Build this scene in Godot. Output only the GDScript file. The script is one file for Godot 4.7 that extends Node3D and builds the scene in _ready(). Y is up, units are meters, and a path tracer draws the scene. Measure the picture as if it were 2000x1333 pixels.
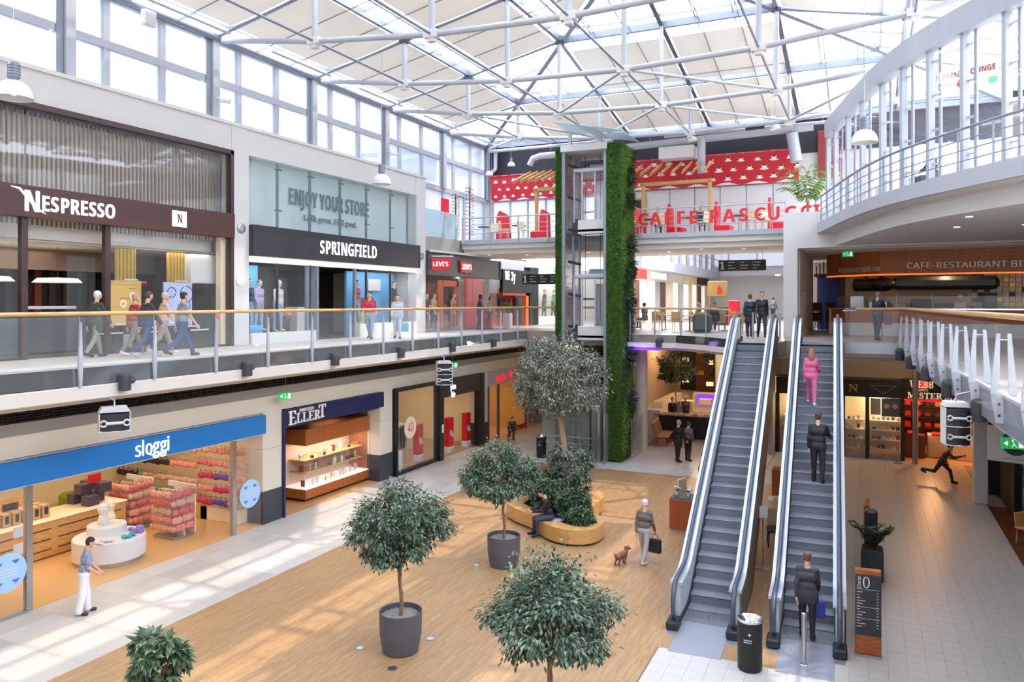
extends Node3D

class G:
	var v := PackedVector3Array()
	var n := PackedVector3Array()
	var t := PackedVector2Array()
	var i := PackedInt32Array()
	var c := PackedColorArray()
	var col := Color(1, 1, 1)
	var usec := false
	func tint(k: Color) -> G:
		col = k
		usec = true
		return self
	func p(a: Vector3, nn: Vector3, uv := Vector2.ZERO) -> int:
		v.append(a); n.append(nn); t.append(uv); c.append(col)
		return v.size() - 1
	func tri(a: Vector3, b: Vector3, d: Vector3) -> G:
		var nn := (b - a).cross(d - a).normalized()
		var k := p(a, nn, Vector2(0, 0)); p(b, nn, Vector2(1, 0)); p(d, nn, Vector2(1, 1))
		i.append_array([k, k + 2, k + 1])
		return self
	func quad(a: Vector3, b: Vector3, d: Vector3, e: Vector3) -> G:  # counter-clockwise from outside; uv (0,1) (1,1) (1,0) (0,0)
		var nn := (b - a).cross(e - a)
		if nn.length_squared() < 1e-14:
			nn = (d - b).cross(e - b)
		nn = nn.normalized()
		var k := p(a, nn, Vector2(0, 1)); p(b, nn, Vector2(1, 1)); p(d, nn, Vector2(1, 0)); p(e, nn, Vector2(0, 0))
		i.append_array([k, k + 2, k + 1, k, k + 3, k + 2])
		return self
	func box(o: Vector3, s: Vector3, b := Basis()) -> G:
		var x := b.x * s.x * .5
		var y := b.y * s.y * .5
		var z := b.z * s.z * .5
		quad(o - x - y + z, o + x - y + z, o + x + y + z, o - x + y + z)
		quad(o + x - y - z, o - x - y - z, o - x + y - z, o + x + y - z)
		quad(o + x - y + z, o + x - y - z, o + x + y - z, o + x + y + z)
		quad(o - x - y - z, o - x - y + z, o - x + y + z, o - x + y - z)
		quad(o - x + y + z, o + x + y + z, o + x + y - z, o - x + y - z)
		quad(o - x - y - z, o + x - y - z, o + x - y + z, o - x - y + z)
		return self
	func bx(x0: float, x1: float, y0: float, y1: float, z0: float, z1: float) -> G:
		return box(Vector3((x0 + x1) / 2, (y0 + y1) / 2, (z0 + z1) / 2), Vector3(absf(x1 - x0), absf(y1 - y0), absf(z1 - z0)))
	func cbox(o: Vector3, s: Vector3, r: float, b := Basis()) -> G:  # chamfered edges
		var h := s * .5
		var e := h - Vector3(r, r, r)
		var f := func(sx: float, sy: float, sz: float, ax: int) -> Vector3:
			var q := Vector3(sx * (h.x if ax == 0 else e.x), sy * (h.y if ax == 1 else e.y), sz * (h.z if ax == 2 else e.z))
			return o + b * q
		for a in 3:
			for s1 in [-1., 1.]:
				var q := []
				for cc in [[-1., -1.], [1., -1.], [1., 1.], [-1., 1.]]:
					var w := [0., 0., 0.]
					w[a] = s1; w[(a + 1) % 3] = cc[0]; w[(a + 2) % 3] = cc[1]
					q.append(f.call(w[0], w[1], w[2], a))
				if s1 < 0: q.reverse()
				quad(q[0], q[1], q[2], q[3])
		for a in 3:
			var b1 := (a + 1) % 3
			var b2 := (a + 2) % 3
			for s1 in [-1., 1.]:
				for s2 in [-1., 1.]:
					var q := []
					for k in [[-1., b1], [1., b1], [1., b2], [-1., b2]]:
						var w := [0., 0., 0.]
						w[a] = k[0]; w[b1] = s1; w[b2] = s2
						q.append(f.call(w[0], w[1], w[2], k[1]))
					if s1 * s2 > 0: q.reverse()
					quad(q[0], q[1], q[2], q[3])
		for s1 in [-1., 1.]:
			for s2 in [-1., 1.]:
				for s3 in [-1., 1.]:
					var q := [f.call(s1, s2, s3, 0), f.call(s1, s2, s3, 1), f.call(s1, s2, s3, 2)]
					if s1 * s2 * s3 < 0: q.reverse()
					tri(q[0], q[1], q[2])
		return self
	func beam(a: Vector3, b: Vector3, w: float, h: float, up := Vector3.UP) -> G:
		var z := (b - a).normalized()
		var x := up.cross(z)
		if x.length() < .01: x = Vector3.RIGHT.cross(z)
		x = x.normalized()
		return box((a + b) / 2, Vector3(w, h, a.distance_to(b)), Basis(x, z.cross(x), z))
	func ring(o: Vector3, x: Vector3, y: Vector3, r: float, k: int, vv: float) -> int:
		var f := v.size()
		for j in k + 1:
			var a := TAU * j / k
			var d := x * cos(a) + y * sin(a)
			p(o + d * r, d, Vector2(float(j) / k, vv))
		return f
	func tube(pts: Array, r, k := 8, caps := true) -> G:
		var last := -1
		var x := Vector3.ZERO
		for m in pts.size():
			var z: Vector3 = (pts[mini(m + 1, pts.size() - 1)] - pts[maxi(m - 1, 0)]).normalized()
			if x == Vector3.ZERO:
				x = (Vector3.UP if absf(z.y) < .9 else Vector3.RIGHT).cross(z).normalized()
			x = (x - z * x.dot(z)).normalized()
			var y := z.cross(x)
			var rr: float = r[m] if r is Array else r
			var f := ring(pts[m], x, y, rr, k, float(m) / (pts.size() - 1))
			if last >= 0:
				for j in k:
					i.append_array([last + j, f + j, last + j + 1, last + j + 1, f + j, f + j + 1])
			if caps and (m == 0 or m == pts.size() - 1):
				var cn := -z if m == 0 else z
				var ct := p(pts[m], cn)
				var g := v.size()
				for j in k + 1:
					p(v[f + j], cn)
				for j in k:
					if m == 0: i.append_array([ct, g + j, g + j + 1])
					else: i.append_array([ct, g + j + 1, g + j])
			last = f
		return self
	func lathe(prof: Array, k := 16, xf := Transform3D()) -> G:  # profile of (radius, height), upwards for an outside face
		for m in prof.size() - 1:
			var a: Vector2 = prof[m]
			var b: Vector2 = prof[m + 1]
			var d := b - a
			var nn := Vector2(d.y, -d.x).normalized()
			var f := v.size()
			for j in k + 1:
				var an := TAU * j / k
				var w := Vector3(cos(an), 0, sin(an))
				var no: Vector3 = (xf.basis * (w * nn.x + Vector3.UP * nn.y)).normalized()
				p(xf * (w * a.x + Vector3.UP * a.y), no, Vector2(float(j) / k, 0))
				p(xf * (w * b.x + Vector3.UP * b.y), no, Vector2(float(j) / k, 1))
			for j in k:
				var q := f + j * 2
				if a.x > 1e-5: i.append_array([q, q + 2, q + 1])
				if b.x > 1e-5: i.append_array([q + 1, q + 2, q + 3])
		return self
	func ball(o: Vector3, r: Vector3, k := 10, b := Basis()) -> G:
		var f := v.size()
		var h := maxi(4, k / 2 + 1)
		for m in h + 1:
			var la := PI * m / h - PI / 2
			for j in k + 1:
				var an := TAU * j / k
				var d := Vector3(cos(la) * cos(an), sin(la), cos(la) * sin(an))
				p(o + b * (d * r), (b * (d / r)).normalized(), Vector2(float(j) / k, float(m) / h))
		for m in h:
			for j in k:
				var q := f + m * (k + 1) + j
				i.append_array([q, q + 1, q + k + 1, q + 1, q + k + 2, q + k + 1])
		return self
	func prism(poly: PackedVector2Array, h: float, xf := Transform3D()) -> G:  # polygon in x,y pushed along z from 0 to h
		var q := poly
		if Geometry2D.is_polygon_clockwise(q): q.reverse()
		var ix := Geometry2D.triangulate_polygon(q)
		for top in [true, false]:
			var nn: Vector3 = (xf.basis * (Vector3.BACK if top else Vector3.FORWARD)).normalized()
			var f := v.size()
			for a in q: p(xf * Vector3(a.x, a.y, h if top else 0.), nn, a)
			for k in range(0, ix.size(), 3):
				var a := q[ix[k]]
				var ccw := (q[ix[k + 1]] - a).cross(q[ix[k + 2]] - a) > 0
				if ccw == top: i.append_array([f + ix[k], f + ix[k + 2], f + ix[k + 1]])
				else: i.append_array([f + ix[k], f + ix[k + 1], f + ix[k + 2]])
		for k in q.size():
			var a := q[k]
			var b := q[(k + 1) % q.size()]
			quad(xf * Vector3(a.x, a.y, 0), xf * Vector3(b.x, b.y, 0), xf * Vector3(b.x, b.y, h), xf * Vector3(a.x, a.y, h))
		return self
	func add(o: G, xf: Transform3D) -> G:
		var f := v.size()
		for k in o.v.size():
			v.append(xf * o.v[k]); n.append((xf.basis * o.n[k]).normalized()); t.append(o.t[k]); c.append(o.c[k] if o.usec else col)
		for k in o.i: i.append(k + f)
		usec = usec or o.usec
		return self
	func done() -> ArrayMesh:
		var a := []
		a.resize(Mesh.ARRAY_MAX)
		a[Mesh.ARRAY_VERTEX] = v; a[Mesh.ARRAY_NORMAL] = n; a[Mesh.ARRAY_TEX_UV] = t; a[Mesh.ARRAY_INDEX] = i
		if usec: a[Mesh.ARRAY_COLOR] = c
		var m := ArrayMesh.new()
		m.add_surface_from_arrays(Mesh.PRIMITIVE_TRIANGLES, a)
		return m

const Y1 := 5.42
const Y2 := 9.88
const FX := -16.75   # front of the shops on the ground floor
const UX := -18.4    # front of the shops on the upper floor
const EX := -15.1    # edge of the upper gallery
var M := {}
var count := {}
var rng := RandomNumberGenerator.new()

func V(x: float, y: float, z: float) -> Vector3: return Vector3(x, y, z)
func T(x: float, y: float, z: float, yaw := 0.) -> Transform3D: return Transform3D(Basis(Vector3.UP, yaw), Vector3(x, y, z))
func R(a: float, b: float) -> float: return rng.randf_range(a, b)

func mt(key: String, hex: String, rough := .6, metal := 0., more := {}) -> StandardMaterial3D:
	var m := StandardMaterial3D.new()
	m.resource_name = key
	m.albedo_color = Color(hex)
	m.roughness = rough
	m.metallic = metal
	for k in more: m.set(k, more[k])
	M[key] = m
	return m

func glow(key: String, hex: String, e: float) -> StandardMaterial3D:
	return mt(key, hex, .5, 0., {"emission_enabled": true, "emission": Color(hex), "emission_energy_multiplier": e})

func glassy(key: String, hex: String, alpha: float) -> StandardMaterial3D:
	var m := mt(key, hex, .03, 0., {"transparency": BaseMaterial3D.TRANSPARENCY_ALPHA})
	m.albedo_color.a = alpha
	return m

func numbered(s: String) -> String:
	var k: int = count.get(s, 0)
	count[s] = k + 1
	return s if k == 0 else "%s_%03d" % [s, k]

func tag(o: Node3D, label: String, cat: String, group := "", kind := "") -> void:
	o.set_meta("label", label)
	if cat: o.set_meta("category", cat)
	if group: o.set_meta("group", group)
	if kind: o.set_meta("kind", kind)

func thing(called: String, label: String, cat: String, at := Transform3D(), group := "") -> Node3D:
	var o := Node3D.new()
	o.name = numbered(called)
	o.transform = at
	add_child(o, true)
	tag(o, label, cat, group)
	return o

func nth(k: int) -> String:
	var w := ["first", "second", "third", "fourth", "fifth", "sixth", "seventh", "eighth", "ninth", "tenth", "eleventh", "twelfth"]
	return w[k] if k < 12 else ["thirteenth", "fourteenth", "fifteenth", "sixteenth", "seventeenth", "eighteenth"][k - 12]

func part(called: String, g, m: Material, par: Node3D, label := "") -> MeshInstance3D:
	var o := MeshInstance3D.new()
	o.name = called
	o.mesh = g.done() if g is G else g
	o.material_override = m
	if label: o.set_meta("label", label)
	par.add_child(o, true)
	return o

func solo(called: String, g, m: Material, label: String, cat: String, group := "", at := Transform3D()) -> MeshInstance3D:
	var o := part(numbered(called), g, m, self)
	o.transform = at
	tag(o, label, cat, group)
	return o

func struct(called: String, g, m: Material, label := "") -> MeshInstance3D:
	var o := part(called, g, m, self, label)
	o.set_meta("kind", "structure")
	return o

func shell(called: String, label := "") -> Node3D:
	var o := Node3D.new()
	o.name = called
	add_child(o, true)
	o.set_meta("kind", "structure")
	if label: o.set_meta("label", label)
	return o

func stuff(called: String, g, m: Material, par: Node3D) -> MeshInstance3D:
	var o := part(called, g, m, par)
	o.set_meta("kind", "stuff")
	return o

func copy(o: Node3D, label: String, at: Transform3D) -> Node3D:
	var c := o.duplicate()
	c.name = numbered(String(o.name).rstrip("0123456789").rstrip("_"))
	add_child(c, true)
	c.transform = at
	if label: c.set_meta("label", label)
	return c

func texture(w: int, h: int, f: Callable) -> ImageTexture:
	var by := PackedByteArray()
	by.resize(w * h * 3)
	for y in h:
		for x in w:
			var k: Color = f.call(x, y)
			var q := (y * w + x) * 3
			by[q] = int(clampf(k.r, 0, 1) * 255); by[q + 1] = int(clampf(k.g, 0, 1) * 255); by[q + 2] = int(clampf(k.b, 0, 1) * 255)
	var im := Image.create_from_data(w, h, false, Image.FORMAT_RGB8, by)
	return ImageTexture.create_from_image(im)

func noise_tex(freq: float, c0: String, c1: String, size := 256, c2 := "") -> NoiseTexture2D:
	var fn := FastNoiseLite.new()
	fn.frequency = freq
	fn.seed = 7
	var nt := NoiseTexture2D.new()
	nt.width = size; nt.height = size; nt.seamless = true; nt.noise = fn
	var gr := Gradient.new()
	gr.set_color(0, Color(c0)); gr.set_color(1, Color(c1))
	if c2: gr.add_point(.5, Color(c2))
	nt.color_ramp = gr
	return nt

var fonts := {}
func letters(s: String, h: float, depth := .03, face := "Droid Sans", bold := true, wide := 1., par: Node3D = null, m: Material = null, at := Transform3D(), called := "lettering") -> MeshInstance3D:
	# capital height h; centred; reads along +x and faces +z of «at»
	var key := face + str(bold)
	if not fonts.has(key):
		var f := SystemFont.new()
		f.font_names = PackedStringArray([face])
		f.font_weight = 700 if bold else 400
		fonts[key] = f
	var tm := TextMesh.new()
	tm.text = s
	tm.font = fonts[key]
	tm.font_size = 32
	tm.pixel_size = h / (32 * .714)
	tm.depth = depth
	tm.curve_step = 2.
	var o := part(called, tm, m, par)
	o.transform = at * Transform3D(Basis.from_scale(Vector3(wide, 1, 1)), Vector3.ZERO)
	return o

func lamp(par: Node3D, at: Vector3, hex: String, e: float, size := .3, called := "lamp_light") -> void:
	var l := OmniLight3D.new()
	l.name = called
	l.light_color = Color(hex)
	l.light_energy = e * 4.
	l.light_size = size
	l.omni_range = 60
	l.omni_attenuation = 2
	l.shadow_enabled = true
	par.add_child(l, true)
	l.position = at

func area(par: Node3D, at: Transform3D, w: float, h: float, hex: String, e: float) -> void:
	# shines along -z of «at»
	var l := AreaLight3D.new()
	l.name = "ceiling_light"
	l.light_color = Color(hex)
	l.light_energy = e * 6.
	l.area_size = Vector2(w, h)
	l.area_range = 60
	l.shadow_enabled = true
	par.add_child(l, true)
	l.transform = at

func materials() -> void:
	mt("white", "d9d7d4", .6); mt("plaster", "d3d0cb", .75); mt("beige", "d8cdb9", .7); mt("greywall", "a39f99", .7)
	mt("steelwhite", "b4b8be", .45, .1); mt("steelgrey", "8b919b", .4, .3); mt("steel", "b9bcc0", .28, .9); mt("chrome", "d5d7da", .12, 1.)
	mt("dark", "2b2a2c", .6); mt("black", "161617", .45); mt("charcoal", "3c3e44", .5); mt("louver", "2a2522", .7)
	mt("navy", "1c2350", .45); mt("bluesign", "2377bd", .35); mt("brown", "4b2a20", .35); mt("brownframe", "43302a", .4)
	mt("slat", "8f7d69", .6); mt("oakrail", "c9a06a", .4); mt("red", "d3202c", .4); mt("darkred", "8f1a22", .5); mt("cream", "ead9b4", .6)
	mt("pot", "56565c", .5); mt("potin", "3c3c40", .8); mt("gravel", "9a948c", .95)
	mt("rubber", "22262c", .5); mt("handrail", "4a5362", .3); mt("step", "90959d", .45, .3); mt("riser", "7d828b", .5, .3); mt("plate", "c3c7d2", .35, .7)
	mt("alu", "c6cdd2", .3, .25); mt("clad", "6d6258", .5, .2)
	mt("slab", "c9c3ba", .5); mt("deckslab", "a89d94", .35); mt("soffit", "d9d1c5", .8); mt("orange", "d5662e", .5); mt("gold", "c9a23a", .3, .4); mt("skin", "c79a7c", .6)
	mt("mirrorsteel", "a5a4a4", .07, .92)
	glassy("glass", "dfeef0", .025); M.glass.metallic_specular = .36; glassy("railglass", "e4f0ee", .05); M.railglass.metallic_specular = .17; glassy("tintglass", "b9d6d6", .14); M.tintglass.metallic_specular = .3; glassy("clearglass", "eef6fb", .12); glassy("skyglass", "dfe7f5", .72); glassy("frost", "b5d3dc", .55)
	var cg := glassy("canopyglass", "cfe8ee", .6); cg.roughness = .35
	glow("lampglow", "fff1dc", 2.); glow("warmglow", "ffd9a0", 3.); glow("signwhite", "ffffff", 1.1); glow("signred", "ff2030", 1.2); glow("exitgreen", "2fae62", .8); glow("lilac", "7a3cff", 1.6)
	glow("softwhite", "fff6ea", 1.); glow("cyan", "a8e6ff", 1.)
	var bl := mt("blind", "eee6d8", .9, 0., {"backlight_enabled": true, "backlight": Color(.28, .268, .244)})
	bl.cull_mode = BaseMaterial3D.CULL_DISABLED
	# strip parquet: staves 7 cm wide and about half a metre long, laid along z
	rng.seed = 5
	var tone := PackedFloat32Array()
	for k in 4096: tone.append(rng.randf())
	var wood := func(x: int, y: int) -> Color:
		var st := x / 14
		var off := int(tone[st] * 400)
		var bd := ((y + off) % 512) / 102
		var k := tone[(st * 37 + bd * 101 + 11) % 4096]
		var g := tone[(x * 13 + (y / 24) * 7) % 4096] * .05 + tone[(x * 5 + 3) % 4096] * .05
		var e := .93 if x % 14 == 0 or (y + off) % 512 % 102 == 0 else 1.
		return Color("b9946b").lerp(Color("a07c54"), k * .75 + g) * e
	var wt := texture(448, 512, wood)
	var w := mt("parquet", "ffffff", .38, 0., {"albedo_texture": wt, "uv1_triplanar": true, "uv1_world_triplanar": true})
	w.uv1_scale = V(.8, .8, .62)
	var gr := noise_tex(.02, "9a6534", "cf9a62", 256, "b98350")
	for k in [["wood", "e8b890"], ["darkwood", "8a6a55"]]:
		mt(k[0], k[1], .42, 0., {"albedo_texture": gr, "uv1_triplanar": true, "uv1_scale": V(.6, 6., .6)})
	mt("benchwood", "ffffff", .42, 0., {"albedo_texture": noise_tex(.02, "bd8a4c", "dcae70"), "uv1_triplanar": true, "uv1_scale": V(.5, 5., .5)})
	mt("tile", "ffffff", .32, 0., {"albedo_texture": noise_tex(.01, "bbb4ab", "d0cbc4"), "uv1_triplanar": true, "uv1_world_triplanar": true, "uv1_scale": V(.25, .25, .25)})
	mt("tile2", "cbc7c1", .32); mt("tile3", "bbb5ae", .36); mt("tile4", "c5bfb6", .34); mt("joint", "8f8a84", .9)
	mt("moss", "ffffff", .95, 0., {"albedo_texture": noise_tex(.03, "1d3a0c", "4f7a1e", 256, "33560f"), "uv1_triplanar": true, "uv1_scale": V(.8, .8, .8)})
	mt("bark", "ffffff", .9, 0., {"albedo_texture": noise_tex(.05, "6b4d33", "a98a68"), "uv1_triplanar": true, "uv1_scale": V(4, 1, 4)})
	mt("leaf", "ffffff", .45, 0., {"vertex_color_use_as_albedo": true, "backlight_enabled": true, "backlight": Color(.35, .4, .2)})
	mt("tinted", "ffffff", .6, 0., {"vertex_color_use_as_albedo": true})
	M.leaf.cull_mode = BaseMaterial3D.CULL_DISABLED

func _ready() -> void:
	rng.seed = 11
	var cam := Camera3D.new()
	cam.name = "camera"
	add_child(cam)
	cam.position = V(0, 6.8, 0)
	cam.rotation.y = deg_to_rad(24.74)
	cam.set_frustum(.2 * 1333. / 1504., Vector2(0, -75.5 / 1504. * .2), .2, 300.)
	cam.current = true
	var we := WorldEnvironment.new()
	we.name = "environment"
	var e := Environment.new()
	e.tonemap_mode = Environment.TONE_MAPPER_LINEAR
	e.tonemap_exposure = .56
	e.background_mode = Environment.BG_SKY
	var ps := ProceduralSkyMaterial.new()
	ps.sky_top_color = Color("d3dff5")
	ps.sky_horizon_color = Color("eef2fb")
	ps.ground_bottom_color = Color("a9a9a6")
	ps.ground_horizon_color = Color("d5d7da")
	ps.sky_energy_multiplier = 3.8
	ps.ground_energy_multiplier = 2.
	ps.sun_angle_max = 1.
	var sk := Sky.new()
	sk.sky_material = ps
	e.sky = sk
	e.sdfgi_enabled = true
	e.ssao_enabled = true
	e.ssil_enabled = true
	we.environment = e
	add_child(we)
	var sun := DirectionalLight3D.new()
	sun.name = "sun"
	sun.light_color = Color("fff0da")
	sun.light_energy = 2.4
	sun.light_angular_distance = .6
	sun.shadow_enabled = true
	sun.sky_mode = DirectionalLight3D.SKY_MODE_LIGHT_ONLY
	add_child(sun)
	sun.look_at_from_position(Vector3.ZERO, V(-.42, -1, .35))
	materials()
	floors()
	left_side()
	roof()
	far_side()
	right_side()
	escalators()
	lift()
	shops_ground()
	shops_upper()
	furniture()
	greenery()
	lights_and_signs()
	people()

# ---------------------------------------------------------------- the shell
func slab_poly(pts: Array, y0: float, y1: float) -> G:
	var q := PackedVector2Array()
	for a in pts: q.append(Vector2(a[0], -a[1]))
	return G.new().prism(q, y1 - y0, Transform3D(Basis(V(1, 0, 0), V(0, 0, -1), V(0, 1, 0)), V(0, y0, 0)))

func paving(par: Node3D, x0: float, x1: float, z0: float, z1: float, sx: float, sz: float, y: float, near: int, mats: Array, called := "floor_tile") -> void:
	# tiles with joints: those that show largest are pieces of their own, the rest are joined
	var all := []
	var nx := int(round((x1 - x0) / sx))
	var nz := int(round((z1 - z0) / sz))
	for a in nx:
		for b in nz:
			var o := V(x0 + (a + .5) * sx, y, z0 + (b + .5) * sz)
			var d := o.length()
			if o.z > -7.5: d += 100.
			all.append([d, o])
	all.sort_custom(func(p, q): return p[0] < q[0])
	var g := 0.004
	var ms := []
	for k in 1: ms.append(G.new().cbox(Vector3.ZERO, V(sx - g, .02, sz - g), .0025).done())
	var rest := G.new()
	for k in all.size():
		var o: Vector3 = all[k][1]
		if k < near:
			var t := part(called, ms[0], mats[rng.randi() % mats.size()], par)
			t.position = o + V(0, -.01 + R(-.0006, .0006), 0)
		else:
			rest.bx(o.x - sx / 2 + g / 2, o.x + sx / 2 - g / 2, y - .02, y, o.z - sz / 2 + g / 2, o.z + sz / 2 - g / 2)
	if rest.v.size(): stuff("floor_tiles", rest, mats[0], par)

func floors() -> void:
	var fl := shell("floor", "ground floor of tiles around a field of parquet")
	part("bedding", G.new().bx(-32, 22, -.3, -.02, -90, 8), M.joint, fl)
	part("parquet", G.new().bx(-13.35, -3.75, -.05, 0, -30.1, 4).bx(-3.75, -.72, -.05, 0, -30.1, -15), M.parquet, fl, "strip parquet field")
	part("tile_border", G.new().bx(-.72, -.302, -.05, -.001, -37, -15), M.tile4, fl)
	part("border", G.new().bx(-13.35, -3.72, -.05, .002, -30.16, -30.1).bx(-13.4, -13.35, -.05, .002, -30.16, 4), M.tile4, fl)
	paving(fl, -16.75, -13.4, -33.2, 3.2, .67, 1.3, 0, 150, [M.tile, M.tile2, M.tile3, M.tile4])
	paving(fl, -16.75, -3.75, -72, -30.16, .65, .6, 0, 0, [M.tile])
	fl = shell("floor", "small square floor tiles in front of and right of the escalators")
	paving(fl, -3.72, -.3, -15, 3, .342, .34, 0, 120, [M.tile2, M.tile4, M.tile2])
	paving(fl, -.3, 3.66, -37, 3, .33, .333, 0, 180, [M.tile3, M.tile4, M.tile3, M.tile2])
	paving(fl, -3.72, -.3, -37, -30.16, .342, .342, 0, 0, [M.tile4])
	part("cafe_parquet", G.new().bx(3.66, 14, -.05, -.001, -30, 3), M.darkwood, fl)
	part("shop_floor", G.new().bx(-30, -16.75, -.05, -.001, -40, 3), mt("shopfloor", "cfa06a", .35), fl)
	part("rear_shop_floor", G.new().bx(-3.7, 9, -.05, -.001, -44, -37), M.shopfloor, fl)
	# the upper floor
	var u := shell("floor", "upper gallery floor of pale stone")
	part("gallery_slab", G.new().bx(-30, EX - .02, 4.74, Y1, -34.5, 4), M.slab, u)
	part("far_slab", slab_poly([[-30, -75], [-30, -34.5], [-9.4, -34.5], [-9.4, -32.4], [-7.3, -32.4], [-5.9, -31.3], [-4.75, -29.8], [-4.35, -27.5], [-2.75, -27.4], [-2.65, -29.4], [-2.35, -29.4], [-2.3, -27.4], [-.85, -27.4], [-.75, -29.3], [1.1, -29.3], [1.95, -11.5], [2.35, -3], [2.6, 5], [16, 5], [16, -75]], 4.9, Y1), M.deckslab, u)
	part("steel_fascia", G.new().bx(EX - .02, EX + .01, 5.02, Y1 + .01, -34.5, 4), M.mirrorsteel, u, "polished steel fascia of the gallery edge")
	part("edge_beam", G.new().cbox(V(EX - .14, 4.87, -15.25), V(.4, .3, 38.5), .02), M.soffit, u, "pale beam along the gallery edge")
	var fasc := G.new()
	for q in [[[-9.4, -32.4], [-7.3, -32.4]], [[-7.3, -32.4], [-5.9, -31.3]], [[-5.9, -31.3], [-4.75, -29.8]]]:
		fasc.beam(V(q[0][0], 5.25, q[0][1] + .03), V(q[1][0], 5.25, q[1][1] + .03), .03, .32)
	part("steel_fascia", fasc, M.mirrorsteel, u)
	var lw := G.new()
	for q in [[[-9.4, -32.4], [-7.3, -32.4]], [[-7.3, -32.4], [-5.9, -31.3]], [[-5.9, -31.3], [-4.75, -29.8]]]:
		lw.beam(V(q[0][0], 4.98, q[0][1] + .06), V(q[1][0], 4.98, q[1][1] + .06), .16, .2)
	part("edge_beam", lw, M.soffit, u)
	part("deck_fascia", G.new().beam(V(1.08, 5.16, -29.3), V(1.95, 5.16, -11.5), .05, .52).beam(V(1.95, 5.16, -11.5), V(2.6, 5.16, 5), .05, .52), M.steelgrey, u)
	part("front_fascia", G.new().bx(-.7, 1.08, 5.02, 5.4, -29.3, -29.25), M.steel, u)
	# ceilings under the upper slabs
	struct("ceiling", G.new().bx(-30, EX - .35, 4.6, 4.74, -36, 4), M.soffit, "plaster soffit under the gallery")
	struct("ceiling", slab_poly([[-16, -75], [-16, -36], [-9.3, -34.4], [-9.3, -32.7], [-7.3, -32.7], [-5.9, -31.6], [-4.9, -30.2], [-3, -29.7], [1.2, -29.6], [2.1, -11.5], [2.9, 5], [16, 5], [16, -75]], 4.75, 4.9), M.soffit, "plaster soffit under the far gallery")

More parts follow.
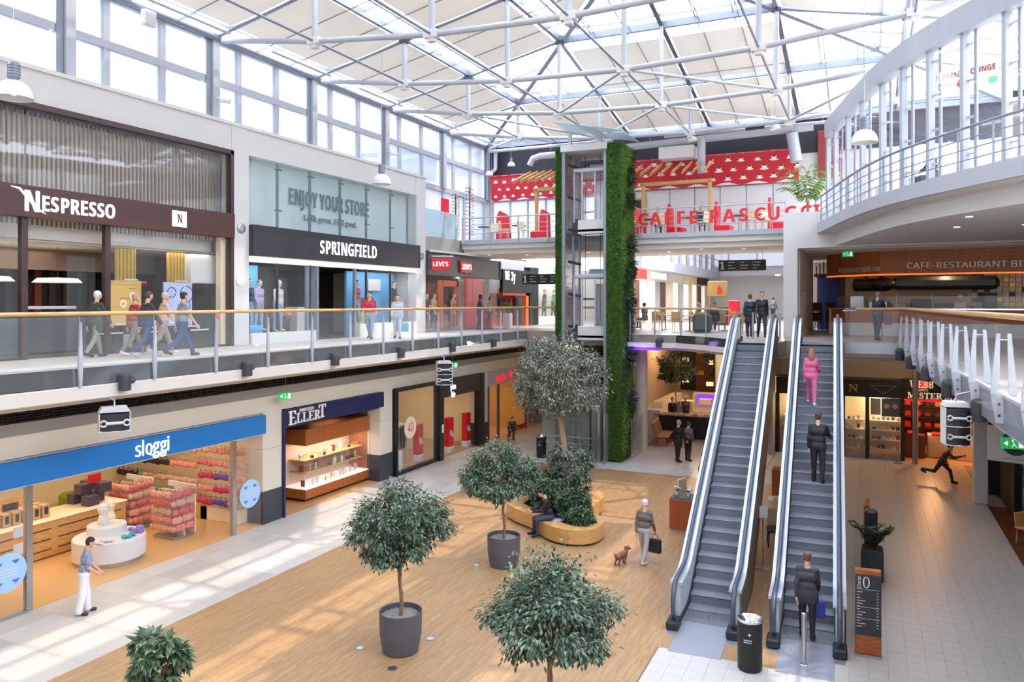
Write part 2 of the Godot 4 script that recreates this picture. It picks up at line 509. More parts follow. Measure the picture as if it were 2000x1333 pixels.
func left_side() -> void:
	var w := shell("wall_left")
	var back := G.new()
	back.bx(-30.3, -30, 0, 12.5, -40, 4)
	part("back_wall", back, M.plaster, w)
	part("end_wall", G.new().bx(-30, -19.25, 0, 12.5, -38.9, -38.72), M.plaster, w)
	# ground floor: spandrel over the shops, pillars
	part("spandrel", G.new().bx(FX - .35, FX, 3.42, 3.9, -38.5, 4), M.beige, w)
	part("grey_strip", G.new().bx(FX - .3, FX - .06, 3.9, 4.16, -38.5, 4), M.greywall, w)
	part("louver_backing", G.new().bx(FX - .32, FX - .14, 4.16, 4.62, -38.5, 4), M.louver, w, "dark slotted ventilation grille")
	var lv := G.new()
	for k in 7: lv.bx(FX - .14, FX - .06, 4.18 + k * .062, 4.2 + k * .062, -38.5, 4)
	for k in 168: lv.bx(FX - .13, FX - .09, 4.16, 4.6, -38.3 + k * .25, -38.28 + k * .25)
	stuff("louver_slats", lv, M.louver, w)
	for q in [[-19.02, -18.18], [-25.25, -24.42], [-33.55, -32.85], [-7.4, -6.6]]:
		var zc: float = (q[0] + q[1]) / 2
		part("pillar", G.new().cbox(V(FX - .3, 2.2, zc), V(.6, 2.44, q[1] - q[0]), .015), M.beige, w)
		part("pillar_base", G.new().cbox(V(FX - .295, .5, zc), V(.63, 1.0, q[1] - q[0] + .03), .015), M.charcoal, w, "charcoal lower casing of a pillar")
		part("pillar_seam", G.new().bx(FX - .3, FX + .004, 2.28, 2.295, q[0] - .004, q[1] + .004), M.greywall, w)
	# party walls between ground floor shops
	for z in [-18.6, -24.84, -33.2, -7.]: part("party_wall", G.new().bx(-30, FX - .55, 0, 4.6, z - .1, z + .1), M.cream, w)
	# upper floor: bands, pilasters, party walls
	part("upper_band", G.new().bx(UX - .35, UX, 11.62, 12.5, -30.4, 4), M.plaster, w)
	part("ledge", G.new().bx(-19.5, UX + .06, 12.46, 12.56, -30.45, 4), M.white, w)
	for q in [[-19.3, -18.55], [-30.42, -29.6]]:
		part("pilaster", G.new().bx(UX - .4, UX + .02, Y1, 12.5, q[0], q[1]), M.plaster, w)
	for z in [-18.9, -30.]: part("party_wall", G.new().bx(-30, UX - .3, Y1, 12.5, z - .1, z + .1), M.white, w)
	part("shop_ceiling", G.new().bx(-30, UX - .4, 12.3, 12.5, -30, 4), M.white, w)
	# the clerestory: posts, rails, mullions and panes
	var posts := [-8.7, -13.7, -18.75, -23.66, -28.6, -33.7, -38.6]
	for k in posts.size():
		var z: float = posts[k]
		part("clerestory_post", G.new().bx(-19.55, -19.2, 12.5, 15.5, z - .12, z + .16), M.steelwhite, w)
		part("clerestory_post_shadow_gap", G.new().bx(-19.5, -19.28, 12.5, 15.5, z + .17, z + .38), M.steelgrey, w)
	part("eave_beam", G.new().tube([V(-19.2, 15.42, 4), V(-19.2, 15.42, -38.6)], .12, 10), M.steelgrey, w)
	part("eave_gutter", G.new().bx(-19.75, -19.35, 15.42, 15.62, -38.8, 4), M.steelwhite, w)
	var n := 0
	for k in posts.size():
		var z1: float = posts[k] - .14
		var z0: float = (posts[k + 1] + .4) if k + 1 < posts.size() else -38.9
		if z0 > z1 - 1: continue
		n += 1
		var wd := shell("window_%d" % n)
		part("rail", G.new().bx(-19.5, -19.3, 13.92, 14.14, z0, z1), M.steelwhite, wd)
		part("head", G.new().bx(-19.5, -19.3, 15.3, 15.42, z0, z1), M.steelwhite, wd)
		var cuts := [z1, z1 + (z0 - z1) * .22, z1 + (z0 - z1) * .64, z0]
		for j in 4:
			if j > 0 and j < 3:
				part("mullion", G.new().bx(-19.48, -19.32, 12.5, 15.4, cuts[j] - .1, cuts[j] + .1), M.steelwhite, wd)
		for j in 3:
			for yy in [[12.5, 13.92], [14.14, 15.3]]:
				part("pane", G.new().bx(-19.42, -19.405, yy[0], yy[1], cuts[j + 1] + .08, cuts[j] - .08), M.skyglass, wd)
	# the big glazed wall above the lower shops at the far end of the upper floor
	n += 1
	var wf := shell("window_%d" % n)
	for k in 4:
		part("mullion", G.new().bx(-19.48, -19.32, Y2, 12.5, -31.5 - k * 2.3, -31.3 - k * 2.3), M.steelwhite, wf)
		part("pane", G.new().bx(-19.42, -19.405, Y2, 12.5, -31.5 - k * 2.3, -33.6 - k * 2.3), M.skyglass, wf)
	part("rail", G.new().bx(-19.5, -19.3, 12.35, 12.6, -38.6, -30.4), M.steelwhite, wf)
	part("sill_wall", G.new().bx(-19.6, -18.4, 9.2, Y2, -38.6, -30.4), M.greywall, wf)
	# closing walls behind the camera and to the right
	struct("wall_back", G.new().bx(-30, 20, 0, 20, 6, 6.3), M.plaster)
	struct("wall_right", G.new().bx(14.5, 14.8, 0, 16, -75, 6), M.plaster)

func roof_y(x: float, z: float) -> float:
	# a hipped glass roof: eaves at x -19.4, x 5.4 and z -38.6, ridge at x -7
	return 15.5 + .215 * minf(minf(x + 19.4, 5.4 - x), (z + 38.6) * .845)

func rp(x: float, z: float, up := 0.) -> Vector3: return V(x, roof_y(x, z) + up, z)

func thick(q: Array) -> G:  # a sheet of glass 16 mm thick over four corners
	var g := G.new()
	var u := V(0, .016, 0)
	if (q[1] - q[0]).cross(q[3] - q[0]).y < 0: q.reverse()
	g.quad(q[0] + u, q[1] + u, q[2] + u, q[3] + u).quad(q[3], q[2], q[1], q[0])
	for k in 4:
		var a: Vector3 = q[k]
		var b: Vector3 = q[(k + 1) % 4]
		if a.distance_to(b) > .01: g.quad(a, b, b + u, a + u)
	return g

func roof() -> void:
	var r := shell("roof", "hipped glass roof on white steel")
	var gx := [-19.4, -15.2, -11.1, -7., -2.9, 1.2, 5.4]
	var gz := [-38.6, -33.7, -28.6, -23.7, -18.7, -13.7, -8.7, -3.7, 1.3, 6.3]
	# hips
	part("hip_rafter", G.new().beam(rp(-19.4, -38.6), rp(-7, -23.94), .2, .3), M.steelgrey, r)
	part("hip_rafter", G.new().beam(rp(5.4, -38.6), rp(-7, -23.94), .2, .3), M.steelgrey, r)
	# rafters of the side slopes
	for k in range(1, gz.size() - 1):
		var z: float = gz[k]
		var lim := minf(12.4, (z + 38.6) * .845)
		for s in [0, 1]:
			var xe: float = -19.4 if s == 0 else 5.4
			var xi: float = xe + (lim if s == 0 else -lim)
			part("rafter", G.new().beam(rp(xe, z), rp(xi, z), .16, .28), M.steelgrey, r)
			for x in gx:
				if absf(x - xe) < lim and absf(x - xe) > .5:
					part("rafter_shoe", G.new().box(rp(x, z, -.16), V(.3, .1, .3)), M.charcoal, r)
	# rafters of the far slope
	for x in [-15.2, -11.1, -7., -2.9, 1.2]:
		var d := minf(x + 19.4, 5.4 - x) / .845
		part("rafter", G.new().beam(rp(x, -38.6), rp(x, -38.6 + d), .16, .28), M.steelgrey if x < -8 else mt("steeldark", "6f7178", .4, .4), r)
	# purlins, doubled beside the clear strips
	for k in [1, 2, 3]:
		var d: float = [0, 4.2, 8.3, 12.4][k]
		var zf := -38.6 + d / .845
		for s in [0, 1]:
			if k == 3 and s == 1: continue
			var x: float = -19.4 + d if s == 0 else 5.4 - d
			part("purlin", G.new().beam(rp(x, zf), rp(x, 6), .14, .22), M.steelgrey, r)
			if k < 3:
				part("purlin", G.new().beam(rp(x + (.75 if s == 0 else -.75), zf + .9, -.05), rp(x + (.75 if s == 0 else -.75), 6, -.05), .08, .1), M.steelwhite, r)
		if k < 3:
			part("purlin", G.new().beam(rp(-19.4 + d, zf), rp(5.4 - d, zf), .14, .26), M.steelgrey, r)
			part("purlin", G.new().beam(rp(-19.4 + d + .9, zf + .8, -.05), rp(5.4 - d - .9, zf + .8, -.05), .06, .1), M.steelwhite, r)
	part("purlin", G.new().beam(rp(-19.4, -38.6), rp(5.4, -38.6), .16, .24), M.steelgrey, r)
	part("purlin", G.new().beam(rp(-18.6, -37.5), rp(-18.6, 6), .07, .1), M.steelwhite, r)
	# glazing bars and glass
	var z := -37.35
	while z < 6:
		var lim := minf(12.4, (z + 38.6) * .845)
		part("glazing_bar", G.new().beam(rp(-19.4, z, .1), rp(-19.4 + lim, z, .1), .05, .1), M.steelwhite, r)
		part("glazing_bar", G.new().beam(rp(5.4, z, .1), rp(5.4 - lim, z, .1), .05, .1), M.steelwhite, r)
		z += 1.245
	var x := -18.
	while x < 5.4:
		var d := minf(x + 19.4, 5.4 - x) / .845
		part("glazing_bar", G.new().beam(rp(x, -38.6, .1), rp(x, -38.6 + d, .1), .05, .1), M.steelwhite, r)
		x += 1.36
	for k in 3:
		var d0: float = [0, 4.2, 8.3][k]
		var d1: float = [4.2, 8.3, 12.4][k]
		for j in gz.size() - 1:
			var za: float = gz[j]
			var zb: float = gz[j + 1]
			for s in [0, 1]:
				var f := func(d: float, zz: float) -> Vector3:
					var dd := minf(d, (zz + 38.6) * .845)
					return rp(-19.4 + dd if s == 0 else 5.4 - dd, zz, .16)
				if (zb + 38.6) * .845 > d0 + .05:
					var zs := maxf(za, -38.6 + d0 / .845)
					part("roof_pane", thick([f.call(d0, zs), f.call(d0, zb), f.call(d1, zb), f.call(d1, zs)]), M.clearglass, r)
		# far slope
		for j in gx.size() - 1:
			var xa := maxf(gx[j], -19.4 + d0)
			var xb := minf(gx[j + 1], 5.4 - d0)
			if xb <= xa + .05: continue
			var h := func(xx: float, d: float) -> Vector3:
				var dd := minf(d, minf(xx + 19.4, 5.4 - xx))
				return rp(xx, -38.6 + dd / .845, .16)
			part("roof_pane", thick([h.call(xa, d0), h.call(xb, d0), h.call(xb, d1), h.call(xa, d1)]), M.clearglass, r)
	# cream blinds under the glass, one to a bay, with clear strips left beside the purlins
	var rows := ["lower", "middle", "upper"]
	var ords := ["first", "second", "third", "fourth", "fifth", "sixth", "seventh", "eighth", "ninth"]
	for s in [0, 1]:
		for k in 3:
			var d0: float = [.95, 4.4, 9.4][k]
			var d1: float = [4.05, 8.1, 11.7][k]
			for j in range(1, gz.size() - 1):
				var za: float = gz[j] + .12
				var zb: float = gz[j + 1] - .12
				if (za + 38.6) * .845 < d1 - 3.2: continue
				if k == 1 and s == 0: d0 = 5.2
				if k == 1 and s == 1: d0 = 5.0
				var g := G.new()
				var lim := (za + 38.6) * .845 - .3
				var nn := 8
				for a in nn:
					var dd0 := lerpf(d0, d1, a / float(nn))
					var dd1 := lerpf(d0, d1, (a + 1.) / nn)
					var sg := func(d: float) -> float: return -.06 - .05 * sin(PI * (d - d0) / (d1 - d0))
					var q := []
					for w in [[dd0, za], [dd0, zb], [dd1, zb], [dd1, za]]:
						var zz: float = maxf(w[1], -38.6 + (w[0] + .3) / .845)
						q.append(rp(-19.4 + w[0] if s == 0 else 5.4 - w[0], zz, sg.call(w[0])))
					if s == 1: q.reverse()
					g.quad(q[0], q[1], q[2], q[3])
				var side: String = "left" if s == 0 else "right"
				solo("roof_blind", g, M.blind, "cream fabric roof blind on the %s slope, %s row, %s bay from the far wall" % [side, rows[k], ords[j - 1]], "blind", "cream blinds under the glass roof")
	for k in 2:
		var d0: float = [.5, 4.45][k]
		var d1: float = [4.0, 7.6][k]
		for j in range(1, gx.size() - 1):
			var xa: float = gx[j] + .14
			var xb: float = gx[j + 1] - .14
			if j == 5: xb = 5.2
			if k == 0 and j == 5: continue
			if k == 1 and (xa < -19.4 + 7.6 or xb > 5.4 - 7.6): continue
			var g := G.new()
			for a in 6:
				var e0 := lerpf(d0, d1, a / 6.)
				var e1 := lerpf(d0, d1, (a + 1) / 6.)
				var q := []
				for w in [[xa, e0], [xb, e0], [xb, e1], [xa, e1]]:
					var xx: float = clampf(w[0], -19.4 + w[1] + .3, 5.4 - w[1] - .3)
					q.append(rp(xx, -38.6 + w[1] / .845, -.06 - .05 * sin(PI * (w[1] - d0) / (d1 - d0))))
				g.quad(q[0], q[1], q[2], q[3])
			solo("roof_blind", g, M.blind, "cream fabric roof blind on the far slope, %s row, %s bay from the left" % [rows[k], ords[j - 1]], "blind", "cream blinds on the far slope")
	# blind wires and rails
	for k in range(1, gz.size() - 1):
		for q in [1.6, 3.3]:
			var zz: float = gz[k] + q
			var lim := minf(12.4, (zz + 38.6) * .845)
			part("blind_wire", G.new().tube([rp(-19.2, zz, -.14), rp(-19.4 + lim, zz, -.14)], .018, 5), M.steelgrey, r)
			part("blind_wire", G.new().tube([rp(5.2, zz, -.14), rp(5.4 - lim, zz, -.14)], .018, 5), M.steelgrey, r)
	for q in [-16.7, -13.1, -9.6, -8.2, -5.6, -4.2, -1.5, -.1, 2.6]:
		var d := minf(q + 19.4, 5.4 - q) / .845
		part("blind_wire", G.new().tube([rp(q, -38.4, -.14), rp(q, -38.6 + d, -.14)], .018, 5), M.steelgrey, r)
	# trusses: bowed lower chord, posts up to the purlins, tie rods
	var low := {}
	var ys := [15.25, 14.72, 14.33, 14.2, 14.33, 14.72, 15.25]
	for k in range(1, 9):
		var zz: float = gz[k]
		var t := shell("roof_truss")
		var pts := []
		for j in 7:
			pts.append(V(gx[j] + (.5 if j == 0 else (-.5 if j == 6 else 0.)), ys[j], zz))
		low[k] = pts
		part("lower_chord", G.new().tube(pts, .085, 10), M.steelwhite, t)
		for j in range(1, 6):
			if (zz + 38.6) * .845 + .4 < minf(gx[j] + 19.4, 5.4 - gx[j]):
				var top := rp(gx[j], zz)
				part("strut", G.new().tube([pts[j], top], .065, 8), M.steelwhite, t)
			else:
				part("strut", G.new().tube([pts[j], rp(gx[j], zz)], .09, 8), M.steelwhite, t)
			part("node", G.new().box(pts[j], V(.42, .22, .26)).box(pts[j] - V(0, .16, 0), V(.2, .12, .2)), M.white, t)
	# rods between neighbouring trusses
	var br := shell("roof_bracing")
	for k in range(1, 8):
		for j in range(1, 6):
			var a: Vector3 = low[k][j]
			var b: Vector3 = low[k + 1][j]
			part("tie_rod", G.new().tube([a, b], .04, 6), M.steelgrey, br)
	for q in [[1, 2, 2, 3], [1, 4, 2, 3], [1, 2, 2, 1], [1, 4, 2, 5], [2, 3, 1, 3], [2, 2, 3, 3], [2, 4, 3, 3]]:
		part("tie_rod", G.new().tube([low[q[0]][q[1]], low[q[2]][q[3]]], .05, 6), M.steelwhite, br)
	for j in range(1, 6):
		part("tie_rod", G.new().tube([low[1][j], rp(gx[j], -38.5, -.1)], .05, 6), M.steelwhite, br)
	part("tie_rod", G.new().tube([low[1][1], rp(-19.3, -38.5, -.2)], .05, 6), M.steelwhite, br)

# ---------------------------------------------------------------- far end: cafe terrace above, passages below
func mural_tex() -> ImageTexture:
	# red board with rows of white cups on saucers
	var by := PackedByteArray()
	var w := 768
	var h := 128
	var cups := []
	rng.seed = 21
	for r in 3:
		for k in 12: cups.append(Vector3(30 + k * 64 + (r % 2) * 30 + R(-6, 6), 26 + r * 38 + R(-4, 4), R(13, 19)))
	return texture(w, h, func(x: int, y: int) -> Color:
		var base := Color("c3202c") if sin(x * .05 + 3.) * 6. + y < 122 else Color("e8dcd8")
		var k := int(x / 64)
		for r in 3:
			for j in range(maxi(0, k - 1), mini(12, k + 2)):
				var q: Vector3 = cups[r * 12 + j]
				var dx := (x - q.x) / q.z
				var dy := (y - q.y) / q.z
				if absf(dx) < .52 and dx * dx * 3.8 + pow((dy + .42) * 6.5, 2.) < 1.: return Color("5a1c1a")
				if dy > -.5 and dy < .32 and absf(dx) < .62 - (dy + .5) * .28: return Color("f4efec")
				if dx * dx + pow((dy - .34) * 4.2, 2.) < 1.: return Color("e9e0dc")
		return base)

func chair_g(seat: float, back: float, w: float) -> Array:
	# [legs, seat, back]
	var l := G.new()
	for sx in [-1, 1]:
		for sz in [-1, 1]: l.tube([V(sx * w * .42, 0, sz * w * .42), V(sx * w * .36, seat - .02, sz * w * .36)], .016, 6)
	return [l, G.new().cbox(V(0, seat, 0), V(w, .05, w), .015), G.new().cbox(V(0, seat + back / 2 + .03, -w * .45), V(w, back, .045), .015, Basis(V(1, 0, 0), -.12))]

func place_chair(kind: String, seat_m: Material, leg_m: Material, back: float, at: Transform3D, label: String, group: String) -> void:
	var key := "proto_" + kind
	if has_meta(key):
		var c := copy(get_meta(key), label, at)
		if not label: return
		c.set_meta("label", label)
		return
	var g := chair_g(.45, back, .46)
	var o := thing(kind, label, "chair", at, group)
	for sx in [-1, 1]:
		for sz in [-1, 1]:
			part("leg", G.new().tube([V(sx * .19, 0, sz * .19), V(sx * .165, .44, sz * .165)], .018, 6), leg_m, o)
	part("seat", g[1], seat_m, o)
	part("backrest", g[2], seat_m, o)
	set_meta(key, o)

func table(called: String, label: String, at: Transform3D, top_m: Material, leg_m: Material, r := .38, group := "") -> void:
	var o := thing(called, label, "table", at, group)
	part("tabletop", G.new().lathe([Vector2(0, .72), Vector2(r, .72), Vector2(r, .75), Vector2(0, .75)], 20), top_m, o)
	part("column", G.new().tube([V(0, .02, 0), V(0, .72, 0)], .03, 8), leg_m, o)
	part("base", G.new().lathe([Vector2(.22, 0), Vector2(.22, .02), Vector2(.03, .05)], 16), leg_m, o)

func rail_run(o: Node3D, pts: Array, base: float, step: float, bars: Array, postm: Material) -> void:
	for k in pts.size() - 1:
		var a := V(pts[k][0], base, pts[k][1])
		var b := V(pts[k + 1][0], base, pts[k + 1][1])
		var m := maxi(1, int(round(a.distance_to(b) / step)))
		for j in m + (1 if k == pts.size() - 2 else 0):
			var q := a.lerp(b, j / float(m))
			part("post", G.new().box(q + V(0, .46, 0), V(.05, 1.3, .05)).box(q + V(0, -.1, 0), V(.09, .14, .09)), postm, o)
	for h in bars:
		var line := []
		for q in pts: line.append(V(q[0], base + h[0], q[1]))
		part("bar", G.new().tube(line, h[1], 8), postm, o)

func pendant(at: Vector3, r: float, top: float, label: String) -> void:
	var o := thing("pendant_lamp", label, "lamp", Transform3D(Basis(), at), "bell pendant lamps under the glass roof")
	part("cable", G.new().tube([V(0, r * 2.1, 0), V(0, top - at.y, 0)], .008, 5), M.steel, o)
	part("housing", G.new().lathe([Vector2(.0, r * 2.1), Vector2(r * .28, r * 2.05), Vector2(r * .3, r * 1.95), Vector2(r * .3, r * 1.15), Vector2(r * .2, r * 1.02)].map(func(q): return q), 14), M.steelgrey, o)
	for k in 5: part("cooling_fin", G.new().lathe([Vector2(r * .3, r * (1.2 + k * .16)), Vector2(r * .345, r * (1.2 + k * .16)), Vector2(r * .345, r * (1.26 + k * .16)), Vector2(r * .3, r * (1.26 + k * .16))], 14), M.steelgrey, o)
	var pr := [Vector2(r * 1.03, -.02 * r), Vector2(r, 0)]
	for k in 9:
		var a := k / 8. * PI / 2
		pr.append(Vector2(r * (cos(a) * .84 + .14), r * (sin(a) * .98 + .05)))
	var inner := []
	for q in pr: inner.append(Vector2(q.x * .96, q.y * .96))
	inner.reverse()
	part("shade", G.new().lathe(pr, 24).lathe(inner, 24), M.lampshade, o)
	part("bulb", G.new().ball(V(0, r * .35, 0), Vector3.ONE * r * .22, 10), M.lampglow, o)

func far_side() -> void:
	mt("lampshade", "eceef0", .25, 0., {"backlight_enabled": true, "backlight": Color(.5, .5, .5)})
	var w := shell("wall_far")
	part("upper_band", G.new().bx(-19.5, 5.5, 13.85, 15.6, -39.1, -38.75), mt("blackblue", "24242c", .6), w, "dark wall band under the roof")
	part("wall_face", G.new().bx(-30, 16, Y2, 13.85, -39.3, -38.8), M.plaster, w)
	part("wall_top", G.new().bx(-30, 16, 15.4, 16.4, -39.3, -39.), M.plaster, w)
	# cafe terrace slab
	var f := shell("floor", "terrace slab of the cafe on the second upper floor")
	part("terrace_slab", G.new().bx(-18.3, 3, 9.42, Y2, -39, -33.78), M.plaster, f)
	part("grey_edge", G.new().cbox(V(-10.6, 9.765, -33.74), V(15.3, .23, .14), .01), M.steelwhite, f)
	part("soffit", G.new().bx(-18.3, 3, 9.18, 9.42, -38.9, -33.95), M.soffit, f)
	for k in 9:
		part("downlight", G.new().lathe([Vector2(0, 0), Vector2(.09, 0), Vector2(.09, .02)], 12, T(-17.2 + k * 1.75, 9.165, -34.6 - (k % 3) * .7)), M.lampglow, f)
	# mural boards
	var mm := mt("mural", "ffffff", .6, 0., {"albedo_texture": mural_tex()})
	solo("mural_board", G.new().quad(V(-11.6, 12.55, -38.5), V(-2.9, 12.5, -38.5), V(-2.9, 14., -38.3), V(-11.6, 14.05, -38.3)).quad(V(-2.9, 12.5, -38.5), V(-11.6, 12.55, -38.5), V(-11.6, 14.05, -38.35), V(-2.9, 14., -38.35)).bx(-11.6, -2.9, 13.98, 14.04, -38.75, -38.3), mm, "long red wall board with white coffee cups above the cafe terrace", "mural")
	solo("mural_board", G.new().quad(V(-19, 12.42, -38.5), V(-12.4, 12.45, -38.5), V(-12.4, 13.8, -38.35), V(-19, 13.78, -38.35)).bx(-19, -12.4, 13.76, 13.82, -38.75, -38.3), mm, "shorter red cup-patterned board left of the lift tower", "mural")
	# wall panels with dark joints, windows at the left
	var pw := shell("wall_far_panels")
	for k in 7:
		part("panel", G.new().cbox(V(-10.9 + k * 1.24, 11.2, -38.74), V(1.2, 2.6, .1), .01), M.white, pw)
	n_window("window_21", -19, -12.6, 10., 12.4, -38.7, 6)
	var dr := shell("door_1")
	part("frame", G.new().bx(-11.3, -10.25, Y2, 12.15, -38.68, -38.55), M.gold, dr)
	part("leaf", G.new().bx(-11.18, -10.37, Y2, 12.03, -38.6, -38.5), M.dark, dr)
	solo("wall_picture", G.new().cbox(V(-1.6, 13.7, -38.55), V(.95, 2.2, .06), .02), mt("brickred", "8c3430", .7), "tall red picture panel on the dark wall beside the curved lounge", "picture")
	# pipes and ducts
	var pi := [["air_duct", [V(-11.6, 14.55, -37.4), V(-2.2, 14.75, -37.4)], .17, "long grey air duct hung across the dark wall"], ["air_duct", [V(-16.2, 14.05, -37.4), V(-16.0, 14.4, -37.4), V(-15.6, 14.5, -37.4), V(-12.6, 14.5, -37.4)], .17, "bent air duct end left of the lift tower"], ["air_pipe", [V(-7.2, 14.6, -37.3), V(-7.2, 13.0, -37.3)], .2, "vertical grey pipe in front of the cup mural"], ["air_pipe", [V(-3.1, 14.5, -37.2), V(-2.9, 13.2, -37.2)], .26, "thick vertical pipe at the right end of the cup mural"], ["rain_pipe", [V(-18.7, 15.2, -38.4), V(-18.7, 14.2, -38.4), V(-19.0, 13.95, -38.4)], .11, "white elbow rain pipe in the far left roof corner"], ["rail_pipe", [V(-11.6, 14.95, -37.0), V(-2.2, 15.1, -37.)], .05, "thin hanging rail above the air duct"], ["rain_pipe", [V(-19, 15.15, -38.2), V(-11.9, 15.15, -38.2)], .09, "white pipe along the roof edge left of the lift"], ["rain_pipe", [V(-9.2, 15.1, -38.2), V(-5.3, 15.1, -38.2)], .08, "first white pipe length right of the lift canopy"], ["rain_pipe", [V(-4.4, 15.1, -38.2), V(-1.2, 15.1, -38.2)], .08, "white pipe length above the red wall picture"]]
	for q in pi:
		var o := solo(q[0], G.new().tube(q[1], q[2], 12), M.steelwhite, q[3], "pipe")
		var e: Vector3 = q[1][q[1].size() - 1]
		for b in 2:
			var p0: Vector3 = (q[1][q[1].size() - 2] as Vector3).lerp(e, .2 + .6 * b)
			part("hanger", G.new().tube([p0, V(p0.x, roof_y(p0.x, p0.z) - .05, p0.z)], .012, 5), M.steel, o)
	solo("air_unit", G.new().cbox(V(-8.4, 14.1, -37.6), V(1.75, .62, .7), .04), M.white, "white boxy air unit hanging before the cup mural", "air unit")
	# wooden pergolas over the seating
	for q in [["left", -15.3, -12.9, 12.55], ["right", -9.75, -6.6, 12.45]]:
		var o := thing("wood_pergola", "pale wood pergola frame over cafe seating %s of the lift tower" % q[0], "pergola", T(0, 0, 0))
		for x in [q[1], q[2]]: part("post", G.new().cbox(V(x, (Y2 + q[3]) / 2, -36.2), V(.16, q[3] - Y2, .16), .015), mt("pinewood", "c9a25f", .5), o)
		part("beam", G.new().cbox(V((q[1] + q[2]) / 2, q[3], -36.2), V(q[2] - q[1] + .3, .16, .16), .015), M.pinewood, o)
		for k in 9:
			part("slat", G.new().cbox(V(lerpf(q[1] - .9, q[2] - .1, k / 8.), q[3] + .72, -36.4), V(.06, .22, 2.2), .01, Basis(V(1, 0, 0), .35) * Basis(V(0, 0, 1), -.5)), M.pinewood, o)
	# terrace rail with red letters
	var ra := thing("terrace_railing", "steel bar railing of the cafe terrace behind the red letters", "railing")
	rail_run(ra, [[-18.2, -33.62], [-3.05, -33.62]], Y2, 1.52, [[1.07, .032], [.28, .014], [.5, .014], [.72, .014]], M.steelwhite)
	var xs := [-9.0, -8.45, -7.88, -7.33, -6.8, -5.92, -5.3, -4.68, -4.05, -3.5, -2.85, -2.25, -1.85]
	var name_t := "CAFFEPASCUCCI"
	var sg := thing("letter_sign", "large red block letters spelling the cafe name on the terrace railing", "sign")
	for k in name_t.length():
		letters(name_t[k], .54, .14, "Droid Sans", true, 1.05, sg, mt("signred2", "e01f2c", .35), T(xs[k], 10.47, -33.45), "letter")
	solo("sign_disc", G.new().lathe([Vector2(0, -.08), Vector2(.36, -.08), Vector2(.38, 0), Vector2(.36, .08), Vector2(0, .08)], 24, Transform3D(Basis(V(1, 0, 0), PI / 2), V(-9.75, 10.55, -33.4))), M.signred2, "round red disc at the left end of the red cafe letters", "sign")
	# red high-backed seats and small tables
	var seats := [[-16.7, -35.2, .5], [-14.7, -35.4, -.4], [-9.9, -35.4, .6], [-8.3, -36.6, 1.45], [-6.1, -36.6, 1.5], [-3.7, -36.2, 1.55], [-14.0, -36.9, .3]]
	var sn := ["leftmost on the terrace", "second from the left", "half behind the lift tower", "below the right pergola", "under the middle of the cup mural", "tallest, near the white wall block", "behind the second red seat"]
	for k in seats.size():
		var q: Array = seats[k]
		var o := thing("lounge_chair", "red high-backed cafe chair, " + sn[k], "chair", T(q[0], Y2, q[1], q[2]), "red high-backed cafe chairs")
		part("seat", G.new().cbox(V(0, .28, .1), V(.75, .4, .7), .05), M.signred2, o)
		part("backrest", G.new().prism(PackedVector2Array([Vector2(-.38, .1), Vector2(.38, .1), Vector2(.3, 1.35), Vector2(-.2, 1.6), Vector2(-.34, 1.3)]), .12, T(0, 0, -.3)), M.signred2, o)
	for k in 6:
		table("cafe_table", ["small dark cafe table beside the leftmost red chair", "small dark cafe table between two red chairs", "small table by the disc sign", "small table under the right pergola", "small table below the mural middle", "small table near the white wall block"][k], T([-17.6, -15.7, -9.0, -7.2, -5.1, -4.4][k], Y2, -34.9), M.charcoal, M.steel, .36, "cafe tables on the terrace")
	for k in 8:
		place_chair("cafe_chair", M.brickred if k % 2 else M.cream, M.steel, .42, T([-17.0, -15.2, -16.1, -8.5, -6.6, -4.6, -3.9, -9.5][k], Y2, -34.6 + (k % 3) * .3, k * 1.1), "small cafe chair on the upper terrace, %s from the left" % nth([0, 2, 1, 4, 5, 6, 7, 3][k]), "small chairs on the cafe terrace")
	solo("tall_column_plant", vine(-18.1, 12.6), M.leaf, "thin brown twining plant pole at the left end of the terrace", "plant")
	solo("tall_column_plant", vine(-18.9, 12.3), M.leaf, "second twining plant pole beside the terrace window", "plant")
	solo("parapet_glass", G.new().bx(-18.45, -18.42, Y2 + .02, 11.15, -33.6, -30.5), M.frost, "light blue glass parapet at the end of the white facade", "glass panel")
	solo("menu_board", G.new().cbox(V(-18.6, 11.3, -32.6), V(.06, 1.1, .75), .02), M.signred2, "red hanging banner above the light blue glass parapet", "banner")
	# the mall going on behind: upper level
	var b := shell("wall_beyond")
	part("left_wall", G.new().bx(-19.5, -19.2, 0, 9.18, -75, -38.6), M.plaster, b)
	part("end_wall", G.new().bx(-30, 16, Y1, 16, -75.3, -75), M.white, b)
	part("lower_end", G.new().bx(-30, 16, 0, Y1, -75.3, -75), mt("dimwall", "5a4a40", .8), b)
	part("roof_slab", G.new().bx(-30, 16, 15.6, 15.9, -75, -56).bx(-30, -15, 15.6, 15.9, -56, -39).bx(-4, 16, 15.6, 15.9, -56, -39), M.white, b)
	for k in 8: part("ceiling_panel", G.new().bx(-14.5 + k * 1.35, -13.5 + k * 1.35, 12.5, 12.6, -70, -60), M.white, b)
	part("upper_edge", G.new().bx(-19, 10, 9.2, 9.9, -72.5, -72), M.steelwhite, b)
	part("upper_edge", G.new().bx(-13.2, -12.2, 8.9, 9.6, -72, -45), M.steelwhite, b)
	part("hall_wall", G.new().bx(-13.5, -13.2, 0, 15.6, -75, -45), M.plaster, b)
	var wn := shell("window_22")
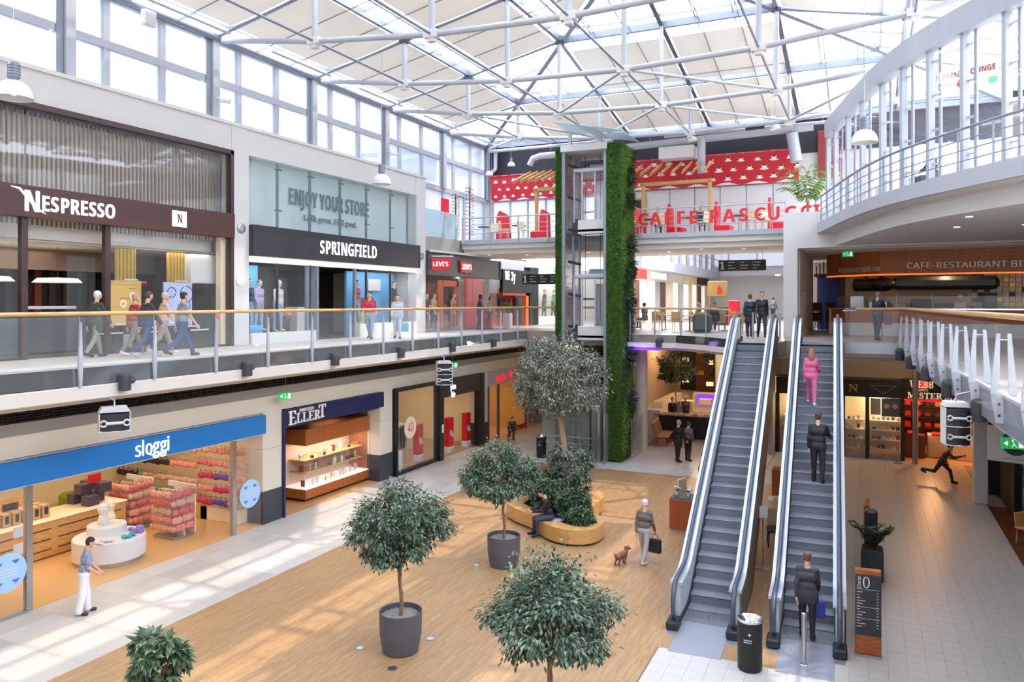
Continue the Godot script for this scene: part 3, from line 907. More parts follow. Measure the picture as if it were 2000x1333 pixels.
	for k in 10:
		part("mullion", G.new().bx(-13.1, -12.95, 9.6, 15, -46 - k * 2.7, -45.8 - k * 2.7), M.steelwhite, wn)
		part("curtain_panel", G.new().bx(-13.19, -13.1, 9.6, 15, -46.3 - k * 2.7, -48. - k * 2.7), mt("sheer", "e8ecff", .8, 0., {"emission_enabled": true, "emission": Color("dfe6ff"), "emission_energy_multiplier": .9}), wn)
	for k in 7:
		part("end_pane", G.new().bx(-17 + k * 2.6, -14.6 + k * 2.6, 10.2, 14.5, -74.95, -74.9), M.sheer, wn)
	var gr := thing("gallery_railing", "distant steel railing on the gallery of the hall beyond", "railing")
	rail_run(gr, [[-12.2, -45], [-12.2, -72]], 9.6, 3., [[1., .04], [.5, .02]], M.steelwhite)
	for k in 5:
		var z := -45.5 - k * 5.4
		var s := thing("distant_shopfront", ["white shopfront with red panel in the hall beyond", "shopfront with a row of lit squares in the hall beyond", "tall glazed shopfront in the hall beyond", "shopfront with orange lit window in the hall beyond", "pale shopfront before the end of the hall beyond"][k], "shopfront", T(-13.15, Y1, z - 1.5))
		part("surround", G.new().bx(-.3, 0, 0, 3.6, -2.5, 2.5), M.white, s)
		part("fascia", G.new().bx(0, .1, 2.9, 3.5, -2.4, 2.4), [M.red, M.white, M.white, M.cream, M.dark][k], s)
		for j in 3:
			part("window", G.new().bx(0, .06, .1, 2.8, -2.3 + j * 1.55, -.9 + j * 1.55), [M.softwhite, M.darkwood, M.tintglass, M.warmglow, M.cream][(k + j) % 5], s)
		if k == 1:
			for j in 5: part("light_square", G.new().bx(.1, .14, 3., 3.4, -2.2 + j * .9, -1.6 + j * .9), M.signwhite, s)
	# level 1: beige column, board, cafe chairs
	struct("column", G.new().tube([V(-9.85, Y1, -34.3), V(-9.85, 9.2, -34.3)], .24, 16), M.beige, "round beige column beside the planted lift tower on the upper floor")
	struct("column", G.new().tube([V(-9.4, 0, -34.6), V(-9.4, 4.9, -34.6)], .28, 16), M.beige, "round beige column beside the planted lift tower on the ground floor")
	struct("column", G.new().tube([V(-7.6, 0, -45), V(-7.6, 4.9, -45)], .3, 16), M.beige, "round column behind the bar in the passage")
	hang_board(V(-5.2, 8.5, -36.5), "1", "dark hanging direction board with a 1 over the upper passage")
	hang_board(V(-14.6, 7.95, -35.2), "1", "dark hanging direction board with a 1 left of the lift tower")
	hang_board(V(-5.1, 3.45, -40.6), "0", "dark hanging direction board with a 0 over the ground floor passage", 4.85)
	var kiosk := thing("cafe_kiosk", "wood panelled kiosk with red emblem behind the upper cafe", "kiosk", T(-8.3, Y1, -48.))
	part("panel", G.new().cbox(V(0, 2.2, 0), V(1.15, .95, .2), .03), mt("ochre", "8f7438", .5), kiosk)
	part("counter", G.new().cbox(V(0, .55, .2), V(1.4, 1.1, .6), .03), M.dark, kiosk)
	part("post", G.new().bx(-.5, -.44, 1.1, 1.75, -.05, .05), M.ochre, kiosk)
	part("post", G.new().bx(.44, .5, 1.1, 1.75, -.05, .05), M.ochre, kiosk)
	part("emblem", G.new().prism(PackedVector2Array([Vector2(-.12, 0), Vector2(.14, 0), Vector2(.15, .2), Vector2(.05, .42), Vector2(-.02, .5), Vector2(-.09, .3)]), .04, T(.12, 1.95, .11)), M.signred2, kiosk)
	solo("red_counter", G.new().cbox(V(-7.07, Y1 + .75, -46.5), V(.6, 1.5, .5), .04), M.signred2, "bright red counter block behind the upper cafe tables", "counter")
	for k in 5:
		table("wooden_table", ["wooden cafe table nearest the planted tower", "wooden cafe table second from the planted tower", "wooden cafe table in the middle behind the glass", "wooden cafe table before the dark seat", "wooden cafe table nearest the escalator"][k], T(-10.6 + k * 1.45, Y1, -37. - (k % 2) * 1.2), M.pinewood, M.dark, .42, "wooden tables of the upper cafe")
	for k in 11:
		place_chair("wooden_chair", M.pinewood, M.pinewood, .45, T(-11.0 + k * .66, Y1, -36.2 - (k % 3) * 1.1, k * 1.7), "slatted light wood chair behind the upper glass balustrade, %s from the planted tower" % nth(k), "light wood chairs of the upper cafe")
	var rack := thing("coat_stand", "dark coat stand covered with cushions behind the tower on the upper floor", "stand", T(-10.55, Y1, -35.2))
	part("body", G.new().ball(V(0, .75, 0), V(.3, .75, .25), 14), mt("maroon", "3e2522", .9), rack)
	solo("arm_chair", G.new().cbox(V(-6.9, Y1 + .42, -36.0), V(.8, .84, .8), .12), M.dark, "dark upholstered armchair in the upper cafe", "chair")
	# ground floor passage: sushi-style bar, bench, distant shops
	bar()

func vine(x: float, top: float) -> G:
	var g := G.new().tint(Color(.2, .12, .06))
	g.tube([V(x, Y2, -34.2), V(x, top, -34.2)], .04, 6)
	rng.seed = int(x * -10)
	for k in 160:
		var a := k * .5
		leaf(g, V(x + cos(a) * .1, Y2 + .3 + k * (top - Y2 - .3) / 160., -34.2 + sin(a) * .1), V(cos(a), R(-.4, .3), sin(a)), .16, .06, Color(.22, .13, .06).lerp(Color(.1, .16, .05), R(0, .8)))
	return g

func leaf(g: G, o: Vector3, d: Vector3, l: float, w: float, c: Color) -> void:
	var z := d.normalized()
	var x := z.cross(V(.03, 1, .02)).normalized()
	var y := x.cross(z)
	g.col = c
	g.usec = true
	var m := o + z * l * .5 + y * l * .06
	var e := o + z * l - y * l * .1
	g.tri(o, m - x * w * .5, e)
	g.tri(o, e, m + x * w * .5)

func n_window(called: String, x0: float, x1: float, y0: float, y1: float, z: float, k: int) -> void:
	var o := shell(called)
	for j in k + 1: part("mullion", G.new().bx(lerpf(x0, x1, j / float(k)) - .05, lerpf(x0, x1, j / float(k)) + .05, y0, y1, z - .06, z + .06), M.steelwhite, o)
	part("rail", G.new().bx(x0, x1, y1 - .05, y1 + .05, z - .07, z + .07), M.steelwhite, o)
	for j in k: part("pane", G.new().bx(lerpf(x0, x1, j / float(k)) + .06, lerpf(x0, x1, (j + 1.) / k) - .06, y0, y1, z - .02, z), mt("daylit", "eef3ff", .4, 0., {"emission_enabled": true, "emission": Color("e6edff"), "emission_energy_multiplier": .6}), o)

func hang_board(at: Vector3, digit: String, label: String, top := 9.3) -> void:
	var o := thing("direction_board", label, "sign", Transform3D(Basis(), at))
	part("panel", G.new().cbox(Vector3.ZERO, V(2.1, .5, .1), .02), M.black, o)
	for x in [-.9, .9]: part("rod", G.new().tube([V(x, .25, 0), V(x, top - at.y, 0)], .01, 5), M.steel, o)
	letters(digit, .34, .012, "Droid Serif", true, 1., o, M.white, T(-.88, 0, .052), "numeral")
	var tx := G.new()
	for c in 3:
		for r in 3: tx.bx(-.62 + c * .55, -.62 + c * .55 + [.3, .18, .34][(c + r) % 3], .12 - r * .13, .15 - r * .13, .05, .055)
	part("text_lines", tx, M.plaster, o)

func bar() -> void:
	var o := thing("food_bar", "food counter with dark front and mats in the ground floor passage", "bar", T(-8.1, 0, -38.8))
	part("near_front", G.new().cbox(V(0, .55, 0), V(3.0, 1.1, .5), .03), M.black, o)
	part("side_front", G.new().cbox(V(1.75, .55, -3.6), V(.5, 1.1, 7.2), .03), M.beige, o)
	part("top", G.new().cbox(V(0, 1.13, 0), V(3.3, .06, .9), .02).cbox(V(1.75, 1.13, -3.6), V(.8, .06, 7.4), .02), mt("bartop", "8a6f63", .4), o)
	part("end_panel", G.new().cbox(V(-2.2, .65, -.2), V(1.5, 1.3, .5), .02), M.white, o)
	part("glow_strip", G.new().bx(2.0, 2.06, .1, .2, -7, 0), mt("amber", "e0a53a", .4, 0., {"emission_enabled": true, "emission": Color("ffb53a"), "emission_energy_multiplier": .7}), o)
	part("lit_front", G.new().bx(-1.4, 3.6, .5, 1.15, -9.1, -9.), M.lilac, o, "violet lit panel of the rear counter")
	part("rear_counter", G.new().cbox(V(1, .6, -9.5), V(5.4, 1.2, .8), .03).cbox(V(-2.6, .6, -6.5), V(.6, 1.2, 5), .03), M.cream, o)
	for k in 9: part("fin", G.new().bx(1.35, 1.42, 1.16, 1.6, -.9 - k * .7, -.85 - k * .7), M.black, o)
	for k in 3: part("display_box", G.new().cbox(V(-.8 + k * .8, 1.3, -3.4 - k), V(.7, .3, .5), .02), M.cream, o)
	solo("menu_stand", G.new().cbox(V(-10.9, 1.55, -39.6), V(.25, .5, .1), .02), M.red, "small red menu stand on the bar end", "stand")
	solo("menu_stand", G.new().cbox(V(-11.2, 1.6, -39.8), V(.3, .5, .1), .02), M.cyan, "small pale blue menu stand on the bar end", "stand")
	for k in 4:
		var f := thing("food_tray", ["round wooden tray with food on the near bar counter", "square plate of sushi on the near bar counter", "small sauce tray on the near bar counter", "covered dish at the right corner of the bar"][k], "tray", T(-8.9 + k * .55, 1.16, -38.75))
		part("plate", G.new().lathe([Vector2(0, .01), Vector2(.13, .01), Vector2(.17, .04), Vector2(0, .03)], 14), M.white, f)
		for j in 4: part("food_piece", G.new().cbox(V(-.06 + .05 * j, .055, .02 * (j % 2)), V(.04, .04, .07), .008), [M.red, M.orange, M.cream, M.brickred][j], f)
	var be := thing("bench", "curved wooden bench with tall back beside the planted tower", "bench", T(-9.35, 0, -36.9, .1))
	part("seat", G.new().cbox(V(.5, .42, 0), V(.55, .08, 2.1), .03), mt("benchbrown", "9a6c4c", .5), be)
	part("base", G.new().cbox(V(.45, .2, 0), V(.4, .4, 2.0), .02), M.benchbrown, be)
	part("backrest", G.new().cbox(V(.1, .72, 0), V(.08, .75, 2.1), .03, Basis(V(0, 0, 1), .3)), M.benchbrown, be)
	solo("bench_mat", G.new().bx(-9.6, -7.7, .0, .012, -38.3, -35.9), M.parquet, "rectangle of wooden flooring under the curved bench", "mat")
	# distant ground floor shops, dim with warm lights
	for k in 6:
		var s := thing("distant_shop", ["dark shop with orange shelving at the end of the passage", "shop with mannequins at the left of the passage", "brown lit shop behind the trees", "shop with glowing column display", "dark shop with small white sign", "dim shop at the right end of the passage"][k], "shop", T(-16 + k * 2.9, 0, -58 - (k % 2) * 2.))
		part("back_panel", G.new().bx(-1.4, 1.4, 0, 4.7, -.3, 0), [M.dark, M.black, M.brown, M.darkwood, M.black, M.dimwall][k], s)
		for j in 5:
			for i in 4:
				if (i + j + k) % 2: part("lit_shelf", G.new().bx(-1.3 + i * .68, -.8 + i * .68, .6 + j * .8, .9 + j * .8, 0, .1), [M.warmglow, M.orange, M.gold][(i + k) % 3], s)
	for k in 2:
		mannequin(T(-14.6 + k * .7, 0, -47.), M.cream, M.gold, "pale mannequin in the passage shop, %s of the pair" % ["left", "right"][k], 1.75)

# ---------------------------------------------------------------- right side: lounge above, restaurant, bridge, shops below
func curve_pts(off: float) -> Array:
	var c := [[-1.9, -33.5], [-1.25, -30.7], [-.5, -27.5], [.25, -24.9], [1.1, -22.9], [2.0, -21.3], [3.07, -19.6], [4.2, -18.2], [5.6, -16.8]]
	var q := []
	for k in c.size():
		var a: Array = c[maxi(k - 1, 0)]
		var b: Array = c[mini(k + 1, c.size() - 1)]
		var d := Vector2(b[0] - a[0], b[1] - a[1]).normalized()
		q.append([c[k][0] + d.y * off, c[k][1] - d.x * off])
	return q

func smooth_pts(p: Array, n: int) -> Array:
	var cv := Curve3D.new()
	for k in p.size():
		var a: Array = p[maxi(k - 1, 0)]
		var b: Array = p[mini(k + 1, p.size() - 1)]
		var d := V(b[0] - a[0], 0, b[1] - a[1]) / 6.
		cv.add_point(V(p[k][0], 0, p[k][1]), -d, d)
	var q := []
	for k in n + 1:
		var o := cv.sample_baked(cv.get_baked_length() * k / n, true)
		q.append([o.x, o.z])
	return q

func wall_strip(p: Array, y0: float, y1: float, th: float) -> G:
	var g := G.new()
	for k in p.size() - 1:
		g.beam(V(p[k][0], (y0 + y1) / 2, p[k][1]), V(p[k + 1][0], (y0 + y1) / 2, p[k + 1][1]), th, y1 - y0)
	return g

func right_side() -> void:
	var c0 := smooth_pts(curve_pts(0.), 40)
	var cf := smooth_pts(curve_pts(.5), 40)
	var ce := smooth_pts(curve_pts(-.05), 40)
	var ci := smooth_pts(curve_pts(.55), 40)
	# lounge slab
	var f := shell("floor", "curved lounge slab on the second upper floor")
	var q := c0.duplicate()
	q.append([14, -16.8]); q.append([14, -39]); q.append([-1.9, -39])
	part("lounge_slab", slab_poly(q, 9.5, Y2), M.plaster, f)
	part("grey_edge", wall_strip(ce, 9.52, Y2 + .02, .1), M.steelwhite, f, "grey steel edge of the curved lounge floor")
	var q2 := ci.duplicate()
	q2.append([14, -16.4]); q2.append([14, -39]); q2.append([-1.2, -39])
	part("lower_slab", slab_poly(q2, 9.02, 9.5), M.white, f)
	for k in 8: part("downlight", G.new().lathe([Vector2(0, 0), Vector2(.09, 0), Vector2(.09, .02)], 12, T(2.4 + (k % 4) * 1.7, 9.0, -26 + (k / 4) * 3.)), M.lampglow if k != 3 else M.steel, f)
	# glazed lounge front: white columns, steel posts, panes, top band
	var w := shell("window_23", "curved glazed front of the lounge")
	part("top_band", wall_strip(cf, 13.45, 14.1, .3), M.steelwhite, w, "curved white band over the lounge glazing")
	part("sill", wall_strip(cf, Y2, 10.06, .2), M.steelwhite, w)
	var zs := [[-1.41, -33.6], [-1.08, -32.2], [-.6, -30.1], [-.12, -28.1], [.44, -26.05], [.95, -24.5], [1.53, -23.17], [2.2, -21.97], [2.92, -20.78], [3.75, -19.55], [4.7, -18.4]]
	for k in zs.size():
		var a := V(zs[k][0], 11.75, zs[k][1])
		part("column", G.new().box(a, V(.16, 3.5, .16), Basis(V(0, 1, 0), .4)), M.steelwhite, w)
		part("steel_post", G.new().tube([a + V(.22, -1.8, .22), a + V(.22, 1.7, .22)], .045, 8), M.steelgrey, w)
		for j in 4: part("clamp", G.new().box(a + V(.14, -1.3 + j * .9, .14), V(.2, .05, .05), Basis(V(0, 1, 0), -.8)), M.steel, w)
		if k + 1 < zs.size():
			var b := V(zs[k + 1][0], 11.75, zs[k + 1][1])
			part("pane", G.new().beam(a.lerp(b, .03), a.lerp(b, .97), .015, 3.4), M.glass, w)
	var ra := thing("lounge_railing", "curved steel bar railing in front of the glazed lounge", "railing")
	rail_run(ra, smooth_pts(curve_pts(.02), 16), Y2, 1.2, [[1.07, .035], [.3, .014], [.55, .014], [.8, .014]], M.steelgrey)
	var bn := thing("lounge_banner", "white lounge banner with red lettering and green corners behind the glazing", "banner", T(2.35, 12.9, -24.2, -.5))
	part("cloth", G.new().cbox(V(0, 0, 0), V(1.8, .75, .03), .005), M.white, bn)
	letters("CUSTOMER LOUNGE", .15, .01, "Droid Sans", true, .85, bn, M.darkred, T(0, .14, .02))
	part("emblem", G.new().lathe([Vector2(0, .0), Vector2(.12, 0), Vector2(.12, .01), Vector2(0, .01)], 16, Transform3D(Basis(V(1, 0, 0), PI / 2), V(0, -.12, .02))), M.red, bn)
	for x in [-.78, .78]: part("corner_patch", G.new().bx(x - .1, x + .1, -.3, -.12, .015, .02), M.exitgreen, bn)
	var inn := [[1.5, -26.4], [2.6, -24.6], [3.5, -23.], [4.6, -21.6], [.6, -28.4]]
	for k in 5:
		var a: Array = inn[k]
		var o := thing("lounge_tub_chair", ["white tub chair behind the lounge glazing, left of the seated person", "white tub chair under the lounge banner", "white tub chair right of the banner", "white tub chair at the right end of the lounge", "white tub chair near the palm end of the lounge"][k], "chair", T(a[0], Y2, a[1], -.6), "white tub chairs in the lounge")
		part("shell", G.new().lathe([Vector2(.2, 0), Vector2(.3, .15), Vector2(.36, .72), Vector2(.32, .72), Vector2(.28, .42), Vector2(0, .4)], 18), M.white, o)
		part("cushion", G.new().lathe([Vector2(0, .4), Vector2(.26, .4), Vector2(.26, .46), Vector2(0, .48)], 16), M.lilacsoft if M.has("lilacsoft") else mt("lilacsoft", "b7b4d8", .7), o)
	for k in 3:
		solo("lounge_partition", G.new().cbox(V(3.2 + k * 1.4, Y2 + .85, -26.3 + k * 2.), V(1.2, 1.7, .08), .02, Basis(V(0, 1, 0), -.5)), mt("screenblue", "c9d2ee", .4), ["pale blue partition screen left in the lounge", "pale blue partition screen in the middle of the lounge", "pale blue partition screen right in the lounge"][k], "partition")
	# white wall block: pillar and header
	var wb := shell("wall_block", "white pillar and deep header over the restaurant")
	part("header", G.new().bx(-3.03, 14, 8.95, 10.38, -33.1, -32.5), M.plaster, wb)
	part("pillar", G.new().bx(-3.03, -2.5, Y1, 8.95, -33.1, -32.5), M.plaster, wb)
	part("reveal", G.new().bx(-2.75, -2.45, Y1, 9.0, -41.5, -33.1), M.beige, wb)
	part("reveal_seam", G.new().bx(-2.75, -2.44, 7.28, 7.31, -41.5, -33.1), M.greywall, wb)
	part("rear_ceiling", G.new().bx(-2.8, 14, 8.92, 9.02, -46, -33.1), M.soffit, wb)
	part("rear_wall", G.new().bx(-2.6, 14, Y1, 9, -44.6, -44.3), mt("kitchenwall", "b6a48a", .7), wb)
	var bd := shell("door_2")
	part("leaf", G.new().bx(-2.3, -1.2, Y1, 8.1, -42.2, -42.1), mt("doorblue", "2b3770", .5), bd, "blue door leaf beside the restaurant")
	part("frame", G.new().bx(-1.2, -.95, Y1, 8.2, -42.3, -42.05).bx(-2.45, -.95, 8.1, 8.25, -42.3, -42.05), M.brown, bd)
	for k in 7: solo("coat_hook_rod", G.new().tube([V(-2.3 + k * .17, 8.05, -41.5), V(-2.3 + k * .17, 8.6 + (k % 3) * .12, -41.45)], .03, 6), M.maroon, "dark hanging rod above the blue door, %s from the left" % nth(k), "rod", "dark rods above the blue door")
	for k in 4: place_chair("stacked_chair", M.darkwood, M.dark, .4, T(-2.2 + (k % 2) * .6, Y1 + (k / 2) * .5, -41.2, 3.), ["dark wooden chair before the blue door, lower left", "dark wooden chair before the blue door, lower right", "dark wooden chair before the blue door, upper left", "dark wooden chair before the blue door, upper right"][k], "stacked chairs before the blue door")
	# restaurant: curved wooden fascia with lettering, counter, hoods, tiles
	var rs := thing("restaurant_fascia", "curved wooden restaurant fascia with pale letters and an orange glowing lower edge", "sign")
	var fp := [[-1.6, -37.6], [-1.0, -36.7], [-.3, -36.], [.5, -35.55], [1.5, -35.3], [3, -35.15], [9, -34.9]]
	part("panel", wall_strip(fp, 7.98, 9.4, .12), M.wood, rs)
	part("glow_edge", wall_strip(fp, 7.92, 7.98, .14), mt("orangeglow", "ff8a3a", .4, 0., {"emission_enabled": true, "emission": Color("ff7a2a"), "emission_energy_multiplier": 1.6}), rs, "orange light strip under the fascia")
	letters("CAFE-RESTAURANT BIERSTUBE", .22, .02, "Droid Sans", false, 1.33, rs, mt("palemetal", "d9cfc0", .3, .3), T(4.25, 8.28, -34.98, -.03))
	letters("RESTAURANT-BIERSTUBE", .19, .02, "Droid Sans", false, .72, rs, M.palemetal, T(-.3, 8.18, -35.88, -.68))
	var ct := thing("restaurant_counter", "long wooden restaurant counter with glass top on the upper floor", "counter")
	part("front", wall_strip([[-1.3, -36.6], [-.6, -35.6], [.6, -35.2], [9, -34.8]], 5.95, 6.5, .3), M.wood, ct)
	part("plinth", wall_strip([[-1.3, -36.6], [-.6, -35.6], [.6, -35.2], [9, -34.8]], Y1, 5.95, .26), M.white, ct)
	part("top", wall_strip([[-1.35, -36.7], [-.6, -35.7], [.6, -35.3], [9, -34.9]], 6.5, 6.56, .6), M.chrome, ct)
	part("sneeze_guard", wall_strip([[-1.2, -36.6], [-.5, -35.7], [.6, -35.35], [9, -34.95]], 6.58, 7.05, .015), M.glass, ct)
	part("end_post", G.new().bx(-1.5, -1.35, Y1, 6.55, -36.9, -36.5), M.pinewood, ct)
	for k in 6: part("guard_post", G.new().tube([V(-.2 + k * 1.3, 6.56, -35.4), V(-.2 + k * 1.3, 7.15, -35.4)], .015, 6), M.steel, ct)
	var hd := thing("extractor_hood", "short black drum-shaped extractor hood over the restaurant counter", "hood", T(.45, 7.55, -36.4))
	part("drum", G.new().tube([V(-.9, 0, -.4), V(.35, 0, .2)], .28, 18), M.black, hd)
	part("canopy", G.new().ball(V(.2, .02, .1), V(.5, .3, .45), 16), M.black, hd)
	for x in [-.5, .1]: part("duct", G.new().tube([V(x, .2, 0), V(x, 1.4, 0)], .08, 8), M.black, hd)
	var h2 := thing("extractor_hood", "long dark extractor hood over the restaurant kitchen", "hood", T(2.9, 7.6, -36.6))
	part("body", G.new().cbox(V(0, 0, 0), V(3.9, .55, .9), .16), mt("hooddark", "2c3536", .4, .3), h2)
	for x in [-1.2, .1, 1.3]: part("duct", G.new().bx(x - .14, x + .14, .25, 1.4, -.14, .14), M.hooddark, h2)
	var kt := shell("wall_kitchen", "kitchen wall with scattered coloured tiles")
	part("plaster", G.new().bx(-.9, 10, Y1, 8.9, -38.6, -38.4), M.kitchenwall, kt)
	rng.seed = 8
	for a in 13:
		for b in 11:
			part("wall_tile", G.new().cbox(V(4.2 + a * .23, 6.5 + b * .21, -38.38), V(.2, .19, .03), .006), [M.cream, M.cream, M.white, M.gold, M.charcoal, M.white, M.plaster][rng.randi() % 7], kt)
	for k in 7:
		var nm := ["steel coffee machine at the left of the kitchen", "steel oven block under the short hood", "stack of white plates behind the counter", "dark grill under the long hood", "shelf with dark pans under the long hood", "red and yellow sauce crate in the kitchen", "black cooker beside the cook"]
		var o := thing("kitchen_appliance", nm[k], "appliance", T(-.4 + k * .85, 6.35, -37.9))
		var hh: float = [.75, .5, .35, .6, .42, .3, .85][k]
		part("body", G.new().cbox(V(0, hh / 2, 0), V([.6, .75, .5, .8, .7, .55, .5][k], hh, .5), .03), [M.steel, M.steel, M.white, M.dark, M.charcoal, M.orange, M.black][k], o)
		part("panel", G.new().bx(-.22, .22, .06, .2, .25, .27), M.black, o)
		for j in 3: part("knob", G.new().tube([V(-.15 + j * .15, .25, .25), V(-.15 + j * .15, .25, .28)], .018, 8), M.charcoal, o)
	solo("kitchen_worktop", G.new().cbox(V(4, 6.3, -37.9), V(10, .08, .8), .02).bx(-1, 9, Y1, 6.26, -38.2, -37.6), M.steel, "steel kitchen worktop behind the restaurant counter", "worktop")
	# bridge balustrade with paired white fins
	var ed := func(z: float) -> float: return 1.08 + (z + 29.3) / 17.8 * .87 if z < -11.5 else 1.95 + (z + 11.5) / 16.5 * .65
	var bal := thing("glass_balustrade", "glass balustrade with wooden handrail along the right bridge", "balustrade")
	var hp := [V(-.35, 6.56, -29.25), V(.2, 6.57, -29.32), V(.85, 6.58, -29.1)]
	for z in [-28.2, -20., -11.5, -4., 3.]: hp.append(V(ed.call(z) - .03, 6.6, z))
	part("handrail", G.new().tube(hp, .045, 12), M.oakrail, bal)
	part("rail_clamp", G.new().tube([V(-.75, 6.5, -29.25), V(-.35, 6.53, -29.25)], .03, 8), M.chrome, bal)
	part("glass_panel", G.new().bx(-.7, 1.05, 5.1, 6.52, -29.28, -29.265), M.glass, bal)
	part("bottom_rail", G.new().beam(V(1.1, Y1 + .0, -29), V(1.93, Y1 + .0, -11.5), .07, .05).beam(V(1.93, Y1, -11.5), V(2.5, Y1, 3), .07, .05), M.steelwhite, bal)
	for k in 16:
		var z := -28.3 + k * 1.87
		var z2 := z + 1.85
		part("glass_panel", G.new().beam(V(ed.call(z) - .12, 5.82, z), V(ed.call(z2) - .12, 5.82, z2), .014, 1.36), M.railglass, bal)
		var x: float = ed.call(z) - .03
		for s in [-1, 1]:
			part("fin", G.new().prism(PackedVector2Array([Vector2(s * .17, 5.44), Vector2(s * .06, 5.44), Vector2(s * .045, 6.34), Vector2(s * .095, 6.34)]), .035, T(x, 0, z)), M.steelwhite, bal)
			part("bracket", G.new().prism(PackedVector2Array([Vector2(0, 5.44), Vector2(s * .17, 5.44), Vector2(s * .105, 5.02), Vector2(0, 5.02)]), .02, Transform3D(Basis(V(0, 1, 0), s * .35), V(x, 0, z + .05))), M.steelwhite, bal)
			for yy in [5.13, 5.3]: part("bolt", G.new().tube([V(x + s * .06, yy, z + .02), V(x + s * .06, yy, z + .075 - .02)], .022, 8), M.dark, bal)
		part("fin_tie", G.new().tube([V(x - .07, 6.25, z + .02), V(x + .07, 6.25, z + .02)], .012, 6), M.steel, bal)
	# dark cylinder floodlights on the bridge
	var fz := [-28.2, -25.1, -21.7, -18.4, -15.2]
	for k in 5:
		floodlight(V(ed.call(fz[k]) - .16 + .03 * k, 5.1 - k * .03, fz[k]), V(.34, 0, 0), "dark cylinder floodlight on the right bridge, %s from the escalator" % ["first", "second", "third", "fourth", "fifth"][k])
	# under the bridge: pillars, shop fronts
	struct("column", G.new().cbox(V(3.5, 2.45, -30.4), V(.42, 4.9, .42), .02), M.white, "white square column in front of the hot food shop")
	struct("column", G.new().cbox(V(3.75, 2.45, -23.05), V(.1, 4.9, .3), .02), M.white, "white slim column at the edge of the dark shop")
	struct("column", G.new().tube([V(1.85, 0, -36.5), V(1.85, 4.9, -36.5)], .11, 12), M.steelgrey, "slim grey column before the hot food shop")
	var wr := shell("wall_lower_right")
	part("grey_fascia", G.new().bx(-3.8, 8, 3.52, 4.9, -37.5, -37.1), M.greywall, wr)
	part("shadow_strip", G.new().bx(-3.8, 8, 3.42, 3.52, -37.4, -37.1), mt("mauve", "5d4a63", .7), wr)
	part("rear_wall", G.new().bx(-4, 9, 0, 4.9, -44.3, -44), mt("warmwall", "b38a5a", .7), wr)
	part("ceiling", G.new().bx(-4, 9, 3.5, 3.6, -44, -37.4), M.dark, wr)
	part("left_wall", G.new().bx(-4, -3.8, 0, 4.9, -44, -36), M.greywall, wr)
	shops_right()

func floodlight(at: Vector3, arm: Vector3, label: String) -> void:
	var o := thing("floodlight", label, "floodlight", Transform3D(Basis(), at), "dark cylinder floodlights on the gallery edges")
	var pr := [Vector2(.0, -.2), Vector2(.125, -.2), Vector2(.13, -.19), Vector2(.13, .1)]
	for k in 6: pr.append(Vector2(.13 * cos((k + 1) * PI / 12), .1 + .1 * sin((k + 1) * PI / 12)))
	part("housing", G.new().lathe(pr, 18), mt("floodgrey", "3d3e46", .5) if not M.has("floodgrey") else M.floodgrey, o)
	part("lens", G.new().lathe([Vector2(.1, -.205), Vector2(0, -.205)], 14), M.steel, o)
	part("arm", G.new().tube([Vector3.ZERO, arm * .7], .03, 8), M.floodgrey, o)
	part("ballast", G.new().ball(arm * .75, V(.1, .08, .1), 10), M.floodgrey, o)

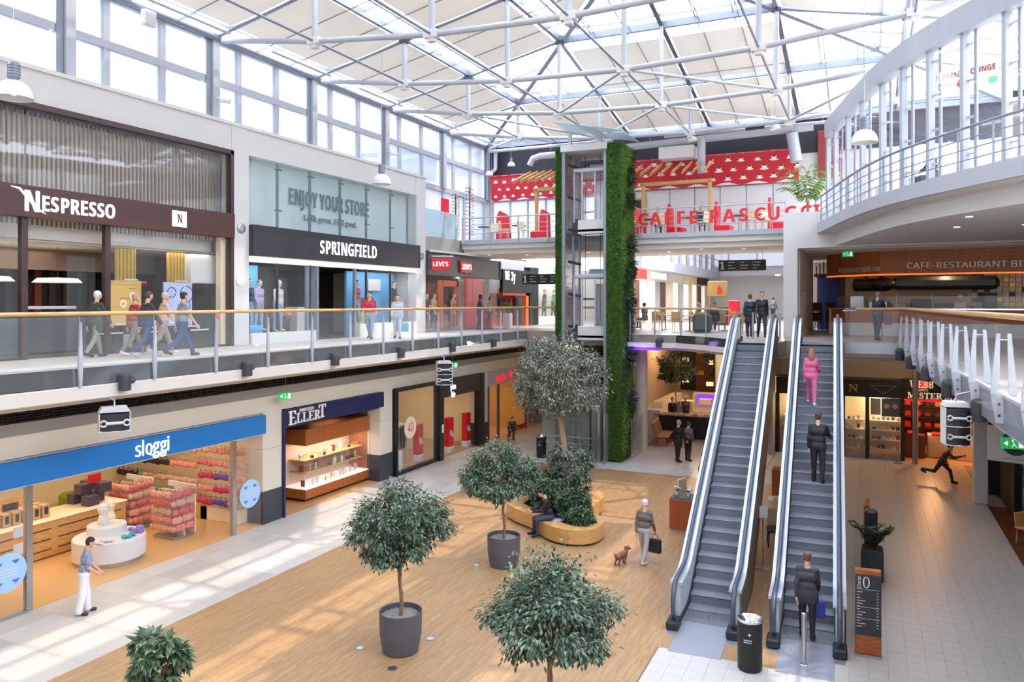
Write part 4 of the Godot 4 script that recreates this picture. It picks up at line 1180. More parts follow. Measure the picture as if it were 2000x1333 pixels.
func shops_right() -> void:
	var j := thing("jewellery_shopfront", "lit jewellery shop window with dark sign band under the bridge", "shopfront", T(0, 0, -37))
	part("sign_band", G.new().cbox(V(.25, 3.05, .05), V(2.4, .74, .2), .02).cbox(V(-2.4, 3.05, .05), V(2.7, .74, .2), .02), M.black, j)
	for x in [-3.7, -.95, .02, 1.4]: part("mullion", G.new().bx(x - .08, x + .08, 0, 2.7, -.06, .08), M.dark, j)
	part("plinth", G.new().bx(-3.7, 1.4, 0, .22, -.06, .06), M.steelgrey, j)
	for q in [[-3.6, -1.05], [-.85, -.08], [.12, 1.3]]: part("pane", G.new().bx(q[0], q[1], .22, 2.65, 0, .012), M.glass, j)
	part("poster", G.new().cbox(V(.95, 2.25, -.1), V(.75, .8, .02), .004), mt("posterdark", "31333f", .5), j, "dark portrait poster")
	for k in 2: part("poster_face", G.new().lathe([Vector2(0, 0), Vector2(.11, 0), Vector2(.11, .01), Vector2(0, .012)], 14, Transform3D(Basis(V(1, 0, 0), PI / 2), V(.78 + k * .32, 2.3, -.085))), M.skin, j)
	part("blind_panel", G.new().bx(.15, .55, 1.9, 2.62, -.12, -.1), M.greywall, j)
	letters("N", .3, .02, "Droid Serif", true, 1.2, j, M.gold, T(-.55, 3.05, .16), "initial")
	part("diamond_emblem", G.new().beam(V(.15, 3.2, .16), V(.65, 2.85, .16), .02, .015).beam(V(.65, 2.85, .16), V(1.15, 3.2, .16), .02, .015).beam(V(.15, 3.2, .16), V(1.15, 3.2, .16), .02, .015), M.steelgrey, j)
	part("back_panel", G.new().bx(-3.7, 1.4, .2, 2.7, -1.0, -.95), M.cream, j)
	rng.seed = 31
	for q in [[-3.5, -1.1], [-.85, -.1], [.15, 1.3]]:
		for k in 4: part("shelf", G.new().bx(q[0], q[1], .35 + k * .42, .38 + k * .42, -.9, -.2), M.white, j)
	var gi := 0
	for q in [[-.8, 3], [.2, 6], [-3.4, 8]]:
		for k in 4:
			for a in int(q[1]):
				var o := thing("jewellery_stand", "jewellery stand in the lit window under the bridge, %s pane, %s shelf, %s" % [{-.8: "narrow", .2: "right", -3.4: "left"}[q[0]], nth(k), nth(a)], "jewellery", T(q[0] + .08 + a * .19, .38 + k * .42, -37.5 + R(-.15, .2), R(-.4, .4)), "jewellery stands in the lit shop window")
				part("cushion", G.new().cbox(V(0, .05, 0), V(.13, .1 + .08 * (gi % 3), .1), .015), [M.white, M.cream, M.plaster, M.brickred, M.charcoal][gi % 5], o)
				if gi % 3 == 0: part("watch", G.new().tube([V(0, .08, .06), V(0, .14, .05)], .03, 8), M.gold, o)
				gi += 1
	lamp(j, V(.6, 2.55, -.5), "ffe0ae", 1.2, .2)
	lamp(j, V(-2.3, 2.55, -.5), "ffe0ae", 1.5, .2)
	# hot food shop with red lit counter
	var m := thing("food_shop", "dark fronted shop with cream letters, red strip and warm lit counters", "shop", T(0, 0, -37.1))
	part("sign_band", G.new().cbox(V(2.65, 3.1, .12), V(2.5, .86, .22), .02), M.black, m)
	part("red_strip", G.new().bx(1.45, 3.85, 2.6, 2.69, .1, .24), M.signred, m)
	letters("WEBB", .3, .03, "Droid Serif", true, .7, m, glow("creamglow", "ffe9bd", .9), T(2.1, 3.32, .25))
	letters("SERVICE", .08, .02, "Droid Serif", false, 1., m, M.creamglow, T(2.12, 3.08, .25))
	part("emblem", G.new().lathe([Vector2(0, 0), Vector2(.2, 0), Vector2(.2, .012), Vector2(0, .012)], 20, Transform3D(Basis(V(1, 0, 0), PI / 2), V(2.18, 3.33, .235))), M.signred, m, "red disc behind the letters")
	letters("MISTER MINIT", .24, .03, "Droid Serif", true, .98, m, M.creamglow, T(2.78, 2.84, .25))
	for k in 5: part("counter", G.new().cbox(V(1.9 + k * .95, .5, -1.2 - (k % 2) * .3), V(.85, 1.0, .6), .03), [M.darkwood, M.cream, M.cream, M.dark, M.cream][k], m)
	for k in 4: part("wall_shelf", G.new().bx(1.5, 6.5, .9 + k * .5, .93 + k * .5, -4.2, -3.6), M.dark, m)
	part("rear_panel", G.new().bx(1.42, 8, 0, 3.4, -4.3, -4.25), M.brown, m)
	part("warm_lamp", G.new().cbox(V(4.7, 1.15, -1.), V(.5, .2, .3), .02), M.warmglow, m)
	rng.seed = 14
	for k in 44:
		var a := k % 11
		var b := k / 11
		var o := solo("shop_ware", G.new().cbox(V(0, .09, 0), V(.26, R(.12, .3), .2), .02), [M.red, M.orange, M.dark, M.gold, M.brickred, M.charcoal][rng.randi() % 6], "small ware on the %s shelf of the dark fronted shop, %s from the left" % [nth(b), nth(a)], "goods", "wares on the dark shop's wall shelves", T(1.75 + a * .42, .96 + b * .5, -41.0))
	for k in 6: solo("food_tray", G.new().cbox(V(0, .05, 0), V(.36, .1, .26), .02), [M.red, M.signred2, M.orange][k % 3], "red tray on the dark shop's counters, %s row, %s from the left" % [["front", "rear"][k / 3], nth(k % 3)], "tray", "red trays on the shop counters", T(1.8 + (k % 3) * .95, 1.0, -38.4 + (k / 3) * .35))
	lamp(m, V(2.6, 2.5, -1.5), "ffb878", 2.2, .2)
	lamp(m, V(4.8, 1.6, -.6), "ff9a50", 1.4, .15)
	solo("queue_stand", G.new().tube([V(1.2, 0, -36.3), V(1.2, .9, -36.3)], .03, 8).lathe([Vector2(.18, 0), Vector2(.18, .03), Vector2(.03, .05)], 14, T(1.2, 0, -36.3)), M.steel, "thin steel queue stand before the jewellery window", "stand")
	# dark cafe at the right: burgundy fascia, white board with round green emblem, bottle fridge
	var d := thing("coffee_shopfront", "dark burgundy coffee shop front at the right edge", "shopfront")
	part("fascia", G.new().bx(3.9, 4.2, 2.7, 4.85, -30.2, -12), mt("burgundy", "35191b", .6), d)
	part("wall_panel", G.new().bx(4.2, 4.4, 0, 4.8, -32, -28.6), M.black, d)
	letters("COFFEE UND MORE", .3, .02, "Droid Sans", false, .9, d, M.white, T(3.88, 3.95, -25.5, -PI / 2))
	part("return_wall", G.new().bx(3.7, 9, 0, 4.8, -32.2, -31.9), M.dark, d)
	part("ceiling_slab", G.new().bx(4.2, 14, 4.5, 4.6, -31.9, 2), M.dark, d)
	part("back_wall", G.new().bx(9.5, 9.7, 0, 4.6, -31.9, 2), M.dimwall, d)
	var lb := thing("logo_board", "white board with a round dark green cup emblem under the bridge", "sign", T(3.95, 2.62, -26.6, -.35))
	part("board", G.new().cbox(V(0, 0, 0), V(1.45, 1.05, .1), .02), M.plaster, lb)
	part("ring", G.new().lathe([Vector2(.0, 0), Vector2(.36, 0), Vector2(.36, .02), Vector2(0, .02)], 28, Transform3D(Basis(V(1, 0, 0), PI / 2), V(0, .06, .05))), mt("logogreen", "174032", .5), lb, "dark green ring")
	part("ring_inset", G.new().lathe([Vector2(.0, 0), Vector2(.24, 0), Vector2(.24, .02), Vector2(0, .02)], 28, Transform3D(Basis(V(1, 0, 0), PI / 2), V(0, .06, .058))), M.dark, lb)
	for k in 3:
		var pts := []
		for a in 9: pts.append(V(-.09 + k * .08 + sin(a * .8) * .04, -.08 + a * .035, .085))
		part("steam_line", G.new().tube(pts, .016, 6), M.white, lb)
	part("caption", G.new().bx(-.3, .3, -.42, -.39, .05, .055), M.greywall, lb)
	var fr := thing("bottle_fridge", "dark bottle fridge with glass door at the right edge", "fridge", T(4.75, 0, -27.2, -.5))
	part("body", G.new().bx(-.5, .5, 0, 2.1, -.6, -.02), M.black, fr)
	part("interior", G.new().bx(-.44, .44, .2, 2.0, -.03, .0), M.softwhite, fr)
	for k in 5: part("shelf", G.new().bx(-.45, .45, .25 + k * .34, .27 + k * .34, 0, .25), M.steel, fr)
	part("frame", G.new().bx(-.5, -.45, 0, 2.1, 0, .3).bx(.45, .5, 0, 2.1, 0, .3).bx(-.5, .5, 2.0, 2.1, 0, .3).bx(-.5, .5, 0, .2, 0, .3), M.black, fr)
	for k in 40:
		var a := k % 8
		var b := k / 8
		var o := thing("drink_bottle", "small drink bottle on the %s shelf of the dark fridge, %s from the left" % [nth(b), nth(a)], "bottle", Transform3D(Basis(V(0, 1, 0), -.5), V(4.75, 0, -27.2) + Basis(V(0, 1, 0), -.5) * V(-.38 + a * .108, .28 + b * .34, .14)), "bottles in the dark fridge")
		part("bottle_body", G.new().lathe([Vector2(.0, 0), Vector2(.04, 0), Vector2(.04, .16), Vector2(.016, .22), Vector2(.016, .25)], 10), [M.gold, M.exitgreen, M.cyan, M.red, M.darkred][b], o)
		part("cap", G.new().lathe([Vector2(.018, .25), Vector2(.018, .27), Vector2(0, .27)], 8), M.white, o)
	for k in 3:
		table("coffee_table", ["round coffee shop table nearest the white column", "round coffee shop table beside the fridge", "round coffee shop table at the right edge"][k], T(4.4 + k * .6, 0, -24.9 + k * 1.6), M.pinewood, M.dark, .4)
		place_chair("shell_chair", M.pinewood, M.pinewood, .38, T(4.1 + k * .55, 0, -25.7 + k * 1.5, .8), ["light wooden shell chair nearest the white column", "light wooden shell chair beside the middle coffee table", "light wooden shell chair at the right picture edge"][k], "wooden chairs of the coffee shop")
	lamp(d, V(6, 4., -26), "ffc890", 1.5, .2)

# ---------------------------------------------------------------- escalators
func escalators() -> void:
	escalator(T(-3.06, 0, -15.97, .0349), "left escalator rising to the upper floor, empty steps")
	escalator(T(-1.07, 0, -15.97, .0349), "right escalator rising to the upper floor, people on its steps")

func esc_y(s: float) -> float:
	# height of the step line s metres behind the foot
	return clampf((s - 1.35) * tan(PI / 6), 0, Y1)

func esc_path(h: float, x: float, s0: float, s1: float) -> Array:
	var q := []
	var ss := [s0, .9, 1.15, 1.35, 1.6, 1.9, 10.2, 10.5, 10.75, 11.0, 11.3, s1]
	for s in ss:
		if s < s0 or s > s1: continue
		var y := (esc_y(s - .25) + esc_y(s) + esc_y(s + .25)) / 3. if s > 1. and s < 11.2 else esc_y(s)
		q.append(V(x, y + h, -s))
	return q

func esc_skin(o: Node3D, called: String, x: float, w: float, h0: float, h1: float, s0: float, s1: float, m: Material, label := "") -> void:
	var lo := esc_path(h0, x, s0, s1)
	var hi := esc_path(h1, x, s0, s1)
	var g := G.new()
	for k in lo.size() - 1:
		for sx in [-1, 1]:
			var d := V(sx * w / 2, 0, 0)
			var q := [lo[k] + d, lo[k + 1] + d, hi[k + 1] + d, hi[k] + d]
			if sx < 0: q.reverse()
			g.quad(q[0], q[1], q[2], q[3])
		var e := V(w / 2, 0, 0)
		g.quad(hi[k] - e, hi[k] + e, hi[k + 1] + e, hi[k + 1] - e)
		g.quad(lo[k] + e, lo[k] - e, lo[k + 1] - e, lo[k + 1] + e)
	for k in [0, lo.size() - 1]:
		var e := V(w / 2, 0, 0)
		var q := [lo[k] - e, lo[k] + e, hi[k] + e, hi[k] - e]
		if k: q.reverse()
		g.quad(q[0], q[1], q[2], q[3])
	part(called, g, m, o, label)

func escalator(at: Transform3D, label: String) -> void:
	var o := thing("escalator", label, "escalator", at)
	# steps
	var st := G.new().cbox(V(0, -.012, 0), V(1.0, .024, .39), .006).bx(-.5, .5, -.2, -.024, -.17, -.15).done()
	var rs := G.new()
	for k in 24: rs.bx(-.48 + k * .041, -.465 + k * .041, 0, .006, -.19, .19)
	var ridge := rs.done()
	for k in 28:
		var s := .62 + k * .365 if k < 2 else 1.0 + (k - 1) * .3464
		var y := esc_y(s + .05)
		y = clampf(floor(y / .2 + .5) * .2 if k > 3 and k < 26 else y, 0, Y1)
		if s > 10.9: continue
		var p := part("step", st, M.step, o)
		p.position = V(0, y, -s)
		var p2 := part("tread_ridges", ridge, M.step, p)
	# risers
	for k in 27:
		var y := k * .2
		part("riser", G.new().bx(-.5, .5, y + .0, y + .19, -(1.35 + y / tan(PI / 6) + .19), -(1.35 + y / tan(PI / 6) + .17)), M.riser, o)
	part("comb_plate", G.new().bx(-.5, .5, .0, .02, -.45, 1.05), M.plate, o, "metal landing plate at the foot")
	part("comb_plate", G.new().bx(-.5, .5, Y1, Y1 + .015, -12.6, -11.0), M.plate, o, "metal landing plate at the top")
	part("comb_teeth", G.new().bx(-.5, .5, .0, .022, -.55, -.45), mt("combyellow", "8e8b86", .4, .4), o)
	for sx in [-1, 1]:
		var x: float = sx * .605
		esc_skin(o, "balustrade", x, .16, -.1, .84, .42, 11.7, M.alu, "pale metal balustrade panel")
		esc_skin(o, "skirt", sx * .515, .02, -.25, .14, .3, 11.9, M.rubber)
		esc_skin(o, "deck", x, .25, .8, .86, .36, 11.8, M.alu)
		# handrail with newel ends
		var hp := []
		for a in 9: hp.append(V(x, .5 + .44 * sin(-PI / 2 + a * PI / 8), -.42 + .42 * cos(-PI / 2 + a * PI / 8)))
		hp.append_array(esc_path(.94, x, .8, 11.5))
		for a in 9: hp.append(V(x, Y1 + .5 + .44 * cos(a * PI / 8), -11.9 - .44 * sin(a * PI / 8)))
		part("handrail", G.new().tube(hp, .05, 10), M.handrail, o, "dark rubber handrail")
		part("newel_glass", G.new().lathe([Vector2(.0, -.02), Vector2(.4, -.02), Vector2(.4, .02), Vector2(0, .02)], 20, Transform3D(Basis(V(0, 0, 1), PI / 2), V(x, .5, -.44))), M.tintglass, o)
		part("newel_box", G.new().cbox(V(x, .09, -.1), V(.26, .18, .42), .03), M.rubber, o)
		part("brush_box", G.new().cbox(V(x, Y1 + .1, -12.1), V(.2, .2, .4), .03), M.rubber, o)
		esc_skin(o, "cladding", sx * .705, .03, -.85, .8, .6, 11.6, M.clad, "brown side cladding")
	esc_skin(o, "underside", 0, 1.4, -.9, -.85, 1.2, 11.6, M.clad)
	part("foot_cladding", G.new().bx(-.7, .7, -.02, .0, -1.3, .3), M.plate, o)

# ---------------------------------------------------------------- lift tower with planted walls
func lift() -> void:
	var o := thing("lift_tower", "tall open lift shaft framed in grey steel between planted green walls", "lift")
	part("frame_post", G.new().bx(-12.12, -11.98, 0, 13.65, -31.62, -31.5), M.steelgrey, o)
	part("frame_post", G.new().bx(-10.22, -10.1, 0, 13.65, -31.62, -31.5), M.steelgrey, o)
	part("side_panel", G.new().bx(-12.12, -12.08, 0, 13.65, -33.9, -31.62), M.steel, o)
	part("side_panel", G.new().bx(-10.14, -10.1, 0, 13.65, -33.9, -31.62), M.steel, o)
	part("guide_rail", G.new().bx(-11.9, -11.8, 0, 13.4, -32.3, -32.2).bx(-11.74, -11.66, 0, 13.4, -32.7, -32.6), M.steelgrey, o)
	part("guide_rail", G.new().bx(-10.34, -10.26, 0, 13.4, -32.3, -32.2), M.charcoal, o)
	part("top_slab", G.new().cbox(V(-11.1, 13.5, -32.6), V(2.1, .3, 2.4), .02), M.plaster, o)
	for k in 9:
		part("bracket", G.new().tube([V(-11.95, 1.5 + k * 1.42, -31.9), V(-11.6, 1.4 + k * 1.42, -32.5)], .06, 8), M.charcoal, o)
		if k % 2: part("bracket", G.new().tube([V(-10.3, 1.5 + k * 1.42, -31.9), V(-10.25, 1.4 + k * 1.42, -32.5)], .05, 8), M.charcoal, o)
	for y in [4.2, 6.9, 9.6, 12.4]: part("rear_bar", G.new().bx(-12., -10.2, y, y + .1, -33.95, -33.85), M.steelgrey, o)
	for x in [-11.45, -10.75]: part("cable", G.new().tube([V(x, 6, -32.7), V(x, 13.4, -32.7)], .012, 5), M.dark, o)
	for k in 2:
		part("canopy_pane", G.new().box(V(-11.35 + k * 1.3, 14.35 - k * .25, -31.9), V(1.9, .02, 2.6), Basis(V(0, 0, 1), -.22)), M.canopyglass, o, "sloped glass canopy sheet")
		part("canopy_bearer", G.new().bx(-11.9 + k * 1.4, -11.75 + k * 1.4, 13.6, 14.25, -31.8, -31.7), M.steelwhite, o)
	for c in [["upper lift car, high in the shaft with white base panel", 10.0], ["lower lift car, level with the upper gallery", 5.35]]:
		var q := thing("lift_car", c[0], "lift car", T(-11.0, c[1], -32.75))
		part("base_panel", G.new().cbox(V(.1, .1, .75), V(1.3, .62, .1), .02), M.plaster, q)
		part("side_box", G.new().cbox(V(-.68, .1, .6), V(.22, .75, .3), .02), M.charcoal, q)
		part("floor_plate", G.new().bx(-.75, .75, -.1, 0, -.8, .8), M.dark, q)
		for x in [-.72, -.35, .25, .72]: part("mullion", G.new().bx(x - .03, x + .03, .3, 2.5, .72, .78), M.steelwhite, q)
		part("glazing", G.new().bx(-.72, .72, .4, 2.45, .74, .75).bx(-.75, -.74, .4, 2.45, -.75, .75), M.glass, q)
		part("rear_door", G.new().bx(-.3, .5, .05, 2.3, -.8, -.75), M.steel, q)
		part("roof", G.new().cbox(V(0, 2.6, 0), V(1.5, .18, 1.6), .03), M.steelwhite, q)
		part("roof_gear", G.new().cbox(V(.2, 2.8, 0), V(.8, .25, .6), .04), M.steelgrey, q)
	# planted walls
	for k in 2:
		var x0: float = [-12.42, -10.1][k]
		var x1: float = [-12.12, -9.42][k]
		var z1: float = -31.5
		var z0: float = [-33.2, -33.4][k]
		var g := thing("green_wall", ["narrow planted moss wall left of the lift shaft", "broad planted moss wall right of the lift shaft with bright ferns"][k], "green wall", T(0, 0, 0))
		part("backing", G.new().bx(x0, x1, .1, 13.6, z0, z1), M.moss, g)
		rng.seed = 40 + k
		var lf := G.new()
		for j in [4200, 9500][k]:
			var y := R(.2, 13.55)
			var side: bool = rng.randf() < [.75, .42][k]
			var p := V(R(x0, x1), y, z1) if side else V(x1 if k else (x1 if rng.randf() < .3 else x0), y, R(z0, z1))
			var nd := V(R(-.6, .6), R(-.9, .3), 1.) if side else V(1. if p.x > x0 + .1 else -1., R(-.9, .3), R(-.6, .6))
			var t := rng.randf()
			var patch := sin(y * 1.7 + p.z * 3.) + sin(y * .6 + k)
			var cl := Color(.028, .06, .012).lerp(Color(.085, .15, .022), t)
			if not side and patch > .1: cl = Color(.1, .2, .03).lerp(Color(.28, .42, .06), t)
			if not side and patch < -1.: cl = Color(.02, .04, .03).lerp(Color(.05, .06, .06), t)
			leaf(lf, p, nd, R(.04, .09) if side else R(.06, .2), R(.025, .05), cl)
		stuff("foliage", lf, M.leaf, g)
	for k in 7:
		var y: float = [12.3, 11.2, 9.3, 8.2, 6.7, 4.6, 2.6][k]
		var b := G.new()
		rng.seed = 60 + k
		for j in 130:
			var a := R(0, TAU)
			leaf(b, V(-9.42 + R(0, .15), y + R(-.35, .35), -32.6 + R(-.4, .6)), V(R(.3, 1), R(-1., .4), R(-.7, .7)), R(.15, .38), R(.05, .09), Color(.02, .05, .02).lerp(Color(.06, .1, .05), rng.randf()))
		solo("wall_fern", b, M.leaf, ["dark fern at the top of the broad green wall", "dark fern below the top of the broad green wall", "dark fern level with the red letters", "dark fern below the terrace slab edge", "dark fern above the upper gallery", "dark fern above the violet fascia", "lowest dark fern on the broad green wall"][k], "fern")
	# glass enclosure at the foot
	var e := thing("glass_enclosure", "low glass box with steel edges at the foot of the lift tower", "glass box")
	part("front_pane", G.new().bx(-12.9, -10.3, 0, 2.2, -31.2, -31.18), M.tintglass, e)
	part("side_pane", G.new().bx(-10.3, -10.28, 0, 2.2, -33.4, -31.2), M.tintglass, e)
	part("side_pane", G.new().bx(-12.92, -12.9, 0, 2.2, -33.4, -31.2), M.tintglass, e)
	part("top", G.new().cbox(V(-11.6, 2.3, -32.2), V(2.65, .2, 2.1), .03), M.steel, e)
	part("corner_post", G.new().bx(-10.36, -10.26, 0, 2.3, -31.24, -31.14), M.steel, e)
	part("mid_post", G.new().bx(-10.72, -10.66, 0, 2.2, -31.24, -31.16), M.dark, e)
	part("bar", G.new().bx(-12.9, -10.3, .98, 1.03, -31.17, -31.13).bx(-12.9, -10.3, .72, .75, -31.17, -31.13), M.steel, e)
	part("inner_floor", G.new().bx(-12.8, -10.4, 0, .06, -33.3, -31.3), mt("olive", "6b7046", .6), e)
	part("rear_wall", G.new().bx(-12.8, -10.4, 0, 1.8, -33.4, -33.3), M.olive, e)
	var p2 := thing("glass_screen", "free glass screen panels beside the broad green wall", "glass screen")
	part("pane", G.new().bx(-10.0, -9.98, 0, 2.1, -31.9, -30.9), M.tintglass, p2)
	part("pane", G.new().bx(-9.25, -9.23, 0, 1.75, -34.2, -32.4), M.tintglass, p2)
	part("post", G.new().bx(-9.27, -9.21, 0, 1.75, -32.44, -32.38).bx(-10.02, -9.96, 0, 2.1, -30.94, -30.88), M.steel, p2)
	# left gallery balustrade
	gallery_balustrade()

func gallery_balustrade() -> void:
	var b := thing("glass_balustrade", "long glass balustrade with round oak handrail along the left upper gallery", "balustrade")
	part("handrail", G.new().tube([V(EX + .02, 6.56, 3), V(EX + .02, 6.56, -33.8), V(EX + .2, 6.56, -34.3), V(-9.5, 6.56, -34.4)], .045, 12), M.oakrail, b, "round oak handrail")
	for k in 24:
		var z := -9.05 - (k - 6) * 1.862 + .0
		if z < -34: continue
		var pr := PackedVector2Array([Vector2(-.02, 5.0), Vector2(.03, 5.0), Vector2(.06, 5.44), Vector2(.02, 6.36), Vector2(-.01, 6.38), Vector2(-.04, 5.44)])
		part("fin_post", G.new().prism(pr, .05, Transform3D(Basis(V(0, 0, 1), V(0, 1, 0), V(-1, 0, 0)), V(EX + .11, 0, z))), M.steelwhite, b)
		part("glass_clamp", G.new().tube([V(EX + .05, 6.2, z), V(EX + .05, 6.5, z)], .012, 6), M.steel, b)
		part("glass_panel", G.new().bx(EX + .05, EX + .062, 5.04, 6.5, z - 1.84, z - .02), M.railglass, b)
	part("floor_trim", G.new().bx(EX - .03, EX + .06, Y1 - .01, Y1 + .025, -34.4, 4), M.steelwhite, b)
	var c := thing("glass_balustrade", "glass balustrade with oak handrail before the upper cafe tables", "balustrade")
	part("handrail", G.new().tube([V(-9.5, 6.54, -32.4), V(-7.2, 6.54, -32.4), V(-5.9, 6.54, -31.6), V(-4.75, 6.5, -30.2)], .045, 12), M.oakrail, c)
	for k in 4:
		var a := V(-9.3 + k * 1.1, 0, -32.36) if k < 3 else V(-5.9, 0, -31.5)
		part("post", G.new().tube([a + V(0, 4.95, 0), a + V(0, 6.5, 0)], .028, 8), M.steel, c)
		var e := V(-8.2 + k * 1.1, 0, -32.36) if k < 2 else (V(-5.9, 0, -31.5) if k == 2 else V(-4.8, 0, -30.1))
		part("glass_panel", G.new().beam(a + V(0, 5.75, 0), e + V(0, 5.75, 0), .012, 1.45), M.glass, c)
	for k in 6:
		floodlight(V(EX + .16, 5.05, -11.91 - k * 3.72), V(-.1, 0, -.3), "dark cylinder floodlight on the left gallery edge, %s from the left" % ["first", "second", "third", "fourth", "fifth", "sixth"][k])
	floodlight(V(-8.0, 5.1, -32.2), V(0, 0, -.2), "dark cylinder floodlight before the upper cafe balustrade")

# ---------------------------------------------------------------- ground floor shops, left
const WEST := PI / 2   # lettering that faces +x

func garment_meshes() -> Array:
	var a := G.new().ball(V(-.045, 0, 0), V(.055, .06, .05), 8).ball(V(.045, 0, 0), V(.055, .06, .05), 8).tube([V(-.08, .03, 0), V(0, .13, 0), V(.08, .03, 0)], .008, 5, false).done()
	var b := G.new().cbox(V(0, 0, 0), V(.15, .13, .07), .03).tube([V(0, .06, 0), V(0, .13, 0)], .008, 5, false).done()
	var c := G.new().ball(V(0, -.01, 0), V(.08, .075, .045), 8).tube([V(0, .06, 0), V(0, .13, 0)], .008, 5, false).done()
	return [a, b, c]

func hung(ms: Array, k: int, m: Material, label: String, group: String, at: Transform3D) -> void:
	var o := solo("hanging_garment", ms[k % 3], m, label, "garment", group, at * Transform3D(Basis.from_scale(Vector3.ONE * 1.45), Vector3.ZERO))

func sticker(y: float, z: float, label: String) -> void:
	var o := thing("round_sticker", label, "sticker", T(FX + .03, y, z, WEST))
	part("disc", G.new().lathe([Vector2(0, 0), Vector2(.42, 0), Vector2(.42, .008), Vector2(0, .008)], 32, Transform3D(Basis(V(1, 0, 0), PI / 2), Vector3.ZERO)), mt("stickerblue", "a9cdea", .5), o)
	for k in 4: part("printed_garment", G.new().prism(PackedVector2Array([Vector2(-.09, .04), Vector2(.09, .04), Vector2(0, -.05)]), .004, T(-.18 + (k % 2) * .36, .2 - (k / 2) * .42, .01)), mt("stickerink", "5b6fb0", .6), o)
	for k in 3: part("text_line", G.new().bx(-.22, .22, .05 - k * .07, .07 - k * .07, .008, .014), M.white, o)

